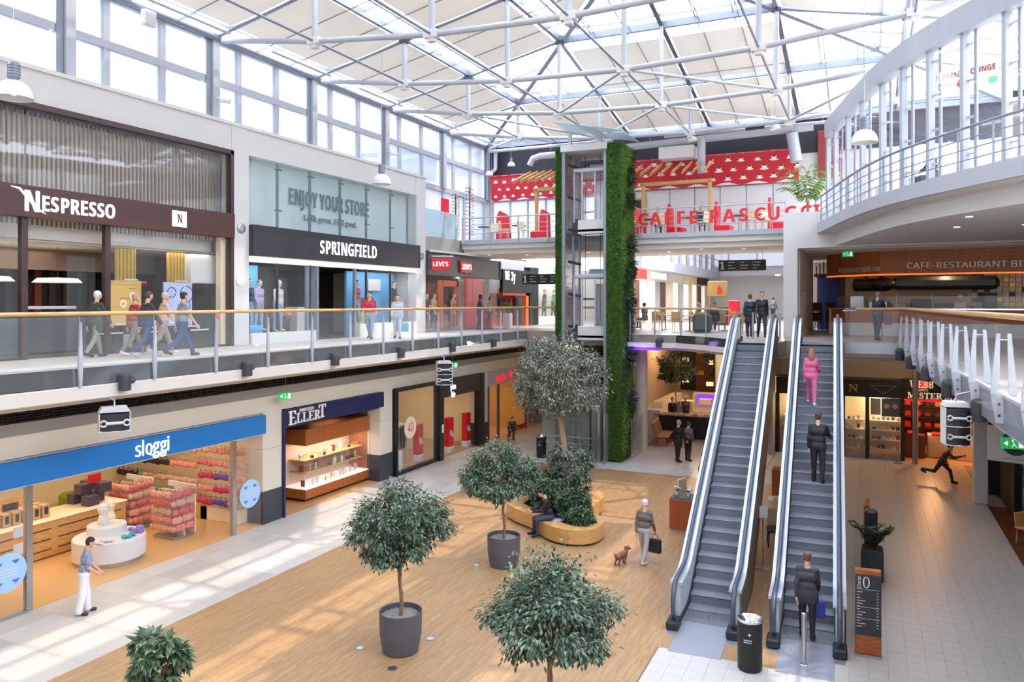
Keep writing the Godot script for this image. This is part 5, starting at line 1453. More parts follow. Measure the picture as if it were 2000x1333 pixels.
func shops_ground() -> void:
	# --- underwear shop with blue band
	var s := thing("shop_sign", "long blue shop fascia with white rounded lettering on the ground floor", "sign")
	part("band", G.new().cbox(V(FX + .06, 3.09, -11), V(.14, .56, 14.36), .01), M.bluesign, s)
	part("band_edge", G.new().bx(FX - .02, FX + .14, 2.79, 2.81, -18.18, -4), M.steelwhite, s)
	letters("sloggi", .36, .03, "Droid Sans", false, .82, s, M.signwhite, T(FX + .16, 3.1, -14.05, WEST))
	part("smile_stroke", G.new().tube([V(FX + .16, 2.93, -13.95), V(FX + .16, 2.86, -14.15), V(FX + .16, 2.88, -14.35), V(FX + .16, 2.98, -14.5)], .016, 8), M.signwhite, s)
	var f := thing("shop_glazing", "glass front panes with aluminium posts of the blue fascia shop", "shopfront")
	for z in [-10.95, -17.0]: part("post", G.new().bx(FX - .1, FX + .02, 0, 2.8, z - .07, z + .07), M.steel, f)
	part("floor_rail", G.new().bx(FX - .06, FX + .05, 0, .06, -10.9, -4), M.steel, f)
	part("pane", G.new().bx(FX - .02, FX - .005, .05, 2.8, -10.88, -4), M.glass, f)
	part("pane", G.new().bx(FX - .02, FX - .005, .02, 2.8, -18.1, -17.07), M.glass, f)
	sticker(1.09, -17.6, "round light blue sticker on the pane beside the charcoal pillar base")
	sticker(1.0, -10.45, "round light blue sticker on the left glass pane, partly cut by the picture edge")
	var sw := shell("wall_shop_sloggi")
	part("rear", G.new().bx(-23.4, -23.2, 0, 4.6, -18.5, -4), M.cream, sw)
	part("ceiling", G.new().bx(-23.4, FX - .1, 3.3, 3.4, -18.5, -4), M.white, sw)
	part("floor_covering", G.new().bx(-23.2, FX - .02, -.01, .004, -18.5, -4), mt("shopparquet", "d9ab72", .3), sw)
	for k in 6: part("ceiling_lamp", G.new().bx(-21.8 + (k % 2) * 2.6, -21.2 + (k % 2) * 2.6, 3.28, 3.3, -8. - (k / 2) * 4., -7.4 - (k / 2) * 4.), M.lampglow, sw)
	for k in 3: area(sw, Transform3D(Basis(V(1, 0, 0), -PI / 2), V(-19.8, 3.25, -9. - k * 3.6)), 3.2, 2.2, "ffe6c2", 2.4)
	# slatted counter with boxes
	var c := thing("display_counter", "long wooden slatted display counter inside the blue fascia shop", "counter")
	part("body", G.new().cbox(V(-20.3, .5, -13.6), V(1.1, .94, 4.4), .02), M.benchwood, c)
	for k in 3:
		for j in 2: part("slat_groove", G.new().bx(-19.745, -19.735, .22 + k * .27, .245 + k * .27, -15.6 + j * 2.1, -13.7 + j * 2.1), M.dark, c)
	part("top", G.new().cbox(V(-20.3, .99, -13.6), V(1.16, .05, 4.46), .015), M.cream, c)
	part("rear_counter", G.new().cbox(V(-21.8, .6, -12.5), V(.7, 1.2, 3.4), .02), M.benchwood, c)
	rng.seed = 3
	for k in 14:
		var o := thing("carton", "beige product box on the slatted counter, %s row, %s from the left" % [["front", "rear"][k % 2], nth(k / 2)], "box", T(-20.15 - (k % 2) * .3, 1.02, -12.0 - (k / 2) * .26), "beige product boxes on the slatted counter")
		part("box_body", G.new().cbox(V(0, .17, 0), V(.24, .34, .2), .01), mt("kraft", "c3a27e", .7), o)
		part("print", G.new().bx(.121, .124, .08, .28, -.05, .05), M.charcoal, o)
	for k in 6:
		var o := thing("carton", "dark floral product box at the counter end, %s layer, %s" % [["lower", "upper"][k / 3], nth(k % 3)], "box", T(-20.1 - (k % 3) * .3, 1.02 + (k / 3) * .3, -14.9 - (k % 2) * .4), "dark floral boxes on the slatted counter")
		part("box_body", G.new().cbox(V(0, .14, 0), V(.3, .28, .36), .01), mt("floral", "ffffff", .6, 0., {"albedo_texture": noise_tex(.12, "22253f", "e0b0a0", 128, "3a3550"), "uv1_triplanar": true, "uv1_scale": V(3, 3, 3)}), o)
	solo("price_card", G.new().bx(-20.2, -20.17, 1.62, 1.86, -15.3, -14.9), M.red, "red price card standing on the dark floral boxes", "card")
	solo("price_card", G.new().bx(-20.2, -20.17, 1.4, 1.58, -12.9, -12.5), M.dark, "dark price card above the beige product boxes", "card")
	for k in 2: seat_person(k)
	# round white podium
	var p := thing("display_podium", "round white two tier podium in front of the slatted counter", "podium", T(-18.2, 0, -14.05))
	part("plinth", G.new().lathe([Vector2(.82, 0), Vector2(.84, .12)], 36), M.steel, p)
	part("drum", G.new().lathe([Vector2(.84, .12), Vector2(.88, .13), Vector2(.88, .62), Vector2(.86, .64), Vector2(0, .64)], 36), M.white, p)
	part("upper_drum", G.new().lathe([Vector2(.48, .64), Vector2(.48, .84), Vector2(.47, .86), Vector2(0, .86)], 32, T(-.3, 0, -.15)), M.white, p)
	var cols := [["folded purple underwear on the white podium", "8a6bc4", -17.75, -14.55, .64], ["second folded purple underwear on the white podium", "9a7ad0", -17.95, -14.75, .64], ["folded turquoise underwear on the white podium", "29a9b8", -17.55, -14.15, .64], ["pale patterned underwear heap on the white podium", "d8cbd6", -17.7, -13.5, .64]]
	for q in cols:
		var g := G.new()
		rng.seed = int(q[3] * -100)
		for k in 9: g.ball(V(R(-.14, .14), .025 + R(0, .03), R(-.18, .18)), V(.08, .03, .06), 7, Basis(V(0, 1, 0), R(0, 3)))
		solo("folded_garments", g, mt("cloth" + q[1], q[1], .8), q[0], "garments", "", T(q[2], q[4], q[3]))
	var torso := G.new().lathe([Vector2(.0, 0), Vector2(.12, .0), Vector2(.15, .1), Vector2(.1, .28), Vector2(.15, .42), Vector2(.13, .52), Vector2(.04, .58), Vector2(0, .6)], 18)
	solo("torso_bust", torso, M.white, "white torso bust in underwear on the upper tier of the podium", "bust", "", T(-18.5, .86, -14.1))
	solo("torso_bust", torso, M.cream, "second torso bust in floral underwear behind the podium", "bust", "", T(-18.9, .8, -14.6))
	# gondolas of hanging garments
	var ms := garment_meshes()
	var pal := {}
	for q in [["pink", "d98a80"], ["rose", "c96a6e"], ["salmon", "e0a088"], ["violet", "6a4a9a"], ["teal", "5f9a92"], ["blackish", "2a2428"], ["magenta", "c03060"], ["nude", "c9a08c"], ["skyb", "7ab0d8"]]: pal[q[0]] = mt("cl_" + q[0], q[1], .75)
	for q in [[-18.35, -16.25, "nearer"], [-20.2, -16.35, "farther"]]:
		var o := thing("garment_gondola", "%s free standing garment gondola in the blue fascia shop" % q[2], "gondola", T(q[0], 0, q[1]))
		part("core_panel", G.new().cbox(V(0, .7, 0), V(.9, 1.3, .08), .01), M.steelwhite, o)
		part("end_panel", G.new().cbox(V(.0, .75, -.42), V(.85, 1.4, .05), .01), M.cream, o)
		part("foot", G.new().cbox(V(0, .04, 0), V(.9, .08, .7), .02), M.steel, o)
		part("header_card", G.new().bx(-.2, .2, 1.45, 1.6, -.02, .02), M.white, o)
		for r in 5:
			part("hanging_bar", G.new().tube([V(-.42, .42 + r * .25, .3), V(.48, .42 + r * .25, .3)], .01, 6), M.steel, o)
			for k in 6:
				hung(ms, k + r, pal[["pink", "salmon", "rose", "nude", "rose"][r]], "pinkish garment, long side of the %s gondola, %s row, %s" % [q[2], nth(r), nth(k)], "garments on the %s gondola" % q[2], T(q[0] + .5, .34 + r * .24, q[1] + .38 - k * .12, WEST))
				if k < 4: hung(ms, k + r, pal[["salmon", "pink", "nude", "rose", "salmon"][r]], "pinkish garment, short side of the %s gondola, %s row, %s" % [q[2], nth(r), nth(k)], "garments on the %s gondola" % q[2], T(q[0] - .3 + k * .2, .34 + r * .24, q[1] + .42))
	# racks along the rear and the right wall
	var rk := thing("garment_wall_rack", "wall rack with dark and teal garments at the rear of the blue fascia shop", "rack")
	for r in 4:
		part("rail", G.new().tube([V(-20.9, .75 + r * .5, -18.3), V(-20.9, .75 + r * .5, -17.0)], .012, 6).tube([V(-22.8, .75 + r * .5, -18.0), V(-19., .75 + r * .5, -18.0)], .012, 6), M.steel, rk)
		for k in 18:
			var cn: String = "blackish" if k < 5 else (["teal", "teal", "nude", "blackish"][(r + k / 6) % 4] if k < 12 else ["pink", "nude", "pink", "nude"][r])
			hung(ms, k + r, pal[cn], "%s garment in the %s row of the rear wall rack, %s from the left" % [{"blackish": "dark", "teal": "teal", "nude": "nude", "pink": "pink"}[cn], nth(r), nth(k)], "garments of the rear wall rack", T(-22.7 + k * .2, .64 + r * .5, -17.92 + R(-.03, .03)))
	part("base_cabinet", G.new().cbox(V(-20.8, .25, -18.1), V(4.2, .5, .5), .02), M.benchwood, rk)
	var r2 := thing("garment_wall_rack", "right wall rack with pink and violet garment rows beside the glass pane", "rack")
	part("base_cabinet", G.new().cbox(V(-18.2, .22, -18.15), V(1.6, .44, .6), .02), M.cream, r2)
	for r in 5:
		part("rail", G.new().tube([V(-19., .75 + r * .4, -17.85), V(-16.95, .75 + r * .4, -17.85)], .012, 6), M.steel, r2)
		for k in 9:
			var cn: String = [["magenta", "violet", "nude"], ["pink", "magenta", "rose"], ["magenta", "violet", "pink"], ["rose", "pink", "nude"], ["nude", "pink", "rose"]][r][k / 3]
			hung(ms, k + r, pal[cn], "%s garment in the %s row of the right wall rack, %s from the left" % [cn, nth(r), nth(k)], "garments of the right wall rack", T(-18.9 + k * .21, .62 + r * .4, -17.78))
	solo("shop_poster", G.new().cbox(V(-21, 2.5, -18.35), V(1.2, 1.1, .04), .01), M.orange, "orange toned poster high on the shop's rear wall", "poster")
	solo("shop_chair", G.new().cbox(V(-22.4, .45, -16.0), V(.6, .9, .6), .08), mt("lime", "8fa024", .7), "lime green seat at the rear of the blue fascia shop", "chair")
	solo("box_stack", G.new().cbox(V(-18.5, .35, -10.3), V(.8, .7, .9), .02), M.kraft, "carton display behind the left glass pane", "box")
	for k in 3: solo("price_tag_board", G.new().bx(-18.02, -18., .5 + k * .4, .75 + k * .4, -11.7, -11.4), M.white, ["lowest white notice beside the shop post", "middle white notice beside the shop post", "top white notice beside the shop post"][k], "notice")
	# --- jeweller with navy band
	var j := thing("shop_sign", "navy jeweller fascia with cream serif lettering", "sign")
	part("band", G.new().cbox(V(FX + .05, 3.12, -21.75), V(.14, .56, 5.5), .01), M.navy, j)
	part("side_trim", G.new().bx(FX - .06, FX + .08, 0, 2.84, -19.1, -19.02), M.navy, j)
	letters("E", .42, .03, "Droid Serif", true, 1., j, M.creamsign if M.has("creamsign") else mt("creamsign", "f2ead6", .5), T(FX + .13, 3.1, -19.35, WEST))
	letters("LLER", .3, .03, "Droid Serif", true, 1.05, j, M.creamsign, T(FX + .13, 3.06, -20.12, WEST))
	letters("T", .42, .03, "Droid Serif", true, 1., j, M.creamsign, T(FX + .13, 3.14, -20.83, WEST))
	letters("JUWELIERS", .1, .02, "Droid Sans", true, 1., j, M.creamsign, T(FX + .13, 3.31, -20.05, WEST))
	part("soffit", G.new().bx(-19, FX - .05, 2.78, 2.85, -24.5, -19.05), M.navy, j)
	part("soffit_light", G.new().bx(-18., -17.6, 2.75, 2.78, -23.2, -21.8), M.warmglow, j)
	var w := thing("jewellery_showcase", "wood framed jeweller's showcase with two lit shelves", "showcase")
	part("fascia", G.new().cbox(V(-17.75, 2.2, -22.63), V(1.0, .56, 3.74), .02), M.wood, w)
	part("base", G.new().cbox(V(-17.75, .26, -22.63), V(1.0, .32, 3.74), .02), M.wood, w)
	part("foot", G.new().bx(-18.2, -17.4, 0, .1, -24.4, -20.9), M.darkwood, w)
	part("end_post", G.new().bx(-18.2, -17.2, .4, 2.5, -24.56, -24.42), M.wood, w)
	part("rear_panel", G.new().bx(-18.25, -18.2, .4, 2.0, -24.5, -20.8), mt("pinkbeige", "dcbfae", .6), w)
	part("pane", G.new().bx(-17.27, -17.255, .42, 1.92, -24.42, -20.78).bx(-18.2, -17.27, .42, 1.92, -20.79, -20.775), M.glass, w)
	part("floor_board", G.new().bx(-18.2, -17.28, .42, .45, -24.42, -20.8), M.softwhite, w)
	for k in 2: part("shelf", G.new().cbox(V(-17.82, 1.35 - k * .42, -22.6), V(.7, .035, 3.3), .006), M.pinewood, w)
	part("light_strip", G.new().bx(-17.5, -17.35, 1.9, 1.92, -24.3, -20.9), M.lampglow, w)
	area(w, Transform3D(Basis(V(1, 0, 0), -PI / 2), V(-17.7, 1.89, -22.6)), .5, 3.2, "fff0e0", 1.1)
	rng.seed = 77
	for r in 3:
		for k in 15:
			var y: float = [.45, .95, 1.37][r]
			var kind := rng.randi() % 4
			var at := T(-17.6 + R(-.18, .14), y, -21.05 - k * .222, R(0, 3))
			var g := G.new()
			if kind == 0: g.lathe([Vector2(.05, 0), Vector2(.03, .05), Vector2(.06, .16), Vector2(.02, .22), Vector2(.018, .27), Vector2(0, .28)], 10)
			elif kind == 1: g.cbox(V(0, .05, 0), V(.12, .1, .1), .015)
			elif kind == 2: g.tube([V(-.05, 0, 0), V(-.04, .14, 0), V(.04, .14, 0), V(.05, 0, 0)], .014, 6)
			else: g.cbox(V(0, .11, 0), V(.16, .22, .02), .005)
			var mm: Material = [M.white, M.charcoal, M.gold, [M.brickred, M.lilac, M.white, M.pinkbeige][k % 4]][kind]
			if kind == 3 and k % 4 == 1: mm = M.stickerink
			solo(["jewellery_bust", "watch_box", "bangle_stand", "picture_card"][kind], g, mm, ["white neck bust", "dark watch box", "golden bangle stand", "small upright card"][kind] + " on the %s in the jeweller's showcase, %s from the left" % [["floor", "lower shelf", "upper shelf"][r], nth(k)], "jewellery", "jewellery on the showcase %s" % ["floor", "lower shelf", "upper shelf"][r], at)
	var jw := shell("wall_shop_jeweller")
	part("rear", G.new().bx(-22.2, -22, 0, 4.6, -24.7, -18.7), M.darkwood, jw)
	part("ceiling", G.new().bx(-22, -19, 2.8, 2.9, -24.7, -18.7), M.dark, jw)
	# --- fashion shop in a black frame
	var q := thing("shopfront_frame", "black framed fashion shopfront with stacked white lettering", "shopfront")
	part("post", G.new().cbox(V(FX + .02, 1.72, -25.36), V(.3, 3.44, .12), .01), M.black, q)
	part("post", G.new().cbox(V(FX + .02, 1.72, -28.78), V(.34, 3.44, .34), .01), M.black, q)
	part("post", G.new().cbox(V(FX + .02, 1.72, -32.62), V(.36, 3.44, .4), .01), M.black, q)
	part("window_head", G.new().cbox(V(FX, 3.36, -27.1), V(.2, .16, 3.5), .01), M.black, q)
	part("sign_band", G.new().cbox(V(FX + .02, 3.06, -30.75), V(.3, .78, 3.9), .01), M.black, q)
	part("sill", G.new().cbox(V(FX, .07, -27.1), V(.2, .14, 3.5), .01), M.black, q)
	part("pane", G.new().bx(FX - .01, FX + .005, .14, 3.28, -28.6, -25.42), M.glass, q)
	part("door_sensor", G.new().bx(FX + .2, FX + .22, 1.2, 1.55, -28.86, -28.72), M.white, q)
	letters("pim", .24, .03, "Droid Sans", false, .85, q, M.signwhite, T(FX + .19, 3.08, -29.75, WEST))
	letters("kie", .24, .03, "Droid Sans", false, .85, q, M.signwhite, T(FX + .19, 2.74, -29.75, WEST))
	var tot := [[-17.5, -28.35, "inside the pane left of the black post"], [-17.2, -30.5, "in the entrance"], [-17.2, -32.15, "at the right side of the entrance"]]
	for k in 3:
		var t: Array = tot[k]
		var o := thing("sale_totem", "red percent sale totem " + t[2], "totem", T(t[0], 0, t[1], WEST), "")
		part("base", G.new().cbox(V(0, .14, 0), V(.4, .28, .3), .015), M.white, o)
		part("column", G.new().cbox(V(0, .93, 0), V(.4, 1.3, .28), .015), M.red, o)
		letters("%", .3, .012, "Droid Sans", true, .95, o, M.white, T(0, .85, .142), "percent_sign")
		part("small_print", G.new().bx(-.12, .12, .1, .15, .15, .155), M.greywall, o)
	var rs := thing("round_sale_sticker", "large round cream sticker with red 40 on the fashion shop pane", "sticker", T(FX + .02, 1.75, -26.5, WEST))
	part("disc", G.new().lathe([Vector2(0, 0), Vector2(.44, 0), Vector2(.44, .01), Vector2(0, .01)], 32, Transform3D(Basis(V(1, 0, 0), PI / 2), Vector3.ZERO)), M.cream, rs)
	letters("40", .36, .008, "Droid Sans", false, .75, rs, M.red, T(0, 0, .012), "number")
	var pw := shell("wall_shop_fashion")
	part("rear", G.new().bx(-23.4, -23.2, 0, 4.6, -33.1, -24.9), mt("ochrewall", "c9a468", .7), pw)
	part("ceiling", G.new().bx(-23.4, FX - .2, 3.35, 3.45, -33.1, -24.9), mt("shopgrey", "8a8078", .8), pw)
	part("floor_covering", G.new().bx(-23.2, FX - .1, -.01, .004, -33.1, -24.9), mt("stonefloor", "a58a70", .35), pw)
	for k in 2: area(pw, Transform3D(Basis(V(1, 0, 0), -PI / 2), V(-19.8, 3.3, -27. - k * 3.6)), 3., 2.2, "ffdfb0", 2.2)
	for k in 3:
		part("ceiling_track", G.new().bx(-22, -17.4, 3.25, 3.3, -26.3 - k * 2.2, -26.24 - k * 2.2), M.black, pw)
	rng.seed = 18
	for r in 3:
		var o := thing("clothes_rail", ["front chrome clothes rail behind the fashion shop pane", "middle chrome clothes rail of the fashion shop", "rear chrome clothes rail of the fashion shop"][r], "clothes rail", T(-18.3 - r * 1.3, 0, -27.2 - r * .9))
		part("bar", G.new().tube([V(-.9, 1.75, 0), V(.9, 1.75, 0)], .02, 8), M.chrome, o)
		for x in [-.9, .9]: part("upright", G.new().tube([V(x, 0, 0), V(x, 1.75, 0)], .02, 8), M.chrome, o)
		part("foot", G.new().bx(-.95, .95, 0, .03, -.2, .2), M.chrome, o)
		for k in 12:
			var g := G.new().prism(PackedVector2Array([Vector2(-.05, .38), Vector2(-.22, .3), Vector2(-.24, -.1), Vector2(-.18, -.55), Vector2(.18, -.55), Vector2(.24, -.1), Vector2(.22, .3), Vector2(.05, .38)]), .06, T(0, 0, -.03))
			solo("hanging_clothing", g, [M.dark, M.charcoal, M.darkwood, M.gold, M.plaster, M.black][(k + r * 2) % 6], "%s garment on the %s rail of the fashion shop, %s from the left" % [["dark", "charcoal", "brown", "yellow", "pale", "black"][(k + r * 2) % 6], ["front", "middle", "rear"][r], nth(k)], "clothing", "clothes on the %s rail" % ["front", "middle", "rear"][r], T(-18.3 - r * 1.3 - .8 + k * .145, 1.3, -27.2 - r * .9, WEST + R(-.2, .2)))
	for k in 3: solo("shop_table", G.new().cbox(V(0, .4, 0), V(1.1, .8, .7), .03), M.white, ["white low display table at the entrance of the fashion shop", "white display table behind the red totems", "white podium block under the window mannequin"][k], "table", "", T([-19.4, -20.6, -17.6][k], 0, [-30.6, -31.8, -26.1][k]))
	# --- travel shop with red letters
	var u := thing("shop_sign", "grey travel shop fascia with red glowing lettering", "sign")
	part("band", G.new().cbox(V(FX + .03, 3.08, -36.0), V(.12, .7, 4.9), .01), mt("lilacgrey", "b9b2b6", .5), u)
	letters("ruefa", .3, .06, "Droid Sans", true, 1.1, u, M.signred, T(FX + .1, 3.02, -34.75, WEST))
	part("tail_disc", G.new().lathe([Vector2(0, 0), Vector2(.2, 0), Vector2(.2, .05), Vector2(0, .05)], 20, Transform3D(Basis(V(0, 0, 1), -PI / 2), V(FX + .1, 3.1, -35.9))), M.signred, u)
	part("tagline", G.new().bx(FX + .09, FX + .1, 3.0, 3.08, -37.8, -36.3), M.dark, u)
	var uf := thing("shop_glazing", "glass front of the travel shop with violet posts", "shopfront")
	for z in [-33.6, -34.75, -38.2]: part("post", G.new().bx(FX - .06, FX + .02, 0, 2.7, z - .08, z + .08), M.mauve if M.has("mauve") else mt("mauve", "5d4a63", .7), uf)
	part("pane", G.new().bx(FX - .02, FX - .008, .05, 2.7, -34.7, -33.65), M.glass, uf)
	part("red_stripe", G.new().bx(FX - .03, FX + .0, .05, .3, -38.1, -36.0), M.brickred if M.has("brickred") else mt("brickred", "8c3430", .7), uf)
	var uw := shell("wall_shop_travel")
	part("rear", G.new().bx(-21.2, -21, 0, 4.6, -38.6, -33.3), mt("yellowwall", "d2a95e", .7), uw)
	part("ceiling", G.new().bx(-21, FX - .2, 2.75, 2.85, -38.6, -33.3), M.cream, uw)
	part("end", G.new().bx(-21, FX - .1, 0, 4.6, -38.7, -38.5), M.yellowwall, uw)
	area(uw, Transform3D(Basis(V(1, 0, 0), -PI / 2), V(-19., 2.7, -36)), 2.5, 3., "ffd89a", 1.6)
	var sc := thing("lit_screen", "bright blue advertising screen inside the travel shop", "screen", T(-20.2, 1.7, -37.6, WEST))
	part("panel", G.new().cbox(V(0, 0, 0), V(1.7, 1.2, .08), .01), M.dark, sc)
	part("picture", G.new().bx(-.8, .8, -.55, .55, .042, .05), glow("screenblue2", "7fb6e6", .9), sc)
	part("red_field", G.new().bx(-.75, -.35, -.3, .4, .05, .055), M.signred, sc)
	solo("travel_desk", G.new().cbox(V(-19.2, .5, -35.8), V(.8, 1.0, 2.2), .03), M.cream, "pale consulting desk in the travel shop", "desk")
	for k in 2: solo("wall_poster", G.new().cbox(V(-20.95, 1.7, -34.4 - k * .9), V(.03, 1.0, .6), .005), [M.steelgrey, M.cream][k], ["grey poster grid on the travel shop wall", "cream poster beside the grey poster grid"][k], "poster")

func seat_person(k: int) -> void:
	pass

# ---------------------------------------------------------------- upper floor shops, left
func shops_upper() -> void:
	var lx := UX + .22
	# --- coffee shop with brown band and slats
	var f := thing("shopfront_frame", "brown framed coffee shopfront with slatted upper screen", "shopfront")
	part("top_frame", G.new().bx(UX - .1, UX + .12, 11.5, 11.64, -18.55, 3), M.brownframe, f)
	part("side_frame", G.new().bx(UX - .1, UX + .12, Y1, 11.6, -18.55, -18.42), M.brownframe, f)
	part("slat_backing", G.new().bx(UX - .75, UX - .7, 8.4, 11.5, -18.4, 3), mt("palebeige", "d9d2c4", .7), f)
	for k in 118: part("slat", G.new().bx(UX - .4, UX - .33, 8.72, 11.5, -18.36 + k * .125, -18.335 + k * .125), M.slat, f)
	part("upper_pane", G.new().bx(UX + .0, UX + .012, 9.6, 11.5, -18.42, -11.95).bx(UX, UX + .012, 9.6, 11.5, -11.9, 3), M.glass, f)
	for z in [-11.87, -14.1, -9.2]: part("post", G.new().bx(UX - .06, UX + .08, Y1, 8.86, z - .08, z + .08), M.brownframe, f)
	part("pane", G.new().bx(UX + .0, UX + .012, Y1 + .05, 8.85, -18.4, -14.2).bx(UX, UX + .012, Y1 + .05, 8.85, -9.1, 3), M.glass, f)
	part("door_pane", G.new().bx(UX - .3, UX - .288, Y1 + .05, 8.0, -14.0, -13.2).bx(UX, UX + .012, Y1 + .05, 8.85, -11.75, -9.3), M.glass, f)
	part("floor_rail", G.new().bx(UX - .05, UX + .05, Y1, Y1 + .06, -18.4, -14.2).bx(UX - .05, UX + .05, Y1, Y1 + .06, -11.8, 3), M.brownframe, f)
	part("reveal_post", G.new().bx(UX - .3, UX - .1, Y1, 8.85, -18.4, -18.2), M.cream, f)
	var s := thing("shop_sign", "dark brown coffee shop fascia with white swash lettering and square emblem", "sign")
	part("band", G.new().cbox(V(UX + .1, 9.22, -8.), V(.22, .76, 21.), .01), M.brown, s)
	letters("ESPRESSO", .37, .03, "Droid Sans", true, .85, s, M.signwhite, T(lx, 9.2, -13.2, WEST))
	letters("N", .5, .03, "Droid Sans", true, .82, s, M.signwhite, T(lx, 9.22, -11.95, WEST))
	part("swash", G.new().tube([V(lx, 9.53, -11.45), V(lx, 9.5, -11.65), V(lx, 9.3, -11.85), V(lx, 9.05, -12.1), V(lx, 8.95, -12.3)], [.008, .03, .035, .03, .008], 8), M.signwhite, s)
	part("emblem_plate", G.new().bx(lx - .02, lx + .02, 9.0, 9.46, -16.56, -16.06), M.signwhite, s, "white square plate")
	letters("N", .24, .02, "Droid Sans", false, .7, s, M.brown, T(lx + .03, 9.23, -16.31, WEST), "emblem_letter")
	part("emblem_stroke", G.new().tube([V(lx + .03, 9.37, -16.22), V(lx + .03, 9.25, -16.3), V(lx + .03, 9.1, -16.4)], .012, 6), M.brown, s)
	var w := shell("wall_shop_coffee")
	part("rear", G.new().bx(-23.2, -23, Y1, 12.3, -18.8, 3), mt("darkbrown", "231a18", .6), w)
	for k in 26: part("rear_slat", G.new().bx(-23, -22.9, Y1, 8.2, -18.5 + k * .45, -18.3 + k * .45), M.brownframe if k % 7 else mt("rust", "7d3a22", .5), w)
	part("ceiling", G.new().bx(-23, UX - .8, 8.35, 8.45, -18.8, 3), M.palebeige, w)
	part("bulkhead", G.new().bx(-22.2, -21.9, 7.75, 8.35, -18.8, 3), mt("taupe", "8d7868", .7), w)
	part("right_wall", G.new().bx(-23, -18.6, Y1, 8.4, -18.79, -18.7), M.brownframe, w)
	part("white_cabinet", G.new().bx(-19.6, -18.9, 7.4, 8.3, -18.6, -17.4), M.white, w)
	part("floor_covering", G.new().bx(-23, UX - .1, Y1 - .01, Y1 + .004, -18.7, 3), mt("darkfloor", "4a4240", .4), w)
	area(w, Transform3D(Basis(V(1, 0, 0), -PI / 2), V(-20.6, 8.3, -12)), 2.5, 6., "fff0dd", 2.2)
	area(w, Transform3D(Basis(V(1, 0, 0), -PI / 2), V(-19.4, 8.3, -16.8)), 1.2, 2.6, "fff6ea", 1.2)
	var pn := thing("advertising_board", "golden advertising panel with round coffee cup prints behind the shop window", "panel", T(-18.85, 6.78, -15.05, WEST))
	part("board", G.new().cbox(Vector3.ZERO, V(1.0, 1.26, .06), .01), mt("goldboard", "c9a455", .45), pn)
	part("top_strip", G.new().bx(-.5, .5, .5, .53, .03, .035), M.gold, pn)
	for k in 3:
		part("cup_ring", G.new().lathe([Vector2(.05, 0), Vector2(.11, 0), Vector2(.11, .012), Vector2(.05, .012)], 20, Transform3D(Basis(V(1, 0, 0), PI / 2), V([.2, -.1, .28][k], [.2, -.02, -.36][k], .03))), M.cream, pn)
		part("text_line", G.new().bx([.1, -.2, .25][k], [.3, .1, .45][k], [.4, .13, -.1][k], [.415, .145, -.085][k], .03, .036), M.dark, pn)
	var p2 := thing("advertising_board", "blue white advertising panel with curved drawings behind the shop window", "panel", T(-18.85, 6.75, -16.85, WEST))
	part("board", G.new().cbox(Vector3.ZERO, V(1.05, 1.3, .06), .01), mt("paleblue", "aab6d8", .45), p2)
	for k in 3:
		var pts := []
		for a in 11: pts.append(V([-.25, .25, .3][k] + cos(a * .6 + k) * (.16 + .04 * k), [.35, -.05, .3][k] + sin(a * .6 + k) * (.15 + .05 * k), .035))
		part("drawn_curve", G.new().tube(pts, .012, 6), [M.navy, M.stickerink, M.navy][k], p2)
	for k in 2:
		var o := thing("gold_hanging", ["golden ribbed hanging above the golden panel", "golden ribbed hanging above the blue white panel"][k], "hanging", T(-19.1, 7.85, [-15.25, -17.0][k], WEST))
		part("body", G.new().cbox(Vector3.ZERO, V(.62, .95, .1), .01), M.gold, o)
		for j in 5: part("rib", G.new().bx(-.24 + j * .12, -.22 + j * .12, -.45, .45, .05, .065), M.ochre, o)
		part("caption", G.new().bx(-.1, .35, -.42, -.38, .07, .075), M.white, o)
		part("red_flag", G.new().bx(.3, .65, -.5, -.44, .07, .08), M.red, o)
	for k in 3:
		var o := thing("flat_pendant_lamp", ["wide flat pendant shade left of the brown post", "wide flat pendant shade inside the doorway", "wide flat pendant shade in the middle of the coffee shop"][k], "lamp", T(-20.5, 7.35, [-11.3, -12.3, -14.2][k]), "flat pendant shades in the coffee shop")
		part("shade", G.new().lathe([Vector2(.62, 0), Vector2(.5, .12), Vector2(.0, .14)], 24).lathe([Vector2(0, .02), Vector2(.62, 0)], 24), M.softwhite, o)
		part("rod", G.new().tube([V(0, .14, 0), V(0, 1.0, 0)], .01, 6), M.dark, o)
	var ct := thing("coffee_counter", "long dark coffee counter with white capsule row inside the brown framed shop", "counter")
	part("body", G.new().cbox(V(-20.4, Y1 + .55, -12.2), V(.8, 1.1, 5.), .03), M.darkbrown, ct)
	part("capsule_row", G.new().bx(-20.02, -20., 6.62, 6.7, -14.4, -12.9).bx(-20.02, -20., 6.62, 6.7, -12., -10.9), M.white, ct)
	part("front_panel", G.new().cbox(V(-19.95, Y1 + .5, -12.2), V(.06, .9, 4.9), .01), M.charcoal, ct)
	var st := thing("window_lettering", "small white lettering lines low on the coffee shop panes", "lettering")
	for k in 7: part("text_line", G.new().bx(UX + .02, UX + .024, 5.95 + (k % 3) * .12, 5.99 + (k % 3) * .12, -17.6 + k * .5, -16.9 + k * .5), M.white, st)
	for k in 2: solo("red_dot_sticker", G.new().lathe([Vector2(0, 0), Vector2(.09, 0), Vector2(.09, .008), Vector2(0, .008)], 18, Transform3D(Basis(V(0, 0, 1), -PI / 2), V(UX + .02, [6.32, 6.0][k], [-17.95, -10.6][k]))), mt("dotpink", "e0485c", .5), ["pink round sticker at the right end of the coffee shop pane", "pink round sticker on the leftmost coffee shop pane"][k], "sticker")
	# --- clothing shop with dark band
	var g := thing("shop_sign", "dark grey clothing shop fascia with large white capitals", "sign")
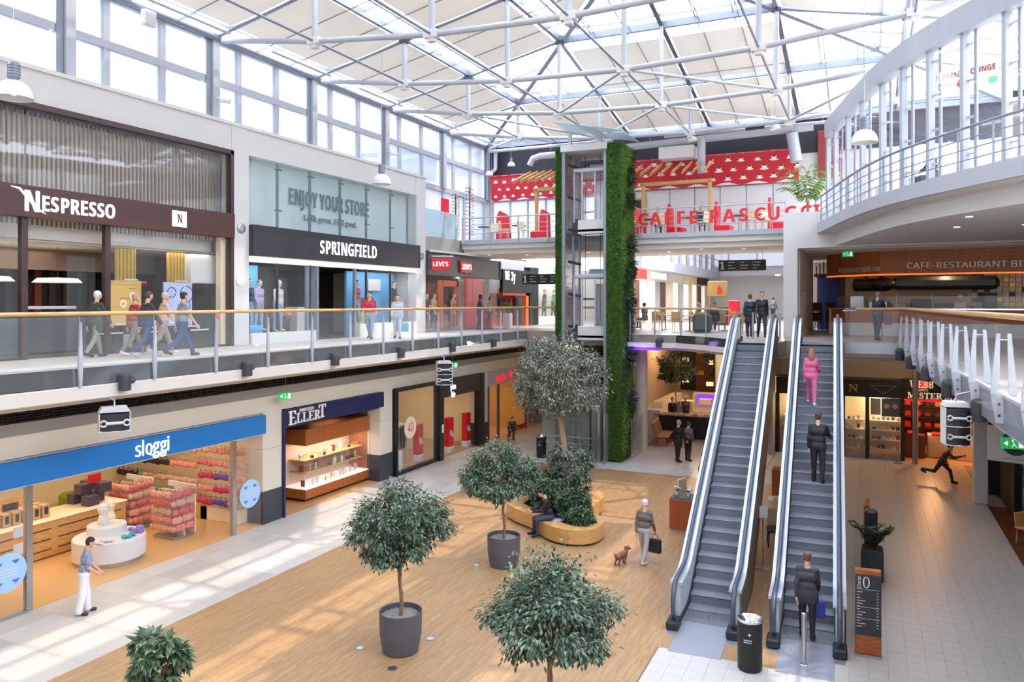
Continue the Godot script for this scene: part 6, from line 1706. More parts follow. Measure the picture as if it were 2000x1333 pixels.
	part("band", G.new().cbox(V(UX + .12, 8.84, -24.45), V(.26, 1.02, 10.3), .015), mt("slate", "32323a", .4), g)
	letters("SPRINGFIELD", .48, .015, "Droid Sans", true, .84, g, M.signwhite, T(UX + .28, 8.82, -24.38, WEST))
	part("light_strip", G.new().bx(UX - .2, UX + .1, 8.14, 8.33, -29.55, -19.35), M.softwhite, g)
	var h := thing("window_lettering", "dark slogan lettering on the pale wall behind the upper glass", "lettering")
	letters("ENJOY YOUR STORE", .58, .03, "Droid Sans", true, .66, h, M.slate, T(UX - .45, 10.62, -24.2, WEST))
	letters("Look great. Feel good.", .2, .02, "Droid Serif", true, 1.05, h, M.slate, T(UX - .45, 9.93, -24.2, WEST))
	var gl := thing("shop_glazing", "tall glass front with dark rods over the clothing shop", "shopfront")
	part("backing_wall", G.new().bx(UX - .6, UX - .5, 8.3, 12.2, -29.6, -19.3), mt("mintwhite", "d9e2e0", .6), gl)
	var rz := [-19.32, -20.63, -22.32, -24.09, -25.79, -27.52, -29.58]
	for k in 6:
		part("pane", G.new().bx(UX + .1, UX + .112, 9.36, 11.6, rz[k + 1] + .02, rz[k] - .02), M.tintglass, gl)
		if k:
			part("rod", G.new().tube([V(UX + .02, 5.9 if k != 3 else 8.2, rz[k]), V(UX + .02, 11.55, rz[k])], .05, 8), M.slate, gl)
			for y in [11.35, 9.95]: part("spider_clamp", G.new().bx(UX + .04, UX + .1, y - .02, y + .02, rz[k] - .16, rz[k] + .16), M.slate, gl)
	part("plinth", G.new().bx(UX - .1, UX + .1, Y1, 5.78, -22.6, -19.35).bx(UX - .1, UX + .1, Y1, 5.95, -29.55, -25.3), M.white, gl)
	for q in [[-22.1, -19.4], [-29.4, -25.4]]: part("lower_pane", G.new().bx(UX + .0, UX + .012, 5.9, 8.14, q[0], q[1]), M.glass, gl)
	for z in [-22.2, -22.75, -25.05]: part("door_post", G.new().bx(UX - .05, UX + .05, Y1, 8.14, z - .06, z + .06), M.steelgrey, gl)
	part("door_pane", G.new().bx(UX - .02, UX - .008, Y1 + .1, 8.1, -22.7, -22.2), M.tintglass, gl)
	part("door_handle", G.new().tube([V(UX + .08, 6.1, -24.95), V(UX + .08, 7.1, -24.95)], .02, 8), M.chrome, gl)
	var gw := shell("wall_shop_clothing")
	part("rear", G.new().bx(-23.4, -23.2, Y1, 12.3, -29.9, -19), mt("umber", "3b322c", .7), gw)
	part("ceiling", G.new().bx(-23.2, UX - .4, 8.2, 8.3, -29.9, -19), M.dark, gw)
	part("blue_back", G.new().bx(-19.6, -19.5, Y1, 8.1, -20.9, -19.2).bx(-19.6, -19.5, Y1, 8.1, -29.5, -26.), mt("skyback", "5fa8d6", .6), gw)
	part("dark_back", G.new().bx(-20.2, -20.1, Y1, 8.1, -22.2, -20.9), M.umber, gw)
	part("floor_covering", G.new().bx(-23.2, UX - .1, Y1 - .01, Y1 + .004, -29.8, -19.1), M.darkfloor, gw)
	area(gw, Transform3D(Basis(V(1, 0, 0), -PI / 2), V(-18.95, 8.15, -27.6)), .8, 3.6, "f2f8ff", 1.0)
	area(gw, Transform3D(Basis(V(1, 0, 0), -PI / 2), V(-18.95, 8.15, -20.4)), .8, 1.8, "f2f8ff", .7)
	area(gw, Transform3D(Basis(V(1, 0, 0), -PI / 2), V(-21.4, 8.15, -24)), 2., 3.5, "ffd9b0", 1.5)
	solo("window_poster", G.new().cbox(V(-19.45, 7.5, -19.9), V(.04, .95, 1.0), .01), M.mintwhite, "pale poster with dark blot print in the left blue window", "poster")
	for k in 4: solo("dark_blot", G.new().ball(V(-19.42, 7.55, -19.6 - k * .2), V(.02, .2, .12), 10), M.dark, ["first dark blot on the pale poster", "second dark blot on the pale poster", "third dark blot on the pale poster", "fourth dark blot on the pale poster"][k], "print")
	solo("window_poster", G.new().cbox(V(-19.45, 7.55, -27.9), V(.04, .5, .9), .01), M.plaster, "white skyline poster in the right blue window", "poster")
	solo("window_poster", G.new().cbox(V(-19.45, 6.7, -27.4), V(.04, .6, .9), .01), M.brickred, "red and black striped poster in the right blue window", "poster")
	solo("window_poster", G.new().cbox(V(-19.45, 6.0, -27.3), V(.04, .7, .8), .01), mt("limeposter", "b4c24a", .6), "lime green poster below the striped poster", "poster")
	for k in 2: solo("display_block", G.new().cbox(V([-20.5, -19.0][k], Y1 + [.6, .35][k], [-24.1, -20.][k]), V(.6, [1.2, .5][k], .6), .02), [M.white, M.skyback][k], ["white pillar stand in the clothing shop doorway", "pale blue block in the left window of the clothing shop"][k], "stand")
	for k in 5: solo("clothes_stack", G.new().cbox(V(-20.7 - (k % 2) * .8, 6.4, -23. - k * .42), V(.4, .3, .35), .05), [M.orange, M.brickred, M.cream, M.red, M.charcoal][k], ["orange clothes stack in the doorway", "dark red clothes stack in the doorway", "cream clothes stack in the doorway", "bright red clothes stack in the doorway", "charcoal clothes stack in the doorway"][k], "clothes")
	solo("shop_shelf", G.new().cbox(V(-21.2, 6.1, -23.9), V(1.4, .08, 2.2), .02).bx(-21.8, -20.6, Y1, 6.1, -24.9, -22.9), M.darkwood, "dark shelf table with stacked clothes in the doorway", "shelf")
	# --- jeans shop beyond the pilaster
	var l := thing("shop_sign", "dark jeans shop fascia with red tab signs beyond the white pilaster", "sign")
	part("band", G.new().cbox(V(UX + .06, 8.55, -34.25), V(.2, 1.0, 7.6), .02), mt("slateblue", "3c4148", .4), l)
	part("rounded_end", G.new().tube([V(UX + .0, 8.05, -38.0), V(UX + .0, 9.05, -38.0)], .22, 14), M.slateblue, l)
	var tab := PackedVector2Array([Vector2(-.62, .3), Vector2(.62, .3), Vector2(.55, -.3), Vector2(.3, -.24), Vector2(0, -.32), Vector2(-.3, -.24), Vector2(-.55, -.3)])
	part("red_tab", G.new().prism(tab, .08, T(UX + .18, 8.55, -33.95, WEST)), M.red, l)
	letters("LEVI'S", .26, .02, "Droid Sans", true, .95, l, M.signwhite, T(UX + .29, 8.56, -33.95, WEST))
	var l2 := thing("blade_sign", "small red projecting tab sign beside the white pilaster", "sign", T(UX + .5, 8.55, -30.95, .5))
	part("tab", G.new().prism(PackedVector2Array([Vector2(-.5, .3), Vector2(.5, .3), Vector2(.46, -.22), Vector2(0, -.3), Vector2(-.46, -.22)]), .06), M.red, l2)
	letters("LEVI'S", .2, .02, "Droid Sans", true, .9, l2, M.signwhite, T(0, .02, .075))
	part("bar", G.new().tube([V(-.55, .38, .03), V(.6, .38, .03)], .03, 8), M.white, l2)
	var lw := shell("wall_shop_jeans")
	part("rear", G.new().bx(-21.4, -21.2, Y1, 9.2, -38.6, -30.2), mt("warmbrown", "5a3422", .7), lw)
	part("ceiling", G.new().bx(-21.2, UX - .1, 8.1, 8.2, -38.6, -30.2), M.dark, lw)
	part("wood_frame", G.new().bx(UX - .9, UX - .7, 7.6, 7.9, -34.9, -33.2).bx(UX - .9, UX - .7, Y1, 7.9, -34.9, -34.7).bx(UX - .9, UX - .7, Y1, 7.9, -33.3, -33.1), M.orange, lw)
	part("red_panel", G.new().bx(UX - .5, UX - .4, Y1, 8.05, -37.0, -35.1), M.red, lw)
	area(lw, Transform3D(Basis(V(1, 0, 0), -PI / 2), V(-19.6, 8.05, -34)), 2., 6., "ffcf9a", 1.8)
	var jp := thing("shop_glazing", "glass panes of the jeans shop with steel edges", "shopfront")
	for q in [[-32.6, -30.5], [-35., -32.7], [-37.9, -35.1]]: part("pane", G.new().bx(UX + .0, UX + .012, Y1 + .05, 8.05, q[0], q[1]), M.glass, jp)
	part("floor_rail", G.new().bx(UX - .04, UX + .04, Y1, Y1 + .08, -37.9, -30.5), M.steelgrey, jp)
	for k in 12: solo("jeans_stack", G.new().cbox(V(-20.6 + (k % 2) * .5, 6. + (k / 6) * .5, -31.2 - (k % 6) * .75), V(.45, .35, .5), .05), [M.orange, M.brickred, M.navy, M.cream, M.rust, M.ochre][k % 6], "folded clothes stack on the jeans shop shelves, %s level, %s" % [["lower", "upper"][k / 6], nth(k % 6)], "clothes", "folded stacks in the jeans shop")
	solo("jeans_shelf", G.new().bx(-21., -19.8, 5.42, 5.8, -36, -30.8).bx(-21, -20.8, 6.2, 6.26, -36, -30.8), M.wood, "wooden shelf block of the jeans shop", "shelf")
	solo("ceiling_track", G.new().beam(V(-18.2, 9.18, -30.5), V(-15.9, 9.0, -48), .08, .1), M.soffit, "long pale cable duct under the terrace slab", "duct")
	# further shops along the passage
	var v := thing("shop_sign", "black shop fascia with white hand written letters beside the hanging board", "sign")
	part("band", G.new().cbox(V(UX + .05, 8.0, -40.6), V(.2, 1.3, 4.4), .02), M.black, v)
	letters("WE", .5, .03, "Droid Sans", true, .6, v, M.signwhite, T(UX + .17, 8.3, -38.95, WEST))
	letters("2y", .5, .03, "Droid Serif", true, .7, v, M.signwhite, T(UX + .17, 8.25, -39.75, WEST))
	var vf := thing("shopfront_frame", "orange wood portal with red interior at the end of the upper gallery", "shopfront")
	part("portal", G.new().bx(UX - .2, UX + .05, Y1, 7.5, -42.2, -41.8).bx(UX - .2, UX + .05, 7.2, 7.6, -42.2, -38.6), M.orange, vf)
	part("interior", G.new().bx(-19.15, -19.1, Y1, 7.3, -41.9, -38.6), M.darkred, vf)
	part("pier", G.new().bx(UX - .3, UX + .1, Y1, 8.9, -43.6, -42.3), M.black, vf)
	for k in 8: solo("dark_garment", G.new().ball(V(-18.9, 6.3 + (k % 2) * .5, -39. - k * .36), V(.12, .28, .16), 8), [M.brown, M.dark, M.rust][k % 3], "dark brown garment in the orange portal, %s from the left" % nth(k), "garment", "garments in the orange portal")
	var bf := thing("shop_glazing", "cream lit shop window with green dressed mannequins near the lift", "shopfront")
	part("back_panel", G.new().bx(-19.18, -19.1, Y1, 9., -55, -43.8), mt("creamlit", "e6dcc6", .6), bf)
	area(bf, Transform3D(Basis(V(1, 0, 0), -PI / 2), V(-18.75, 8.8, -49)), .5, 9., "fff2dc", 1.4)
	part("pane", G.new().bx(UX + .0, UX + .012, Y1, 8.9, -55, -43.8), M.glass, bf)
	part("plinth", G.new().bx(-19, UX - .05, Y1, Y1 + .5, -55, -43.8), M.white, bf)
	solo("red_bin_block", G.new().cbox(V(-17.9, Y1 + .45, -35.6), V(.5, .9, .7), .04), M.red, "bright red block stand before the jeans shop", "stand")
	var pl := thing("potted_plant", "small yellow green plant in a tall white planter before the jeans shop", "plant", T(-17.3, Y1, -37.0))
	part("planter", G.new().cbox(V(0, .4, 0), V(.4, .8, .4), .03), M.white, pl)
	var lf := G.new()
	for k in 90:
		var a := R(0, TAU)
		leaf(lf, V(R(-.1, .1), .8 + R(0, .5), R(-.1, .1)), V(cos(a), R(-.2, 1.), sin(a)), R(.2, .35), .06, Color(.35, .4, .05).lerp(Color(.1, .25, .05), rng.randf()))
	stuff("foliage", lf, M.leaf, pl)
	for k in 3: solo("wall_emblem", G.new().lathe([Vector2(0, 0), Vector2(.17, 0), Vector2(.17, .02), Vector2(.1, .03), Vector2(0, .03)], 20, Transform3D(Basis(V(0, 0, 1), -PI / 2), V(UX + .03, [9.2, 8.9, 7.5][k], [-18.95, -30.05, -18.9][k]))), [M.steel, M.steel, M.mintwhite][k], ["round metal emblem on the left white pilaster", "round metal emblem on the right white pilaster", "small pale round notice low on the left white pilaster"][k], "emblem")

# ---------------------------------------------------------------- things on the floors
func furniture() -> void:
	# planter bench: closed ring of bent wood around planting
	var out := [[-10.3, -21.95], [-9.75, -21.5], [-9.15, -21.15], [-8.7, -20.75], [-8.2, -20.3], [-7.6, -20.12], [-7.05, -20.35], [-6.85, -20.95], [-7.0, -21.6], [-7.45, -22.2], [-7.75, -22.9], [-7.75, -23.8], [-8.0, -24.6], [-8.7, -25.1], [-9.6, -24.9], [-10.1, -24.1], [-10.35, -23.1]]
	var ring := smooth_pts(out + [out[0]], 60)
	ring.pop_back()
	var inn := []
	for k in ring.size():
		var a := Vector2(ring[k - 1][0], ring[k - 1][1])
		var b := Vector2(ring[(k + 1) % ring.size()][0], ring[(k + 1) % ring.size()][1])
		var d := (b - a).normalized()
		inn.append([ring[k][0] + d.y * .5, ring[k][1] - d.x * .5])
	var o := thing("planter_bench", "curved bent wood bench around a shrub planting in the middle of the hall", "bench")
	var top := G.new()
	var side := G.new()
	var foot := G.new()
	var ins := G.new()
	for k in ring.size():
		var j := (k + 1) % ring.size()
		var a := V(ring[k][0], 0, ring[k][1])
		var b := V(ring[j][0], 0, ring[j][1])
		var c := V(inn[k][0], 0, inn[k][1])
		var e := V(inn[j][0], 0, inn[j][1])
		var u := V(0, .46, 0)
		var l := V(0, .06, 0)
		top.quad(a + u, b + u, e + u, c + u)
		side.quad(a + l, b + l, b + u, a + u)
		ins.quad(e + u * .5, c + u * .5, c + u, e + u)
		var ia := a.lerp(c, .12)
		var ib := b.lerp(e, .12)
		foot.quad(ia, ib, ib + l, ia + l)
	part("seat", top, M.benchwood, o, "pale bent wood seat")
	part("apron", side, M.benchwood, o)
	part("inner_wall", ins, M.darkwood, o)
	part("plinth", foot, M.dark, o)
	var soil := []
	for k in inn.size(): soil.append([inn[k][0], inn[k][1]])
	part("soil", slab_poly(soil, .1, .3), mt("soil", "3a2c22", .95), o)
	solo("newspaper", G.new().cbox(V(-8.15, .466, -20.95), V(.42, .012, .3), .003, Basis(V(0, 1, 0), .6)), M.paleblue, "folded pale newspaper lying on the wooden bench beside the seated man", "newspaper")
	# bins, posts, directory
	for k in 2:
		var b := thing("litter_bin", ["tall black litter bin with steel funnel between the escalator feet", "black litter bin near the lift tower"][k], "bin", T([-1.97, -12.96][k], 0, [-14.82, -31.2][k]), "")
		part("body", G.new().lathe([Vector2(0, .0), Vector2(.2, 0), Vector2(.22, .03), Vector2(.225, .9), Vector2(.21, .92)], 28), M.black, b)
		part("funnel", G.new().lathe([Vector2(.225, .9), Vector2(.23, .94), Vector2(.215, .95), Vector2(.1, .86), Vector2(0, .85)], 28), M.chrome, b)
		part("hole", G.new().lathe([Vector2(.09, .856), Vector2(0, .853)], 20), M.black, b)
		part("symbol", G.new().tube([V(.02, .68, .218), V(.02, .74, .22)], .008, 6).tube([V(-.01, .71, .219), V(.05, .71, .219)], .008, 6), M.white, b)
		for j in 2: part("text_line", G.new().bx(-.08, .06, .6 - j * .04, .612 - j * .04, .215, .226), M.white, b)
	var bo := thing("steel_bollard", "slim steel bollard in front of the right escalator", "bollard", T(-1.07, 0, -15.38))
	part("tube", G.new().tube([V(0, 0, 0), V(0, .97, 0)], .045, 16), M.steel, bo)
	part("cap", G.new().ball(V(0, .97, 0), V(.045, .02, .045), 12), M.chrome, bo)
	part("flange", G.new().lathe([Vector2(.09, 0), Vector2(.09, .015), Vector2(.05, .03)], 20), M.steel, bo)
	var d := thing("directory_stele", "wooden floor directory with black panel and white 0 beside the right escalator", "sign", T(.02, 0, -16.3, .05))
	part("plinth", G.new().bx(-.24, .24, 0, .05, -.09, .09), M.steel, d)
	part("body", G.new().cbox(V(0, .86, 0), V(.46, 1.62, .14), .012), M.wood, d)
	part("panel", G.new().cbox(V(0, 1.0, .075), V(.455, 1.16, .02), .004), M.slate, d)
	letters("0", .2, .006, "Droid Serif", false, .9, d, M.white, T(-.03, 1.43, .088), "numeral")
	letters("Ebene", .06, .005, "Droid Serif", false, 1., d, M.white, Transform3D(Basis(V(0, 0, 1), PI / 2), V(-.16, 1.43, .088)))
	for y in [1.3, .96, .74]: part("rule", G.new().bx(-.2, .2, y, y + .006, .084, .088), M.white, d)
	for k in 13:
		part("text_line", G.new().bx(-.2, -.2 + [.1, .05, .06, .15][k % 4], 1.24 - k * .055, 1.252 - k * .055, .084, .088), M.white, d)
		part("arrow_mark", G.new().prism(PackedVector2Array([Vector2(0, 0), Vector2(.03, .012), Vector2(0, .024)]), .004, T(.15, 1.235 - k * .055, .085)), M.white, d)
	# coffee stall between and beside the escalators
	var st := thing("coffee_stall", "reddish wooden coffee stall with round emblem left of the left escalator", "stall", T(-4.85, 0, -23.2))
	part("body", G.new().cbox(V(0, .5, 0), V(1.0, .9, .8), .02), mt("redwood", "a3512a", .45), st)
	part("foot", G.new().bx(-.46, .46, 0, .06, -.36, .36), M.steel, st)
	part("tray_top", G.new().cbox(V(0, .96, 0), V(.98, .03, .78), .01), M.charcoal, st)
	part("emblem", G.new().lathe([Vector2(.1, 0), Vector2(.16, 0), Vector2(.16, .01), Vector2(.1, .01)], 22, Transform3D(Basis(V(1, 0, 0), PI / 2), V(.28, .52, .405))), M.logogreen, st)
	for k in 3:
		var fl := thing("flower_pot", ["white orchid at the left end of the coffee stall", "white flower in the middle of the coffee stall", "pale yellow flower at the right end of the coffee stall"][k], "flower", T(-5.2 + k * .35, .98, -23.2))
		part("cup", G.new().lathe([Vector2(.0, 0), Vector2(.05, 0), Vector2(.06, .1), Vector2(0, .1)], 12), M.white, fl)
		var bl := G.new()
		rng.seed = 90 + k
		for j in 9: bl.ball(V(R(-.08, .08), .17 + R(0, .1), R(-.08, .08)), V(.045, .03, .045), 7)
		part("blossom", bl, M.white if k < 2 else M.cream, fl)
		var lf := G.new()
		for j in 8: leaf(lf, V(0, .1, 0), V(R(-1, 1), .6, R(-1, 1)), .14, .04, Color(.06, .16, .04))
		part("leaves", lf, M.leaf, fl)
	var ch := [[-5.3, -25.3, 1.2, "white backed cafe chair behind the coffee stall"], [-2.3, -22.6, .2, "white tub chair between the escalators, nearer"], [-2.35, -23.7, -.2, "white tub chair between the escalators, farther"]]
	for q in ch:
		var c := thing("cafe_armchair", q[3], "chair", T(q[0], 0, q[1], q[2]))
		for sx in [-1, 1]:
			for sz in [-1, 1]: part("leg", G.new().tube([V(sx * .22, 0, sz * .2), V(sx * .2, .42, sz * .18)], .018, 6), M.dark, c)
		part("seat", G.new().cbox(V(0, .45, 0), V(.5, .08, .48), .02), M.charcoal, c)
		part("backrest", G.new().cbox(V(0, .75, -.24), V(.5, .5, .06), .025, Basis(V(1, 0, 0), -.12)), M.cream, c)
	table("cafe_table", "small cafe table with white cups between the escalators", T(-2.45, 0, -25.0), M.cream, M.dark, .34)
	for k in 2: solo("cup", G.new().lathe([Vector2(0, 0), Vector2(.03, 0), Vector2(.045, .07), Vector2(.038, .07), Vector2(.025, .01), Vector2(0, .01)], 12), M.white, ["white cup on the left of the small table between the escalators", "white cup on the right of the small table between the escalators"][k], "cup", "", T(-2.55 + k * .2, .75, -24.95))
	solo("wooden_cabinet", G.new().cbox(V(-2.45, .65, -26.9), V(.8, 1.3, .5), .02), M.redwood, "reddish wooden cabinet at the rear between the escalators", "cabinet")
	var ss := thing("sign_stand", "thin metal menu stand on a square foot between the escalators", "stand", T(-2.42, 0, -20.6))
	part("foot", G.new().cbox(V(0, .01, 0), V(.36, .02, .3), .006), M.steel, ss)
	part("pole", G.new().tube([V(0, .02, 0), V(0, 1.35, 0)], .014, 8), M.steel, ss)
	part("board", G.new().cbox(V(0, 1.42, 0), V(.24, .3, .02), .004, Basis(V(1, 0, 0), -.5)), M.plaster, ss)
	solo("wood_screen", G.new().cbox(V(.0, .75, -22.6), V(.14, 1.5, .9), .02), M.wood, "wooden counter end right of the right escalator", "counter")
	solo("dark_bag_rack", G.new().cbox(V(.1, .75, -21.75), V(.3, 1.5, .3), .06), M.slate, "dark rack leaning between the counter end and the square pot", "rack")
	# poster column seen between the escalators
	var pc := thing("poster_column", "stack of bright posters seen through the gap between the escalators", "display", T(-2.15, 0, -36.3))
	part("frame", G.new().cbox(V(0, 1.35, 0), V(.7, 2.7, .1), .02), M.plaster, pc)
	for k in 4: part("poster", G.new().bx(-.3, .3, .25 + k * .6, .78 + k * .6, .05, .06), [M.lilacsoft, M.white, M.white, M.limeposter][k], pc)
	letters("NEKO", .16, .01, "Droid Sans", true, 1., pc, M.navy, T(0, 1.72, .065))
	part("sign_circle", G.new().lathe([Vector2(.28, 0), Vector2(.36, 0), Vector2(.36, .04), Vector2(.28, .04)], 24, Transform3D(Basis(V(1, 0, 0), PI / 2), V(0, 3.2, .05))), M.steelgrey, pc)
	# floor spots
	var fs := [[-8.0, -12.05, "dark"], [-8.02, -13.45, "pale"], [-9.05, -12.5, "pale"], [-9.17, -17.7, "pale"], [-7.85, -17.6, "pale"]]
	for k in 5:
		var q: Array = fs[k]
		var l := thing("floor_spot", "%s round floor light set in the parquet, %s" % [q[2], ["in front of the nearest full pot", "right of the nearest full pot", "left of the nearest full pot", "left of the second pot", "right of the second pot"][k]], "floor light", T(q[0], 0, q[1]))
		part("rim", G.new().lathe([Vector2(.1, 0), Vector2(.1, .006), Vector2(.07, .006)], 20), M.steel, l)
		part("lens", G.new().lathe([Vector2(.07, .005), Vector2(0, .006)], 20), M.charcoal if k == 0 else M.plaster, l)
	# litter bins etc. on the upper floor
	var ec := thing("escalator_post", "steel post pair at the head of the left escalator", "post", T(-3.3, Y1, -30.2))
	for k in 2: part("tube", G.new().tube([V(k * .9 - .6, 0, -k * .6), V(k * .9 - .6, 1.0, -k * .6)], .04, 10), M.chrome, ec)

# ---------------------------------------------------------------- trees and plants
func crown(o: Node3D, c: Vector3, r: Vector3, clumps: int, per: int, lsize: float, c0: Color, c1: Color, sd: int, trunk_top: Vector3, fill := .42) -> void:
	rng.seed = sd
	var lf := G.new()
	var br := G.new()
	for k in clumps:
		var d := Vector3(rng.randfn(), rng.randfn(), rng.randfn()).normalized()
		var q := pow(rng.randf(), 1. / 3.) * (1. - fill) + fill
		var p := c + d * r * q
		if p.y < c.y - r.y * .7: p.y = c.y - r.y * R(.4, .7)
		var mid := trunk_top.lerp(p, .5) + V(0, -.08, 0)
		if k % 4 == 0: br.tube([trunk_top + V(0, -.05, 0), mid, p], [.014, .009, .004], 5, false)
		var cr: float = R(.14, .24) * (r.x + r.z) * .42
		for j in int(per * 1.75):
			var e := Vector3(rng.randfn(), rng.randfn() * .7, rng.randfn()) * cr * .6
			var out := (e + d * cr * .4 + V(0, -.25 * cr, 0)).normalized()
			out.y -= R(.1, .8)
			var t := rng.randf()
			leaf(lf, p + e, out + Vector3(R(-.4, .4), R(-.3, .3), R(-.4, .4)), lsize * R(.7, 1.25), lsize * R(.42, .58), c0.lerp(c1, t * t))
	stuff("foliage", lf, M.leaf, o)
	part("branches", br, M.bark, o)

func pot_g(r: float, h: float) -> Array:
	return [G.new().lathe([Vector2(0, 0), Vector2(r * .8, 0), Vector2(r * .84, .02), Vector2(r * .97, h * .45), Vector2(r, h), Vector2(r * .965, h + .01), Vector2(r * .94, h), Vector2(r * .93, h - .12)], 40), G.new().lathe([Vector2(r * .935, h - .1), Vector2(0, h - .09)], 32)]

func pot_tree(label: String, at: Vector3, pr: float, ph: float, trunk: Array, tr: float, c: Vector3, r: Vector3, clumps: int, per: int, ls: float, c0: Color, c1: Color, sd: int, fill := .4) -> void:
	var o := thing("potted_tree", label, "tree", Transform3D(Basis(), at), "")
	var g := pot_g(pr, ph)
	part("pot", g[0], M.pot, o, "smooth grey round pot")
	part("gravel", g[1], M.gravel, o)
	rng.seed = sd + 500
	var st := G.new()
	for k in 260:
		var a := R(0, TAU)
		var d := sqrt(rng.randf()) * pr * .9
		st.ball(V(cos(a) * d, ph - .095, sin(a) * d), Vector3.ONE * R(.012, .024), 5)
	stuff("pebbles", st, M.gravel, o)
	var rad := []
	for k in trunk.size(): rad.append(tr * (1.25 - .5 * k / float(trunk.size() - 1)))
	part("trunk", G.new().tube(trunk, rad, 10), M.bark, o)
	var tw := []
	for k in 14:
		var q := k / 13. * (trunk.size() - 1)
		var b := int(minf(q, trunk.size() - 1.001))
		var p: Vector3 = (trunk[b] as Vector3).lerp(trunk[b + 1], q - b)
		tw.append(p + V(cos(k * .9), 0, sin(k * .9)) * tr * .7)
	part("twined_stem", G.new().tube(tw, tr * .6, 7), M.bark, o)
	crown(o, c, r, clumps, per, ls, c0, c1, sd, trunk[trunk.size() - 1], fill)

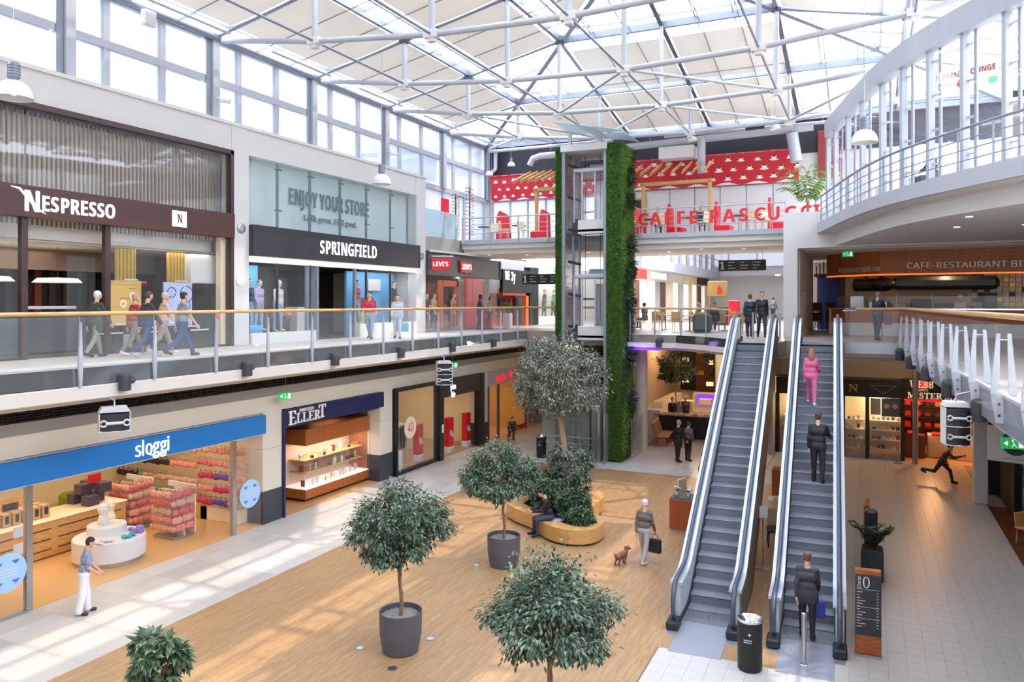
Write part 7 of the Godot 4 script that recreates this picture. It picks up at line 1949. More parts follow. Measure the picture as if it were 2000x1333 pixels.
func greenery() -> void:
	var d0 := Color(.033, .07, .036)
	var d1 := Color(.25, .33, .2)
	pot_tree("potted ficus with full round crown, left of the wooden bench and nearest complete pot", V(-8.27, 0, -12.75), .42, .78, [V(0, .6, 0), V(.04, .95, .02), V(-.03, 1.3, -.02), V(0, 1.75, 0)], .036, V(.0, 2.42, 0), V(.95, .82, .95), 120, 56, .095, d0, d1, 101, .12)
	pot_tree("second potted ficus, its crown half in front of the wooden bench", V(-8.53, 0, -18.0), .43, .78, [V(0, .6, 0), V(.03, 1.0, 0), V(-.02, 1.4, 0), V(.02, 1.8, 0)], .034, V(-.08, 2.38, 0), V(.95, .78, .9), 110, 54, .095, d0, d1, 102, .12)
	pot_tree("ficus with loose pyramid crown whose pot lies below the picture edge", V(-4.32, 0, -10.67), .42, .78, [V(0, .6, 0), V(.03, 1.0, 0), V(.02, 1.4, 0), V(0, 1.85, 0)], .038, V(.08, 2.15, 0), V(.98, .52, 1.), 110, 56, .092, d0, d1, 103, .1)
	var last: Node3D = get_child(get_child_count() - 1)
	var lf := G.new()
	rng.seed = 7
	for k in 1500:
		var p := V(rng.randfn() * .26, 2.62 + rng.randfn() * .24, rng.randfn() * .26)
		leaf(lf, p, V(R(-1, 1), R(-1.2, .2), R(-1, 1)), .092 * R(.7, 1.2), .044, d0.lerp(d1, pow(rng.randf(), 2.)))
	stuff("top_foliage", lf, M.leaf, last)
	pot_tree("large leaved plant top at the lower left picture edge", V(-8.15, 0, -7.0), .42, .78, [V(0, .6, 0), V(0, 1.2, 0), V(0, 1.9, 0)], .03, V(0, 2.28, 0), V(.27, .42, .27), 22, 40, .15, Color(.04, .09, .04), Color(.3, .4, .2), 104)
	# tall grey green tree before the lift
	var o := thing("potted_tree", "tall forked grey green tree in a wide pot before the lift tower", "tree", T(-11.0, 0, -28.7))
	var g := pot_g(.6, .82)
	part("pot", g[0], M.pot, o)
	part("gravel", g[1], M.gravel, o)
	part("trunk", G.new().tube([V(0, .6, 0), V(.06, 1.2, 0), V(-.06, 1.9, .02), V(-.2, 2.6, .05)], [.16, .13, .12, .11], 12), mt("palebark", "b59a78", .8), o)
	part("limb", G.new().tube([V(-.1, 2.1, 0), V(-.6, 2.9, .1), V(-.8, 3.9, .1), V(-.5, 4.7, 0)], [.1, .07, .05, .03], 8), M.palebark, o)
	part("limb", G.new().tube([V(-.15, 2.4, 0), V(.35, 3.1, .1), V(.9, 3.5, .2), V(1.3, 4.2, .1)], [.09, .07, .05, .02], 8), M.palebark, o)
	part("limb", G.new().tube([V(-.2, 2.5, 0), V(-.2, 3.6, -.1), V(.1, 4.8, -.1)], [.09, .06, .03], 8), M.palebark, o)
	crown(o, V(-.1, 3.75, 0), V(1.8, 1.75, 1.7), 190, 52, .12, Color(.12, .14, .09), Color(.5, .52, .42), 105, V(-.2, 3.2, 0), .4)
	# shrubs in the planter bench
	var sh := [[-8.9, -23.9, 1.25, .75, "tall pale leaved shrub at the back of the planter bench"], [-9.5, -22.7, .8, .6, "bushy dark shrub at the left of the planter bench"], [-8.6, -22.6, .95, .6, "dense dark shrub in the middle of the planter bench"], [-7.9, -21.6, .62, .5, "low glossy shrub in the front loop of the planter bench"], [-7.5, -21.0, .38, .36, "lowest bright shrub at the front tip of the planter bench"], [-8.9, -21.9, .7, .5, "dark shrub behind the seated man"]]
	for k in sh.size():
		var q: Array = sh[k]
		var s := thing("shrub", q[4], "shrub", T(q[0], .3, q[1]))
		part("stem", G.new().tube([V(0, -.1, 0), V(0, q[2] * .6, 0)], .03, 6), M.bark, s)
		crown(s, V(0, q[2] * .75, 0), V(q[3], q[2] * .7, q[3]), 34, 46, .13, Color(.02, .05, .02), Color(.14, .24, .09) if k else Color(.36, .42, .3), 120 + k, V(0, q[2] * .3, 0), .3)
	# plant in a square pot on the right
	var z := thing("potted_plant", "arching dark plant in a square charcoal pot beside the wooden directory", "plant", T(.12, 0, -20.9))
	part("pot", G.new().cbox(V(0, .38, 0), V(.5, .76, .5), .03), M.charcoal, z)
	part("soil", G.new().bx(-.22, .22, .74, .77, -.22, .22), M.soil, z)
	var zf := G.new()
	var zs := G.new()
	rng.seed = 44
	for k in 22:
		var a := R(0, TAU)
		var ln := R(.5, .85)
		var pts := []
		for j in 8:
			var t := j / 7.
			pts.append(V(cos(a) * (.08 + t * .5 * ln), .75 + sin(t * 1.75) * ln * .75, sin(a) * (.08 + t * .5 * ln)))
		zs.tube(pts, .012, 5, false)
		for j in range(2, 8):
			for s in [-1, 1]:
				for w in 2: leaf(zf, (pts[j] as Vector3) + V(R(-.03, .03), R(-.03, .03), R(-.03, .03)), V(-sin(a) * s + cos(a) * .5, R(-.1, .6), cos(a) * s + sin(a) * .5), R(.09, .13), .05, Color(.02, .05, .02).lerp(Color(.08, .15, .05), rng.randf()))
	part("stems", zs, M.soil, z)
	stuff("foliage", zf, M.leaf, z)
	# palm on the terrace
	var p := thing("palm", "bright green palm beside the curved lounge on the cafe terrace", "palm", T(-2.35, Y2, -36.2))
	part("pot", G.new().lathe([Vector2(0, 0), Vector2(.25, 0), Vector2(.3, .5), Vector2(0, .48)], 18), M.charcoal, p)
	part("trunk", G.new().tube([V(0, .4, 0), V(0, 1.4, 0)], .06, 8), M.bark, p)
	rng.seed = 71
	for k in 20:
		var a := k * 2.4
		var rise := R(.6, 1.5)
		var f := G.new()
		var prev := V(0, 1.4, 0)
		for j in 12:
			var t := (j + 1) / 12.
			var q := V(cos(a) * t * 1.25, 1.4 + rise * sin(t * 2.1), sin(a) * t * 1.25)
			for s in [-1, 1]: leaf(f, q, V(-sin(a) * s + cos(a) * .7, -.35, cos(a) * s + sin(a) * .7), .45 * (1.1 - t * .6), .045, Color(.08, .2, .03).lerp(Color(.28, .42, .1), rng.randf()))
			prev = q
		part("frond", f, M.leaf, p)
	# dark trees in the passage on the ground floor
	for k in 4:
		var q: Array = [[-10.4, -46., "left dark tree over the passage bar"], [-8.2, -49., "middle dark tree behind the passage bar"], [-6.4, -48., "dark tree over the violet lit counter"], [-3.4, -46., "dark tree half hidden by the left escalator"]][k]
		var t := thing("potted_tree", q[2], "tree", T(q[0], 0, q[1]))
		part("pot", pot_g(.45, .8)[0], M.pot, t)
		part("trunk", G.new().tube([V(0, .6, 0), V(0, 2.2, 0)], .05, 8), M.bark, t)
		crown(t, V(0, 2.9, 0), V(1.25, .95, 1.25), 46, 44, .16, Color(.02, .045, .02), Color(.1, .16, .08), 140 + k, V(0, 2.2, 0))
	# plant behind the left glass pane of the underwear shop
	var bp := thing("potted_plant", "leafy plant reflected low behind the leftmost shop pane", "plant", T(-17.5, 0, -10.2))
	part("pot", pot_g(.22, .35)[0], M.white, bp)
	crown(bp, V(0, .62, 0), V(.4, .4, .4), 20, 30, .12, d0, d1, 160, V(0, .35, 0))

# ---------------------------------------------------------------- hanging lamps, loudspeakers, signs
func spanner(o: Node3D, at: Vector3, w: float) -> void:
	part("emblem_bar", G.new().tube([at + V(-w * .28, 0, 0), at + V(w * .28, 0, 0)], w * .055, 8), M.plaster, o)
	for s in [-1, 1]:
		var pts := []
		for a in 10: pts.append(at + V(s * w * .36, 0, 0) + V(cos(a * .62 + .4) * w * .1 * s, sin(a * .62 + .4) * w * .1, 0))
		part("emblem_ring", G.new().tube(pts, w * .035, 6), M.plaster, o)

func hanging_unit(at: Vector3, yaw: float, tiers: int, fix: Vector3, label: String, w := .62, sc := 1.) -> void:
	var o := thing("hanging_loudspeaker", label, "loudspeaker", T(at.x, at.y, at.z, yaw).scaled_local(Vector3.ONE * sc))
	part("rod", G.new().tube([V(0, .08, 0), V(0, .25, 0), o.transform.affine_inverse() * fix], .02, 8), M.steel, o)
	part("top_cover", G.new().prism(PackedVector2Array([Vector2(-w * .5, 0), Vector2(-w * .4, .1), Vector2(w * .4, .1), Vector2(w * .5, 0)]), .42, T(0, 0, -.26)), M.plaster, o)
	for t in tiers:
		var y := -.22 - t * .4
		var prof := PackedVector2Array()
		for a in 9:
			var q := -1. + a * .25
			prof.append(Vector2(q * w * .47, .16 + .1 * (1. - q * q)))
		prof.append(Vector2(w * .47, -.24)); prof.append(Vector2(-w * .47, -.24))
		part("cabinet", G.new().prism(prof, .36, Transform3D(Basis(V(1, 0, 0), V(0, 0, 1), V(0, -1, 0)), V(0, y + .18, 0))), M.slate, o)
		part("trim", G.new().tube([V(-w * .48, y - .19, .16), V(0, y - .19, .27), V(w * .48, y - .19, .16)], .018, 6), M.plaster, o)
		for sx in [-1, 1]: part("side_plate", G.new().bx(sx * w * .5, sx * w * .46, y - .2, y + .2, -.24, .18), M.plaster, o)
		spanner(o, V(0, y, .285), w)

func exit_sign(at: Vector3, yaw: float, label: String, drop := .35) -> void:
	var o := thing("exit_sign", label, "sign", T(at.x, at.y, at.z, yaw))
	part("panel", G.new().cbox(Vector3.ZERO, V(.42, .22, .05), .01), M.exitgreen, o)
	part("figure", G.new().ball(V(-.02, .06, .03), V(.018, .018, .006), 8).beam(V(-.02, .04, .03), V(.01, -.02, .03), .03, .008).beam(V(.01, -.02, .03), V(-.04, -.07, .03), .018, .008).beam(V(.01, -.02, .03), V(.05, -.07, .03), .018, .008), M.signwhite, o)
	part("door_mark", G.new().bx(.08, .16, -.08, .08, .026, .03), M.signwhite, o)
	part("arrow", G.new().prism(PackedVector2Array([Vector2(-.17, 0), Vector2(-.1, .05), Vector2(-.1, -.05)]), .005, T(0, 0, .026)), M.signwhite, o)
	if drop > 0: part("rod", G.new().tube([V(0, .1, 0), V(0, drop, 0)], .008, 5), M.steel, o)

func lights_and_signs() -> void:
	var ry := func(x: float, z: float) -> float: return roof_y(x, z) - .1
	pendant(V(-16.1, 11.05, -10.2), .36, ry.call(-16.1, -10.2), "white bell pendant at the left picture edge before the slatted screen")
	pendant(V(-16.2, 11.15, -23.7), .36, ry.call(-16.2, -23.7), "white bell pendant before the pale slogan wall")
	pendant(V(-.06, 11.35, -24.1), .36, ry.call(-.06, -24.1), "white bell pendant before the curved lounge glazing")
	pendant(V(-17.0, 14.0, -36.8), .2, ry.call(-17., -36.8), "small white bell pendant before the dark wall left of the lift, upper of two")
	pendant(V(-17.9, 13.45, -36.0), .2, ry.call(-17.9, -36.), "small white bell pendant before the dark wall left of the lift, lower of two")
	pendant(V(-7.4, 14.35, -36.2), .22, 15.8, "small white bell pendant over the white air unit")
	pendant(V(-3.7, 14.5, -36.), .24, 15.8, "small white bell pendant beside the thick vertical pipe")
	hanging_unit(V(-14.9, 4.42, -11.62), WEST - .6, 1, V(-15.2, 4.74, -11.62), "single hanging loudspeaker with white spanner emblem under the left gallery")
	hanging_unit(V(-14.95, 4.42, -26.12), WEST - .9, 2, V(-15.2, 4.74, -26.12), "double hanging loudspeaker with white spanner emblems before the black framed shop")
	hanging_unit(V(1.4, 5.0, -15.3), .15, 2, V(1.75, 5.3, -15.3), "double hanging loudspeaker with white spanner emblems under the right bridge", .5, .8)
	exit_sign(V(-16.3, 3.91, -18.65), WEST - .5, "green exit sign hanging between the blue and the navy shop fascia", .85)
	exit_sign(V(-.7, 8.75, -33.9), 0, "green exit sign hanging under the white header before the restaurant", .3)
	exit_sign(V(2.55, 4.1, -17.4), .1, "green exit sign under the bridge at the right picture edge", .8)
	exit_sign(V(-15.55, 4.2, -27.9), WEST - .9, "green exit sign behind the double hanging loudspeaker", .45)
	var cm := thing("security_camera", "small security camera on the clerestory post", "camera", T(-19.0, 13.35, -18.7))
	part("bracket", G.new().tube([V(-.2, .1, 0), V(0, .05, 0)], .03, 8), M.white, cm)
	part("housing", G.new().tube([V(0, 0, 0), V(.3, -.05, -.1)], .08, 12), M.white, cm)
	var c2 := thing("security_camera", "second small security camera farther along the clerestory", "camera", T(-19.0, 13.35, -28.5))
	part("bracket", G.new().tube([V(-.2, .1, 0), V(0, .05, 0)], .03, 8), M.white, c2)
	part("housing", G.new().tube([V(0, 0, 0), V(.3, -.05, -.1)], .08, 12), M.white, c2)
	solo("junction_box", G.new().cbox(V(-18.95, 15.05, -15.9), V(.2, .45, .42), .03), M.white, "white box fixed under the left eave beam", "box")
	# ceiling light bars at the eaves
	for k in 6:
		var z: float = [-10.5, -15.5, -20.6, -25.6, -30.6, -35.6][k]
		solo("light_tube", G.new().tube([V(-18.6, 15.45, z), V(-18.6, 15.45, z - 3.2)], .05, 8), M.steelwhite, "white tube running along the left eave, %s from the left" % ["first", "second", "third", "fourth", "fifth", "last"][k], "tube")
	# violet light under the far gallery and lamps under slabs
	var o := thing("violet_light", "violet light strip on the gallery edge right of the lift tower", "light", T(-8.9, 4.78, -32.42))
	part("strip", G.new().bx(-.6, .9, -.03, .03, 0, .04), M.lilac, o)
	lamp(o, V(.2, -.1, .3), "7a3cff", .35, .2)
	var cl := shell("ceiling_lamps", "round ceiling lamps of the passages behind")
	for q in [[V(-11, 8.8, -47), "fff0dc", 4.], [V(-6, 8.8, -60), "fff0dc", 7.], [V(-8, 4.6, -41.5), "ffdcb0", 4.], [V(-6.5, 4.6, -46), "ffdcb0", 4.], [V(-12, 4.6, -52), "ffb070", 4.], [V(3, 8.8, -36.4), "ffd9a8", 1.2], [V(1.6, 4.6, -34.), "ffc98c", .8]]:
		part("lamp_glow", G.new().lathe([Vector2(0, 0), Vector2(.2, 0), Vector2(.2, .05), Vector2(0, .05)], 16, Transform3D(Basis(), q[0])), M.lampglow, cl)
		lamp(cl, q[0] - V(0, .2, 0), q[1], q[2], .12)
	var sf := thing("soffit_light_row", "row of small downlights in the soffit behind the left gallery edge", "light")
	for k in 9: part("downlight", G.new().lathe([Vector2(0, 0), Vector2(.08, 0), Vector2(.08, .02)], 12, T(-16.1, 4.72, -8.5 - k * 3.)), M.lampglow, sf)

# ---------------------------------------------------------------- people
func nets(prims: Array, cell: float, k: float) -> Array:
	# surface nets over tapered capsules [a, b, ra, rb, label]; gives [positions, normals, indices, labels]
	var lo := V(1e9, 1e9, 1e9)
	var hi := -lo
	for p in prims:
		var r: float = maxf(p[2], p[3])
		for e in [p[0], p[1]]:
			lo = lo.min(e - Vector3.ONE * r); hi = hi.max(e + Vector3.ONE * r)
	lo -= Vector3.ONE * cell * 2.2
	hi += Vector3.ONE * cell * 2.2
	var nx := int((hi.x - lo.x) / cell) + 1
	var ny := int((hi.y - lo.y) / cell) + 1
	var nz := int((hi.z - lo.z) / cell) + 1
	var f := PackedFloat32Array()
	var lb := PackedInt32Array()
	var bd := PackedFloat32Array()
	f.resize(nx * ny * nz); f.fill(cell * 3.); lb.resize(nx * ny * nz); bd.resize(nx * ny * nz); bd.fill(1e9)
	for p in prims:
		var a: Vector3 = p[0]
		var b: Vector3 = p[1]
		var ra: float = p[2]
		var rb: float = p[3]
		var m := maxf(ra, rb) + cell * 2.2
		var i0 := ((a.min(b) - Vector3.ONE * m - lo) / cell).floor().max(Vector3.ZERO)
		var i1 := ((a.max(b) + Vector3.ONE * m - lo) / cell).ceil().min(V(nx - 1, ny - 1, nz - 1))
		var ab := b - a
		var l2 := maxf(ab.length_squared(), 1e-9)
		var lab: int = p[4]
		for z in range(int(i0.z), int(i1.z) + 1):
			for y in range(int(i0.y), int(i1.y) + 1):
				var row := (z * ny + y) * nx
				for x in range(int(i0.x), int(i1.x) + 1):
					var q := lo + Vector3(x, y, z) * cell
					var t := clampf((q - a).dot(ab) / l2, 0., 1.)
					var d := q.distance_to(a + ab * t) - (ra + (rb - ra) * t)
					var j := row + x
					if d < bd[j]:
						bd[j] = d; lb[j] = lab
					var o := f[j]
					var h := maxf(k - absf(o - d), 0.) / k
					f[j] = minf(o, d) - h * h * k * .25
	var pos := PackedVector3Array()
	var nor := PackedVector3Array()
	var ids := PackedInt32Array()
	var lab2 := PackedInt32Array()
	var at := PackedInt32Array()
	at.resize(nx * ny * nz); at.fill(-1)
	var sy := nx
	var sz := nx * ny
	var off := PackedInt32Array([0, 1, sy, sy + 1, sz, sz + 1, sz + sy, sz + sy + 1])
	for z in nz - 1:
		for y in ny - 1:
			for x in nx - 1:
				var j := z * sz + y * sy + x
				var c := 0
				for e in 8:
					if f[j + off[e]] < 0: c += 1
				if c == 0 or c == 8: continue
				var s := Vector3.ZERO
				var w := 0
				for e in [[0, 1], [2, 3], [4, 5], [6, 7], [0, 2], [1, 3], [4, 6], [5, 7], [0, 4], [1, 5], [2, 6], [3, 7]]:
					var u := f[j + off[e[0]]]
					var v := f[j + off[e[1]]]
					if (u < 0) != (v < 0):
						var t := u / (u - v)
						var p0 := V(e[0] & 1, (e[0] >> 1) & 1, e[0] >> 2)
						var p1 := V(e[1] & 1, (e[1] >> 1) & 1, e[1] >> 2)
						s += p0.lerp(p1, t); w += 1
				at[j] = pos.size()
				pos.append(lo + (V(x, y, z) + s / w) * cell)
				nor.append(V(f[j + 1] - f[j] + f[j + 7 - 7 + off[7]] - f[j + off[6]], f[j + sy] - f[j] + f[j + off[7]] - f[j + off[5]], f[j + sz] - f[j] + f[j + off[7]] - f[j + off[3]]).normalized())
				var best := 1e9
				var bl := 0
				for e in 8:
					if bd[j + off[e]] < best:
						best = bd[j + off[e]]; bl = lb[j + off[e]]
				lab2.append(bl)
	for z in range(1, nz - 1):
		for y in range(1, ny - 1):
			for x in range(1, nx - 1):
				var j := z * sz + y * sy + x
				var inside := f[j] < 0
				for ax in 3:
					var st: int = [1, sy, sz][ax]
					if (f[j + st] < 0) == inside: continue
					var b1: int = [sy, sz, 1][ax]
					var b2: int = [sz, 1, sy][ax]
					var q := [at[j - b1 - b2], at[j - b2], at[j], at[j - b1]]
					if q[0] < 0 or q[1] < 0 or q[2] < 0 or q[3] < 0: continue
					if inside: ids.append_array([q[0], q[2], q[1], q[0], q[3], q[2]])
					else: ids.append_array([q[0], q[1], q[2], q[0], q[2], q[3]])
	return [pos, nor, ids, lab2]

func net_g(r: Array, xf: Transform3D, g: G, cols: Array) -> void:
	var f := g.v.size()
	g.usec = true
	for k in r[0].size():
		g.v.append(xf * r[0][k]); g.n.append((xf.basis * r[1][k]).normalized()); g.t.append(Vector2.ZERO)
		g.c.append(cols[r[3][k]])
	var fl := xf.basis.determinant() < 0
	var id: PackedInt32Array = r[2]
	for k in range(0, id.size(), 3):
		if fl: g.i.append_array([id[k] + f, id[k + 2] + f, id[k + 1] + f])
		else: g.i.append_array([id[k] + f, id[k + 1] + f, id[k + 2] + f])

var head_net := []
var hand_net := []

func make_nets() -> void:
	# head: origin at its middle, face to +z; labels 0 skin, 1 lips, 2 eyes
	var s := []
	s.append([V(0, .035, -.02), V(0, .03, .012), .078, .074, 0])
	s.append([V(0, -.02, .02), V(0, -.075, .045), .06, .034, 0])
	s.append([V(-.03, -.03, .03), V(.03, -.03, .03), .042, .042, 0])
	s.append([V(0, .01, .083), V(0, -.022, .1), .008, .014, 0])
	s.append([V(-.022, -.056, .076), V(.022, -.056, .076), .008, .008, 1])
	for q in [-1, 1]:
		s.append([V(q * .03, .012, .076), V(q * .032, .012, .077), .01, .01, 2])
		s.append([V(q * .016, .03, .082), V(q * .046, .028, .072), .008, .007, 0])
		s.append([V(q * .077, .015, -.012), V(q * .078, -.02, -.006), .016, .012, 0])
	s.append([V(0, -.06, -.015), V(0, -.14, -.025), .05, .054, 0])
	head_net = nets(s, .0075, .014)
	# hand: wrist at the origin, fingers towards -y, palm towards +z, thumb on +x
	var h := []
	h.append([V(0, .01, 0), V(0, -.03, 0), .026, .024, 0])
	for k in 4: h.append([V(.018 - k * .012, -.03, 0), V(.028 - k * .019, -.082, .004), .016, .0125, 0])
	for k in 4:
		var x := .029 - k * .0195
		var l: float = [.04, .045, .042, .032][k]
		var a := V(x, -.086, .004)
		var b := a + V(x * .1, -l, .012)
		var c := b + V(0, -l * .55, .024)
		h.append([a, b, .0092, .0086, 0]); h.append([b, c, .0086, .007, 0])
	h.append([V(.02, -.025, .006), V(.046, -.055, .018), .014, .011, 0])
	h.append([V(.046, -.055, .018), V(.05, -.092, .026), .011, .008, 0])
	hand_net = nets(h, .0048, .006)

# pose: legs [[forward, knee], [forward, knee]] in degrees for left and right, arms [[forward, out, elbow], ...]
func person(label: String, at: Transform3D, o := {}) -> Node3D:
	if head_net.is_empty(): make_nets()
	var h: float = o.get("h", 1.72)
	var legs: Array = o.get("legs", [[12, 6], [-14, 18]])
	var arms: Array = o.get("arms", [[-18, 8, 14], [20, 8, 18]])
	var lean: float = deg_to_rad(o.get("lean", 3.))
	var fat: float = o.get("fat", 1.)
	var skirt: float = o.get("skirt", 0.)
	var wide: float = o.get("flare", 1.)
	var n := thing(o.get("called", "person"), label, o.get("cat", "person"), at)
	var hip := V(0, h * .515, 0)
	var prim := []
	# labels: 0 skin, 1 top, 2 trousers, 3 shoes
	var feet := []
	var low := 1e9
	for s in 2:
		var sx := -1. if s == 1 else 1.
		var hj := hip + V(sx * h * .052, 0, 0)
		var a := deg_to_rad(legs[s][0])
		var sp: float = deg_to_rad(legs[s][2]) * sx if legs[s].size() > 2 else 0.02 * sx
		var kn := hj + V(sin(sp) * h * .245, -cos(a) * cos(sp) * h * .245, sin(a) * h * .245)
		var b := a - deg_to_rad(legs[s][1])
		var an := kn + V(sin(sp) * h * .1, -cos(b) * h * .235, sin(b) * h * .235)
		var pitch := clampf(b * .7, -.8, .3)
		var toe := an + V(sx * .02, -h * .026 + sin(pitch) * .07, cos(pitch) * h * .095)
		prim.append([hj, kn, h * .052 * fat, h * .034 * wide * .5 + h * .017, 2])
		prim.append([kn, an + V(0, .03, 0), h * .034 * (wide * .5 + .5), h * .025 * wide, 2])
		prim.append([an + V(0, -h * .012, -h * .012), toe, h * .024, h * .019, 3])
		low = minf(low, minf(an.y - h * .036, toe.y - h * .019))
		feet.append(an)
	var up := V(0, cos(lean), sin(lean))
	var ch := hip + up * h * .2
	var nk := hip + up * h * .315
	prim.append([hip + V(-h * .035, .0, 0), hip + V(h * .035, .0, 0), h * .062 * fat, h * .062 * fat, 2])
	prim.append([hip + up * h * .085 - V(h * .03, 0, 0), hip + up * h * .085 + V(h * .03, 0, 0), h * .066 * fat, h * .066 * fat, 1])
	prim.append([hip + up * h * .01 - V(h * .03, 0, 0), hip + up * h * .01 + V(h * .03, 0, 0), h * .066 * fat, h * .066 * fat, 1 if o.get("coat", false) else 2])
	prim.append([ch - V(h * .045, 0, 0), ch + V(h * .045, 0, 0), h * .063 * fat, h * .063 * fat, 1])
	prim.append([ch + up * h * .07 - V(h * .07, 0, 0), ch + up * h * .07 + V(h * .07, 0, 0), h * .036, h * .036, 1])
	prim.append([nk - up * h * .035, nk + up * h * .03, h * .036, h * .03, 0])
	if skirt > 0:
		for k in 5:
			var x := (k - 2) * h * .03
			prim.append([hip + V(x, h * .02, 0), hip + V(x * 1.15, -h * skirt, 0), h * .052, h * .055, 1 if o.get("coat", false) else 2])
	var hands := []
	for s in 2:
		var sx := -1. if s == 1 else 1.
		var sh := ch + up * h * .085 + V(sx * h * (.088 if o.get("long", false) or o.get("slim", false) else .098), -h * .008, 0)
		var a := deg_to_rad(arms[s][0])
		var ot := deg_to_rad(arms[s][1]) * .55
		var d := V(sx * sin(ot), -cos(a) * cos(ot), sin(a) * cos(ot)).normalized()
		var el := sh + d * h * .168
		var b := a + deg_to_rad(arms[s][2])
		var inn: float = arms[s][3] if arms[s].size() > 3 else .1
		var d2 := V(sx * (sin(ot) * .5 - inn * sin(deg_to_rad(arms[s][2]))), -cos(b), sin(b)).normalized()
		var wr := el + d2 * h * .145
		var sleeve: int = 1 if not o.get("short", false) else 0
		prim.append([sh, el, h * .028 * sqrt(fat), h * .024, 1])
		prim.append([el, wr, h * .026, h * .017, sleeve])
		hands.append([wr, d2, sx])
	var r := nets(prim, o.get("cell", .022), .035)
	var sk: Color = Color(o.get("skin", "d9a98a")).srgb_to_linear()
	var cols := [sk, Color(o.get("top", "333338")).srgb_to_linear(), Color(o.get("legs_c", "2c2e38")).srgb_to_linear(), Color(o.get("shoes", "222222")).srgb_to_linear()]
	var lift := V(0, -low if not o.has("seat") else o.seat - hip.y + h * .055, 0)
	var body := G.new()
	net_g(r, Transform3D(Basis(), lift), body, cols)
	# head and hands join the same mesh
	var hb := Basis(V(0, 1, 0), deg_to_rad(o.get("look", 0.))) * Basis(V(1, 0, 0), deg_to_rad(o.get("nod", 6.)))
	var hs := h / 1.75
	var hp := nk + up * h * .03 + hb * V(0, .118, .02) * hs
	var hx := Transform3D(hb.scaled(Vector3.ONE * hs), hp + lift)
	net_g(head_net, hx, body, [sk, sk.lerp(Color(.45, .08, .08), .5), Color(.05, .04, .04)])
	for q in hands:
		var dn: Vector3 = -q[1]
		var ft := V(-q[2], 0, 0)
		ft = (ft - dn * ft.dot(dn)).normalized()
		var bs := Basis(dn.cross(ft), dn, ft)
		if q[2] > 0: bs.x = -bs.x
		if o.get("hands", true): net_g(hand_net, Transform3D(bs.scaled_local(Vector3.ONE * hs), q[0] + lift + q[1] * .01), body, [sk])
	part("body", body, M.tinted, n)
	# clothes: shells over the body
	for q in [[1, "jacket" if not o.get("short", false) else "shirt", "top_m"], [2, "trousers" if skirt <= 0 or o.get("coat", false) else "skirt", "legs_m"], [3, "shoes", ""]]:
		var g := G.new()
		var map := {}
		for k in range(0, r[2].size(), 3):
			var t := [r[2][k], r[2][k + 1], r[2][k + 2]]
			if r[3][t[0]] != q[0] and r[3][t[1]] != q[0] and r[3][t[2]] != q[0]: continue
			for e in t:
				if not map.has(e):
					map[e] = g.v.size()
					g.p(r[0][e] + r[1][e] * (.009 if q[0] == 1 else .006) + lift, r[1][e])
					g.c[g.c.size() - 1] = cols[q[0]]
				g.i.append(map[e])
		g.usec = true
		if g.v.size(): part(q[1], g, o[q[2]] if o.has(q[2]) else M.tinted, n)
	# hair
	if o.get("hair", "3a2a20") != "":
		var hc := Color(o.get("hair", "3a2a20")).srgb_to_linear()
		var hg := G.new().tint(hc)
		hg.ball(V(0, .05, -.022), V(.086, .082, .096), 16)
		hg.ball(V(0, .012, -.034), V(.083, .092, .08), 16)
		if o.get("long", false):
			hg.ball(V(0, -.1, -.085), V(.09, .19, .055), 14)
		var hm := part("hair", hg, M.tinted, n)
		hm.transform = hx
	if o.get("cap", "") != "":
		var cg := G.new().tint(Color(o.cap).srgb_to_linear())
		cg.ball(V(0, .075, -.01), V(.095, .06, .105), 16)
		var cm := part("cap", cg, M.tinted, n)
		cm.transform = hx
	n.set_meta("hand", hands[0][0] + lift)
	n.set_meta("hand2", hands[1][0] + lift)
	return n

func bag(n: Node3D, label: String, hex: String, size: Vector3, which := "hand", called := "shopping_bag") -> void:
	var p: Vector3 = n.transform * (n.get_meta(which) as Vector3) - V(0, .1, 0)
	var o := thing(called, label, "bag", Transform3D(n.transform.basis, p))
	var m := mt("bag" + hex, hex, .6)
	part("bag_body", G.new().cbox(V(0, -size.y / 2 - .12, 0), size, .02), m, o)
	for s in [-1, 1]: part("handle", G.new().tube([V(s * size.x * .3, -.12, size.z * .3), V(s * size.x * .15, .0, 0), V(-s * .01, .01, 0)], .008, 6), m, o)

func mannequin(at: Transform3D, m: Material, _m2: Material, label: String, h: float, o := {}) -> void:
	var d := {"called": "mannequin", "cat": "mannequin", "h": h, "skin": "d8cbb8", "top": "d8cbb8", "legs_c": "d8cbb8", "shoes": "d8cbb8", "hair": "", "legs": [[4, 2], [-4, 2]], "arms": [[-6, 10, 10], [8, 10, 20]], "cell": .03}
	d.merge(o, true)
	var q := person(label, at, d)
	part("stand_plate", G.new().lathe([Vector2(.2, 0), Vector2(.2, .015), Vector2(0, .02)], 18), M.steel, q)

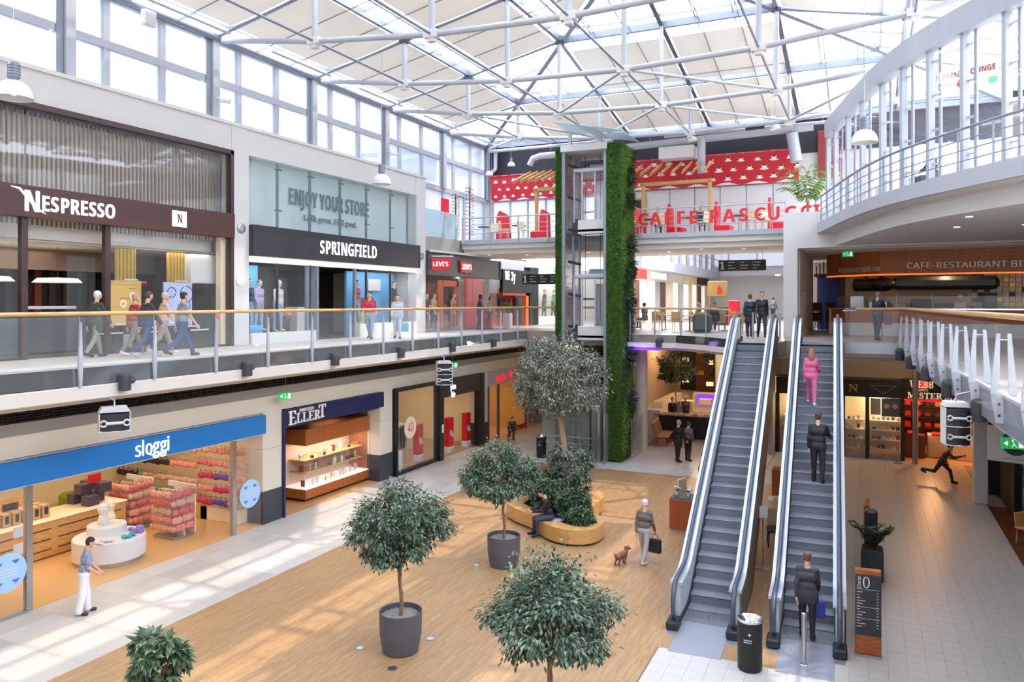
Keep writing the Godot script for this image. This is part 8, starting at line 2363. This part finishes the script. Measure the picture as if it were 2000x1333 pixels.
func people() -> void:
	mt("zebra", "ffffff", .8, 0., {"albedo_texture": noise_tex(.06, "1f2440", "e8e8ee", 128, "9aa0bc"), "uv1_triplanar": true, "uv1_scale": V(4, 4, 4)})
	mt("ombre", "6b5f58", .8); mt("whitecloth", "e9e8ec", .8); mt("bluejean", "5a76a0", .9); mt("reds", "c9384a", .8)
	# ground floor
	var w := person("dark haired woman in patterned blouse and white trousers before the blue fascia shop", T(-15.5, 0, -11.35, 2.5), {"h": 1.66, "slim": true, "legs": [[5, 2], [-5, 6]], "arms": [[14, 6, 30, .5], [6, 8, 40, .5]], "top_m": M.zebra, "legs_m": M.whitecloth, "legs_c": "e9e8ec", "flare": 1.7, "hair": "2a2624", "nod": 22., "lean": 6., "short": true, "shoes": "3a2a22"})
	person("man in black jacket and blue jeans sitting on the curved wooden bench", T(-8.4, 0, -20.88, -.95), {"h": 1.76, "seat": .46, "legs": [[84, 88, 6], [80, 78, 8]], "arms": [[32, 6, 50, .5], [36, 6, 46, .5]], "lean": 16., "nod": 34., "top": "1d1e24", "legs_c": "39424f", "hair": "17161a", "shoes": "1f2024"})
	var g := person("grey haired woman in dark jacket and light grey trousers walking away with a black bag", T(-5.28, 0, -19.7, 2.95), {"h": 1.66, "legs": [[14, 4], [-12, 16]], "arms": [[-14, 10, 10], [16, 12, 12]], "top_m": M.ombre, "top": "5b5048", "legs_c": "a8a4a8", "hair": "cfccc8", "shoes": "e4e2de", "fat": 1.06})
	bag(g, "black shopping bag hanging from the walking woman's hand", "26262a", V(.34, .36, .12), "hand2")
	dog(T(-5.78, 0, -19.3, 2.7))
	person("man in long black coat in the standing pair beside the left escalator", T(-7.3, 0, -32.7, 2.4), {"h": 1.78, "legs": [[2, 2], [-3, 3]], "top": "17171a", "legs_c": "17171a", "coat": true, "skirt": .1, "hair": "b09a8a", "fat": 1.12})
	person("person in black with grey scarf standing close behind the man in the long coat", T(-6.95, 0, -33.1, 2.8), {"h": 1.68, "legs": [[3, 2], [-4, 3]], "arms": [[10, 8, 60, .6], [6, 8, 20]], "top": "6a5a5a", "legs_c": "1c1c20", "hair": "4a3a30"})
	person("person in dark clothes running past the hot food shop", T(2.55, 0, -33.2, 1.4), {"h": 1.7, "legs": [[42, 30], [-32, 60]], "arms": [[-40, 8, 70], [50, 8, 60]], "lean": 28., "top": "4a3f38", "legs_c": "3a302a", "hair": "3b2d24"})
	person("grey clad person stooping before the travel shop", T(-16.0, 0, -34.6, .6), {"h": 1.6, "legs": [[60, 90], [20, 95]], "arms": [[60, 8, 20], [50, 8, 20]], "lean": 50., "top": "55565c", "legs_c": "3b3a40", "hair": "2c2622"})
	person("person in dark blue seated half hidden behind the left escalator", T(-5.4, 0, -28.2, 2.), {"h": 1.68, "seat": .46, "legs": [[84, 84, 6], [84, 84, 6]], "top": "2d3150", "legs_c": "25262e", "hair": "5a2f2a"})
	for k in 2: person(["man in black standing at the passage bar, nearer", "person in purple and black at the passage bar, farther"][k], T(-9.4 + k * .5, 0, -40.8 - k * .9, .3), {"h": 1.74, "legs": [[3, 2], [-3, 3]], "top": ["17171a", "473a56"][k], "legs_c": "17171a", "hair": ["1d1a18", "a88a74"][k], "cell": .03})
	# on the escalator: feet on the steps
	var es := func(s: float, x: float) -> Transform3D:
		var b := Transform3D(Basis(V(0, 1, 0), .0349), V(-1.07, 0, -15.97))
		var k: float = roundf((s - 1.0) / .3464)
		var ss := 1.0 + k * .3464
		var y: float = clampf(floorf(esc_y(ss + .05) / .2 + .5) * .2, 0, Y1)
		return Transform3D(Basis(V(0, 1, 0), PI), b * V(x, y, -ss))
	var m := person("man in dark grey suit at the foot of the right escalator", es.call(.75, .0), {"h": 1.74, "legs": [[4, 2], [-4, 4]], "top": "3b3a40", "legs_c": "1f1f24", "hair": "6a4a38", "coat": true, "skirt": .05})
	bag(m, "blue and white plastic bag in the suited man's right hand", "3b4aa8", V(.26, .34, .08), "hand2", "plastic_bag")
	person("man in black sweater holding the handrail on the right escalator", es.call(5.3, .12), {"h": 1.78, "legs": [[8, 4], [-6, 8]], "arms": [[-14, 14, 20], [36, 22, 30, -.2]], "top": "1a1a1d", "legs_c": "242329", "hair": "4c3a30", "fat": 1.1, "lean": 8.})
	person("woman in pink with long brown hair high on the right escalator", es.call(8.0, -.12), {"h": 1.66, "slim": true, "legs": [[34, 40], [-8, 6]], "arms": [[-14, 10, 20], [24, 18, 40]], "top": "c95a86", "legs_c": "e06a9a", "hair": "9a6a4a", "long": true, "shoes": "e6e6e6", "lean": 8.})
	# upper floor, left
	person("woman with white hair in dark green coat walking before the coffee shop", T(-17.6, Y1, -13.2, PI), {"h": 1.7, "top": "3a4038", "legs_c": "8f8a80", "hair": "e6e2de", "coat": true, "skirt": .08, "legs": [[18, 6], [-14, 20]]})
	var rp2 := person("woman in red jacket and grey trousers walking before the golden panel", T(-17.4, Y1, -14.15, 2.9), {"h": 1.66, "top": "b03844", "legs_c": "8d857c", "hair": "b99a80", "shoes": "e8e6e2", "legs": [[22, 4], [-16, 22]]})
	bag(rp2, "pale shopping bag of the woman in the red jacket", "b9c7c4", V(.3, .34, .1))
	person("person in floral white and red shirt before the golden panel", T(-17.2, Y1, -14.9, 2.7), {"h": 1.7, "top": "d9b0a4", "legs_c": "a59c90", "hair": "cdbfae", "shoes": "e8e6e2", "legs": [[20, 4], [-18, 24]]})
	person("person in blue jeans and dark top left of the blue white panel", T(-16.4, Y1, -13.7, 3.0), {"h": 1.72, "top": "33343c", "legs_c": "2f4470", "hair": "4a4440", "shoes": "b8b8bc", "legs": [[24, 6], [-18, 26]]})
	person("person in grey shirt and jeans before the blue white panel", T(-15.95, Y1, -14.4, 2.8), {"h": 1.72, "top": "8a8f9c", "legs_c": "35507c", "hair": "3b302a", "shoes": "4a3a34", "legs": [[26, 6], [-20, 30]], "short": true})
	person("heavy man in red shirt and light jeans walking before the clothing shop", T(-17.0, Y1, -24.1, .3), {"h": 1.78, "top_m": M.reds, "top": "c9384a", "legs_c": "8fa2b8", "hair": "3a3230", "fat": 1.22, "short": true, "legs": [[10, 4], [-12, 16]], "shoes": "5a4a3c"})
	var bl := person("woman in pale blue cape and white trousers before the blue shop window", T(-16.2, Y1, -24.75, .5), {"h": 1.68, "top": "b4c6d0", "legs_c": "cfcad6", "hair": "4a3630", "coat": true, "skirt": .03, "fat": 1.15, "legs": [[8, 4], [-10, 12]]})
	bag(bl, "large turquoise bag on the arm of the woman in the pale cape", "7fb8c4", V(.46, .34, .16))
	person("man in dark blue before the red panel of the jeans shop", T(-17.6, Y1, -34.3, 2.2), {"h": 1.76, "top": "22303c", "legs_c": "1f2a3a", "hair": "1d1714", "skin": "6a4630", "legs": [[6, 3], [-6, 5]]})
	person("woman in pale green top before the red panel of the jeans shop", T(-17.4, Y1, -35., 2.4), {"h": 1.64, "top": "8f9f80", "legs_c": "2a3440", "hair": "5a4a3a", "legs": [[6, 3], [-8, 8]]})
	# mannequins of the clothing shop and the green window
	mannequin(T(-18.95, Y1 + .4, -19.85, WEST), M.cream, M.cream, "mannequin in dark blue jacket in the left blue window", 1.78, {"top": "2a3350", "legs_c": "7f95b0", "skin": "cbb9a6", "hair": "3b302a"})
	mannequin(T(-19.0, Y1 + .4, -20.4, WEST), M.cream, M.cream, "mannequin in lilac shirt in the left blue window", 1.74, {"top": "b8a8cc", "legs_c": "8fa6bc", "hair": "6a5648"})
	mannequin(T(-18.9, Y1 + .35, -21.25, WEST), M.cream, M.cream, "mannequin in pale pink shirt and jeans left of the doorway", 1.8, {"top": "dccfc8", "legs_c": "8d9cc0", "hair": "c9b8a8"})
	mannequin(T(-18.95, Y1 + .5, -25.9, WEST), M.cream, M.cream, "mannequin in striped red top right of the doorway", 1.78, {"top": "a85560", "legs_c": "8494ac", "hair": "1f1a1a"})
	mannequin(T(-18.95, Y1 + .5, -28.6, WEST), M.cream, M.cream, "mannequin in black vest at the right end of the blue window", 1.8, {"top": "2a2c34", "legs_c": "5a6276", "hair": "2a2220"})
	for k in 3: mannequin(T(-18.75, Y1 + .4, [-45.6, -47.2, -51.6][k], WEST), M.cream, M.cream, ["mannequin in black top in the cream lit window", "mannequin in green dress in the cream lit window, left", "mannequin in green dress in the cream lit window, right"][k], 1.8, {"top": ["26262a", "2f9a6a", "34a878"][k], "legs_c": ["1f5a44", "1f2a28", "d8cbb8"][k], "hair": "8a5a40", "skirt": .1})
	for k in 3: mannequin(T(-18.9, Y1 + .05, [-31.3, -32., -33.9][k], WEST), M.cream, M.cream, ["mannequin in dark red jacket in the jeans shop, left", "mannequin in beige coat in the jeans shop", "mannequin in pink patterned dress in the wood framed window"][k], 1.76, {"top": ["5a2a26", "c9a274", "b08a84"][k], "legs_c": ["3a3f50", "3c3a40", "a88880"][k], "hair": "6a4a34"})
	mannequin(T(-17.7, .42, -25.75, WEST), M.cream, M.cream, "child sized mannequin in red shirt behind the fashion shop pane", 1.25, {"top": "c9303a", "legs_c": "cfc6c0", "hair": ""})
	# upper floor, far and right
	var tp := person("man in dark clothes with open jacket stepping off the left escalator", T(-3.75, Y1, -31.6, .25), {"h": 1.82, "legs": [[14, 6], [-12, 16]], "top": "22242a", "legs_c": "2b3242", "hair": "2d2420", "arms": [[-10, 10, 20], [12, 12, 30]]})
	person("companion in dark blue coat beside the man at the escalator head", T(-4.25, Y1, -31.9, 3.0), {"h": 1.7, "legs": [[6, 4], [-8, 8]], "top": "20283a", "legs_c": "1f2638", "hair": "5a463a", "coat": true, "skirt": .14})
	for k in 4: person(["distant dark figure left of the white pillar", "distant dark figure with pale hair by the white pillar", "distant figure in grey before the end shops", "distant figure behind the red counter block"][k], T([-3.9, -3.2, -5.8, -6.6][k], Y1, [-47., -46.2, -55., -50.][k], k * 1.3), {"h": 1.74, "top": ["1d1d22", "25252a", "5a5a60", "7a3038"][k], "legs_c": "222226", "cell": .035, "hands": false})
	var bm := person("man in dark blue padded jacket leaning on the restaurant counter rail", T(.35, Y1, -31.2, 2.6), {"h": 1.76, "top": "242c48", "legs_c": "2b2a34", "hair": "8a7a70", "fat": 1.15, "legs": [[8, 4], [-8, 8]], "arms": [[30, 10, 50, .3], [34, 10, 50, .3]]})
	bag(bm, "violet bag at the side of the man in the padded jacket", "8a5a90", V(.26, .36, .1), "hand2")
	person("cook in white jacket and white cap behind the restaurant counter", T(3.55, Y1, -36.9, -.2), {"h": 1.7, "top": "d8d6d6", "legs_c": "c9c6c4", "hair": "6a5648", "cap": "f0f0f0", "arms": [[30, 10, 60, .4], [34, 10, 50, .4]], "nod": 20.})
	person("dark clothed person seated on a white tub chair in the lounge", T(1.75, Y2, -25.4, -1.2), {"h": 1.72, "seat": .46, "legs": [[86, 84, 6], [86, 84, 6]], "top": "1f1f24", "legs_c": "25252c", "hair": "2a2220", "arms": [[30, 8, 50, .4], [34, 8, 46, .4]]})
	for k in 2: person(["person in white shirt seated under the right pergola", "person in dark shirt seated under the cup mural"][k], T([-8.9, -6.9][k], Y2, -35.7, .3), {"h": 1.7, "seat": .46, "legs": [[86, 84], [86, 84]], "top": ["c9c4d0", "3a3a44"][k], "legs_c": "33343c", "cell": .035})
	for k in 3: person(["guest in dark blue seated at the wooden tables behind the glass", "guest with grey hair seated behind the glass balustrade", "guest in black seated near the coat stand"][k], T([-6.6, -7.6, -10.2][k], Y1, [-37.4, -38.4, -38.2][k], k * 2.1), {"h": 1.7, "seat": .46, "legs": [[86, 84], [86, 84]], "top": ["262c40", "6a6468", "1d1d20"][k], "legs_c": "26262c", "hair": ["2a2420", "b0a8a0", "241c18"][k], "cell": .035})
	person("shop assistant in black behind the slatted counter", T(-21.2, 0, -12.2, WEST), {"h": 1.7, "top": "1f1c20", "legs_c": "26242a", "hair": "7a5a44", "nod": 25., "legs": [[3, 2], [-3, 2]], "arms": [[24, 8, 50, .4], [28, 8, 50, .4]]})

func dog(at: Transform3D) -> void:
	var n := thing("dog", "small reddish brown dog trotting beside the grey haired woman", "dog", at)
	var p := []
	p.append([V(0, .24, -.14), V(0, .25, .12), .075, .085, 0])
	p.append([V(0, .25, .12), V(0, .27, .16), .085, .06, 0])
	p.append([V(0, .3, .17), V(0, .37, .23), .05, .045, 0])
	p.append([V(0, .38, .23), V(0, .385, .26), .055, .05, 0])
	p.append([V(0, .37, .28), V(0, .35, .34), .03, .022, 0])
	p.append([V(0, .345, .355), V(0, .345, .36), .012, .012, 1])
	for s in [-1, 1]:
		p.append([V(s * .045, .42, .22), V(s * .065, .36, .21), .018, .015, 0])
		p.append([V(s * .05, .22, .12), V(s * .05, .12, .11), .036, .022, 0])
		p.append([V(s * .05, .12, .11), V(s * .05, .03, .12 + s * .03), .02, .017, 0])
		p.append([V(s * .05, .025, .12 + s * .03), V(s * .05, .022, .145 + s * .03), .018, .016, 0])
		p.append([V(s * .05, .22, -.13), V(s * .055, .15, -.1), .045, .03, 0])
		p.append([V(s * .055, .15, -.1), V(s * .055, .09, -.16), .024, .016, 0])
		p.append([V(s * .055, .09, -.16), V(s * .055, .02, -.14 - s * .02), .016, .015, 0])
		p.append([V(s * .055, .022, -.14 - s * .02), V(s * .055, .02, -.115 - s * .02), .017, .015, 0])
	p.append([V(0, .27, -.19), V(0, .36, -.27), .022, .012, 0])
	var r := nets(p, .011, .03)
	var g := G.new()
	net_g(r, Transform3D(), g, [Color("7a4a3a").srgb_to_linear(), Color(.01, .01, .01)])
	part("body", g, M.tinted, n)
	part("collar", G.new().tube([V(-.05, .33, .19), V(0, .3, .235), V(.05, .33, .19), V(0, .36, .16), V(-.05, .33, .19)], .01, 6), M.red, n)
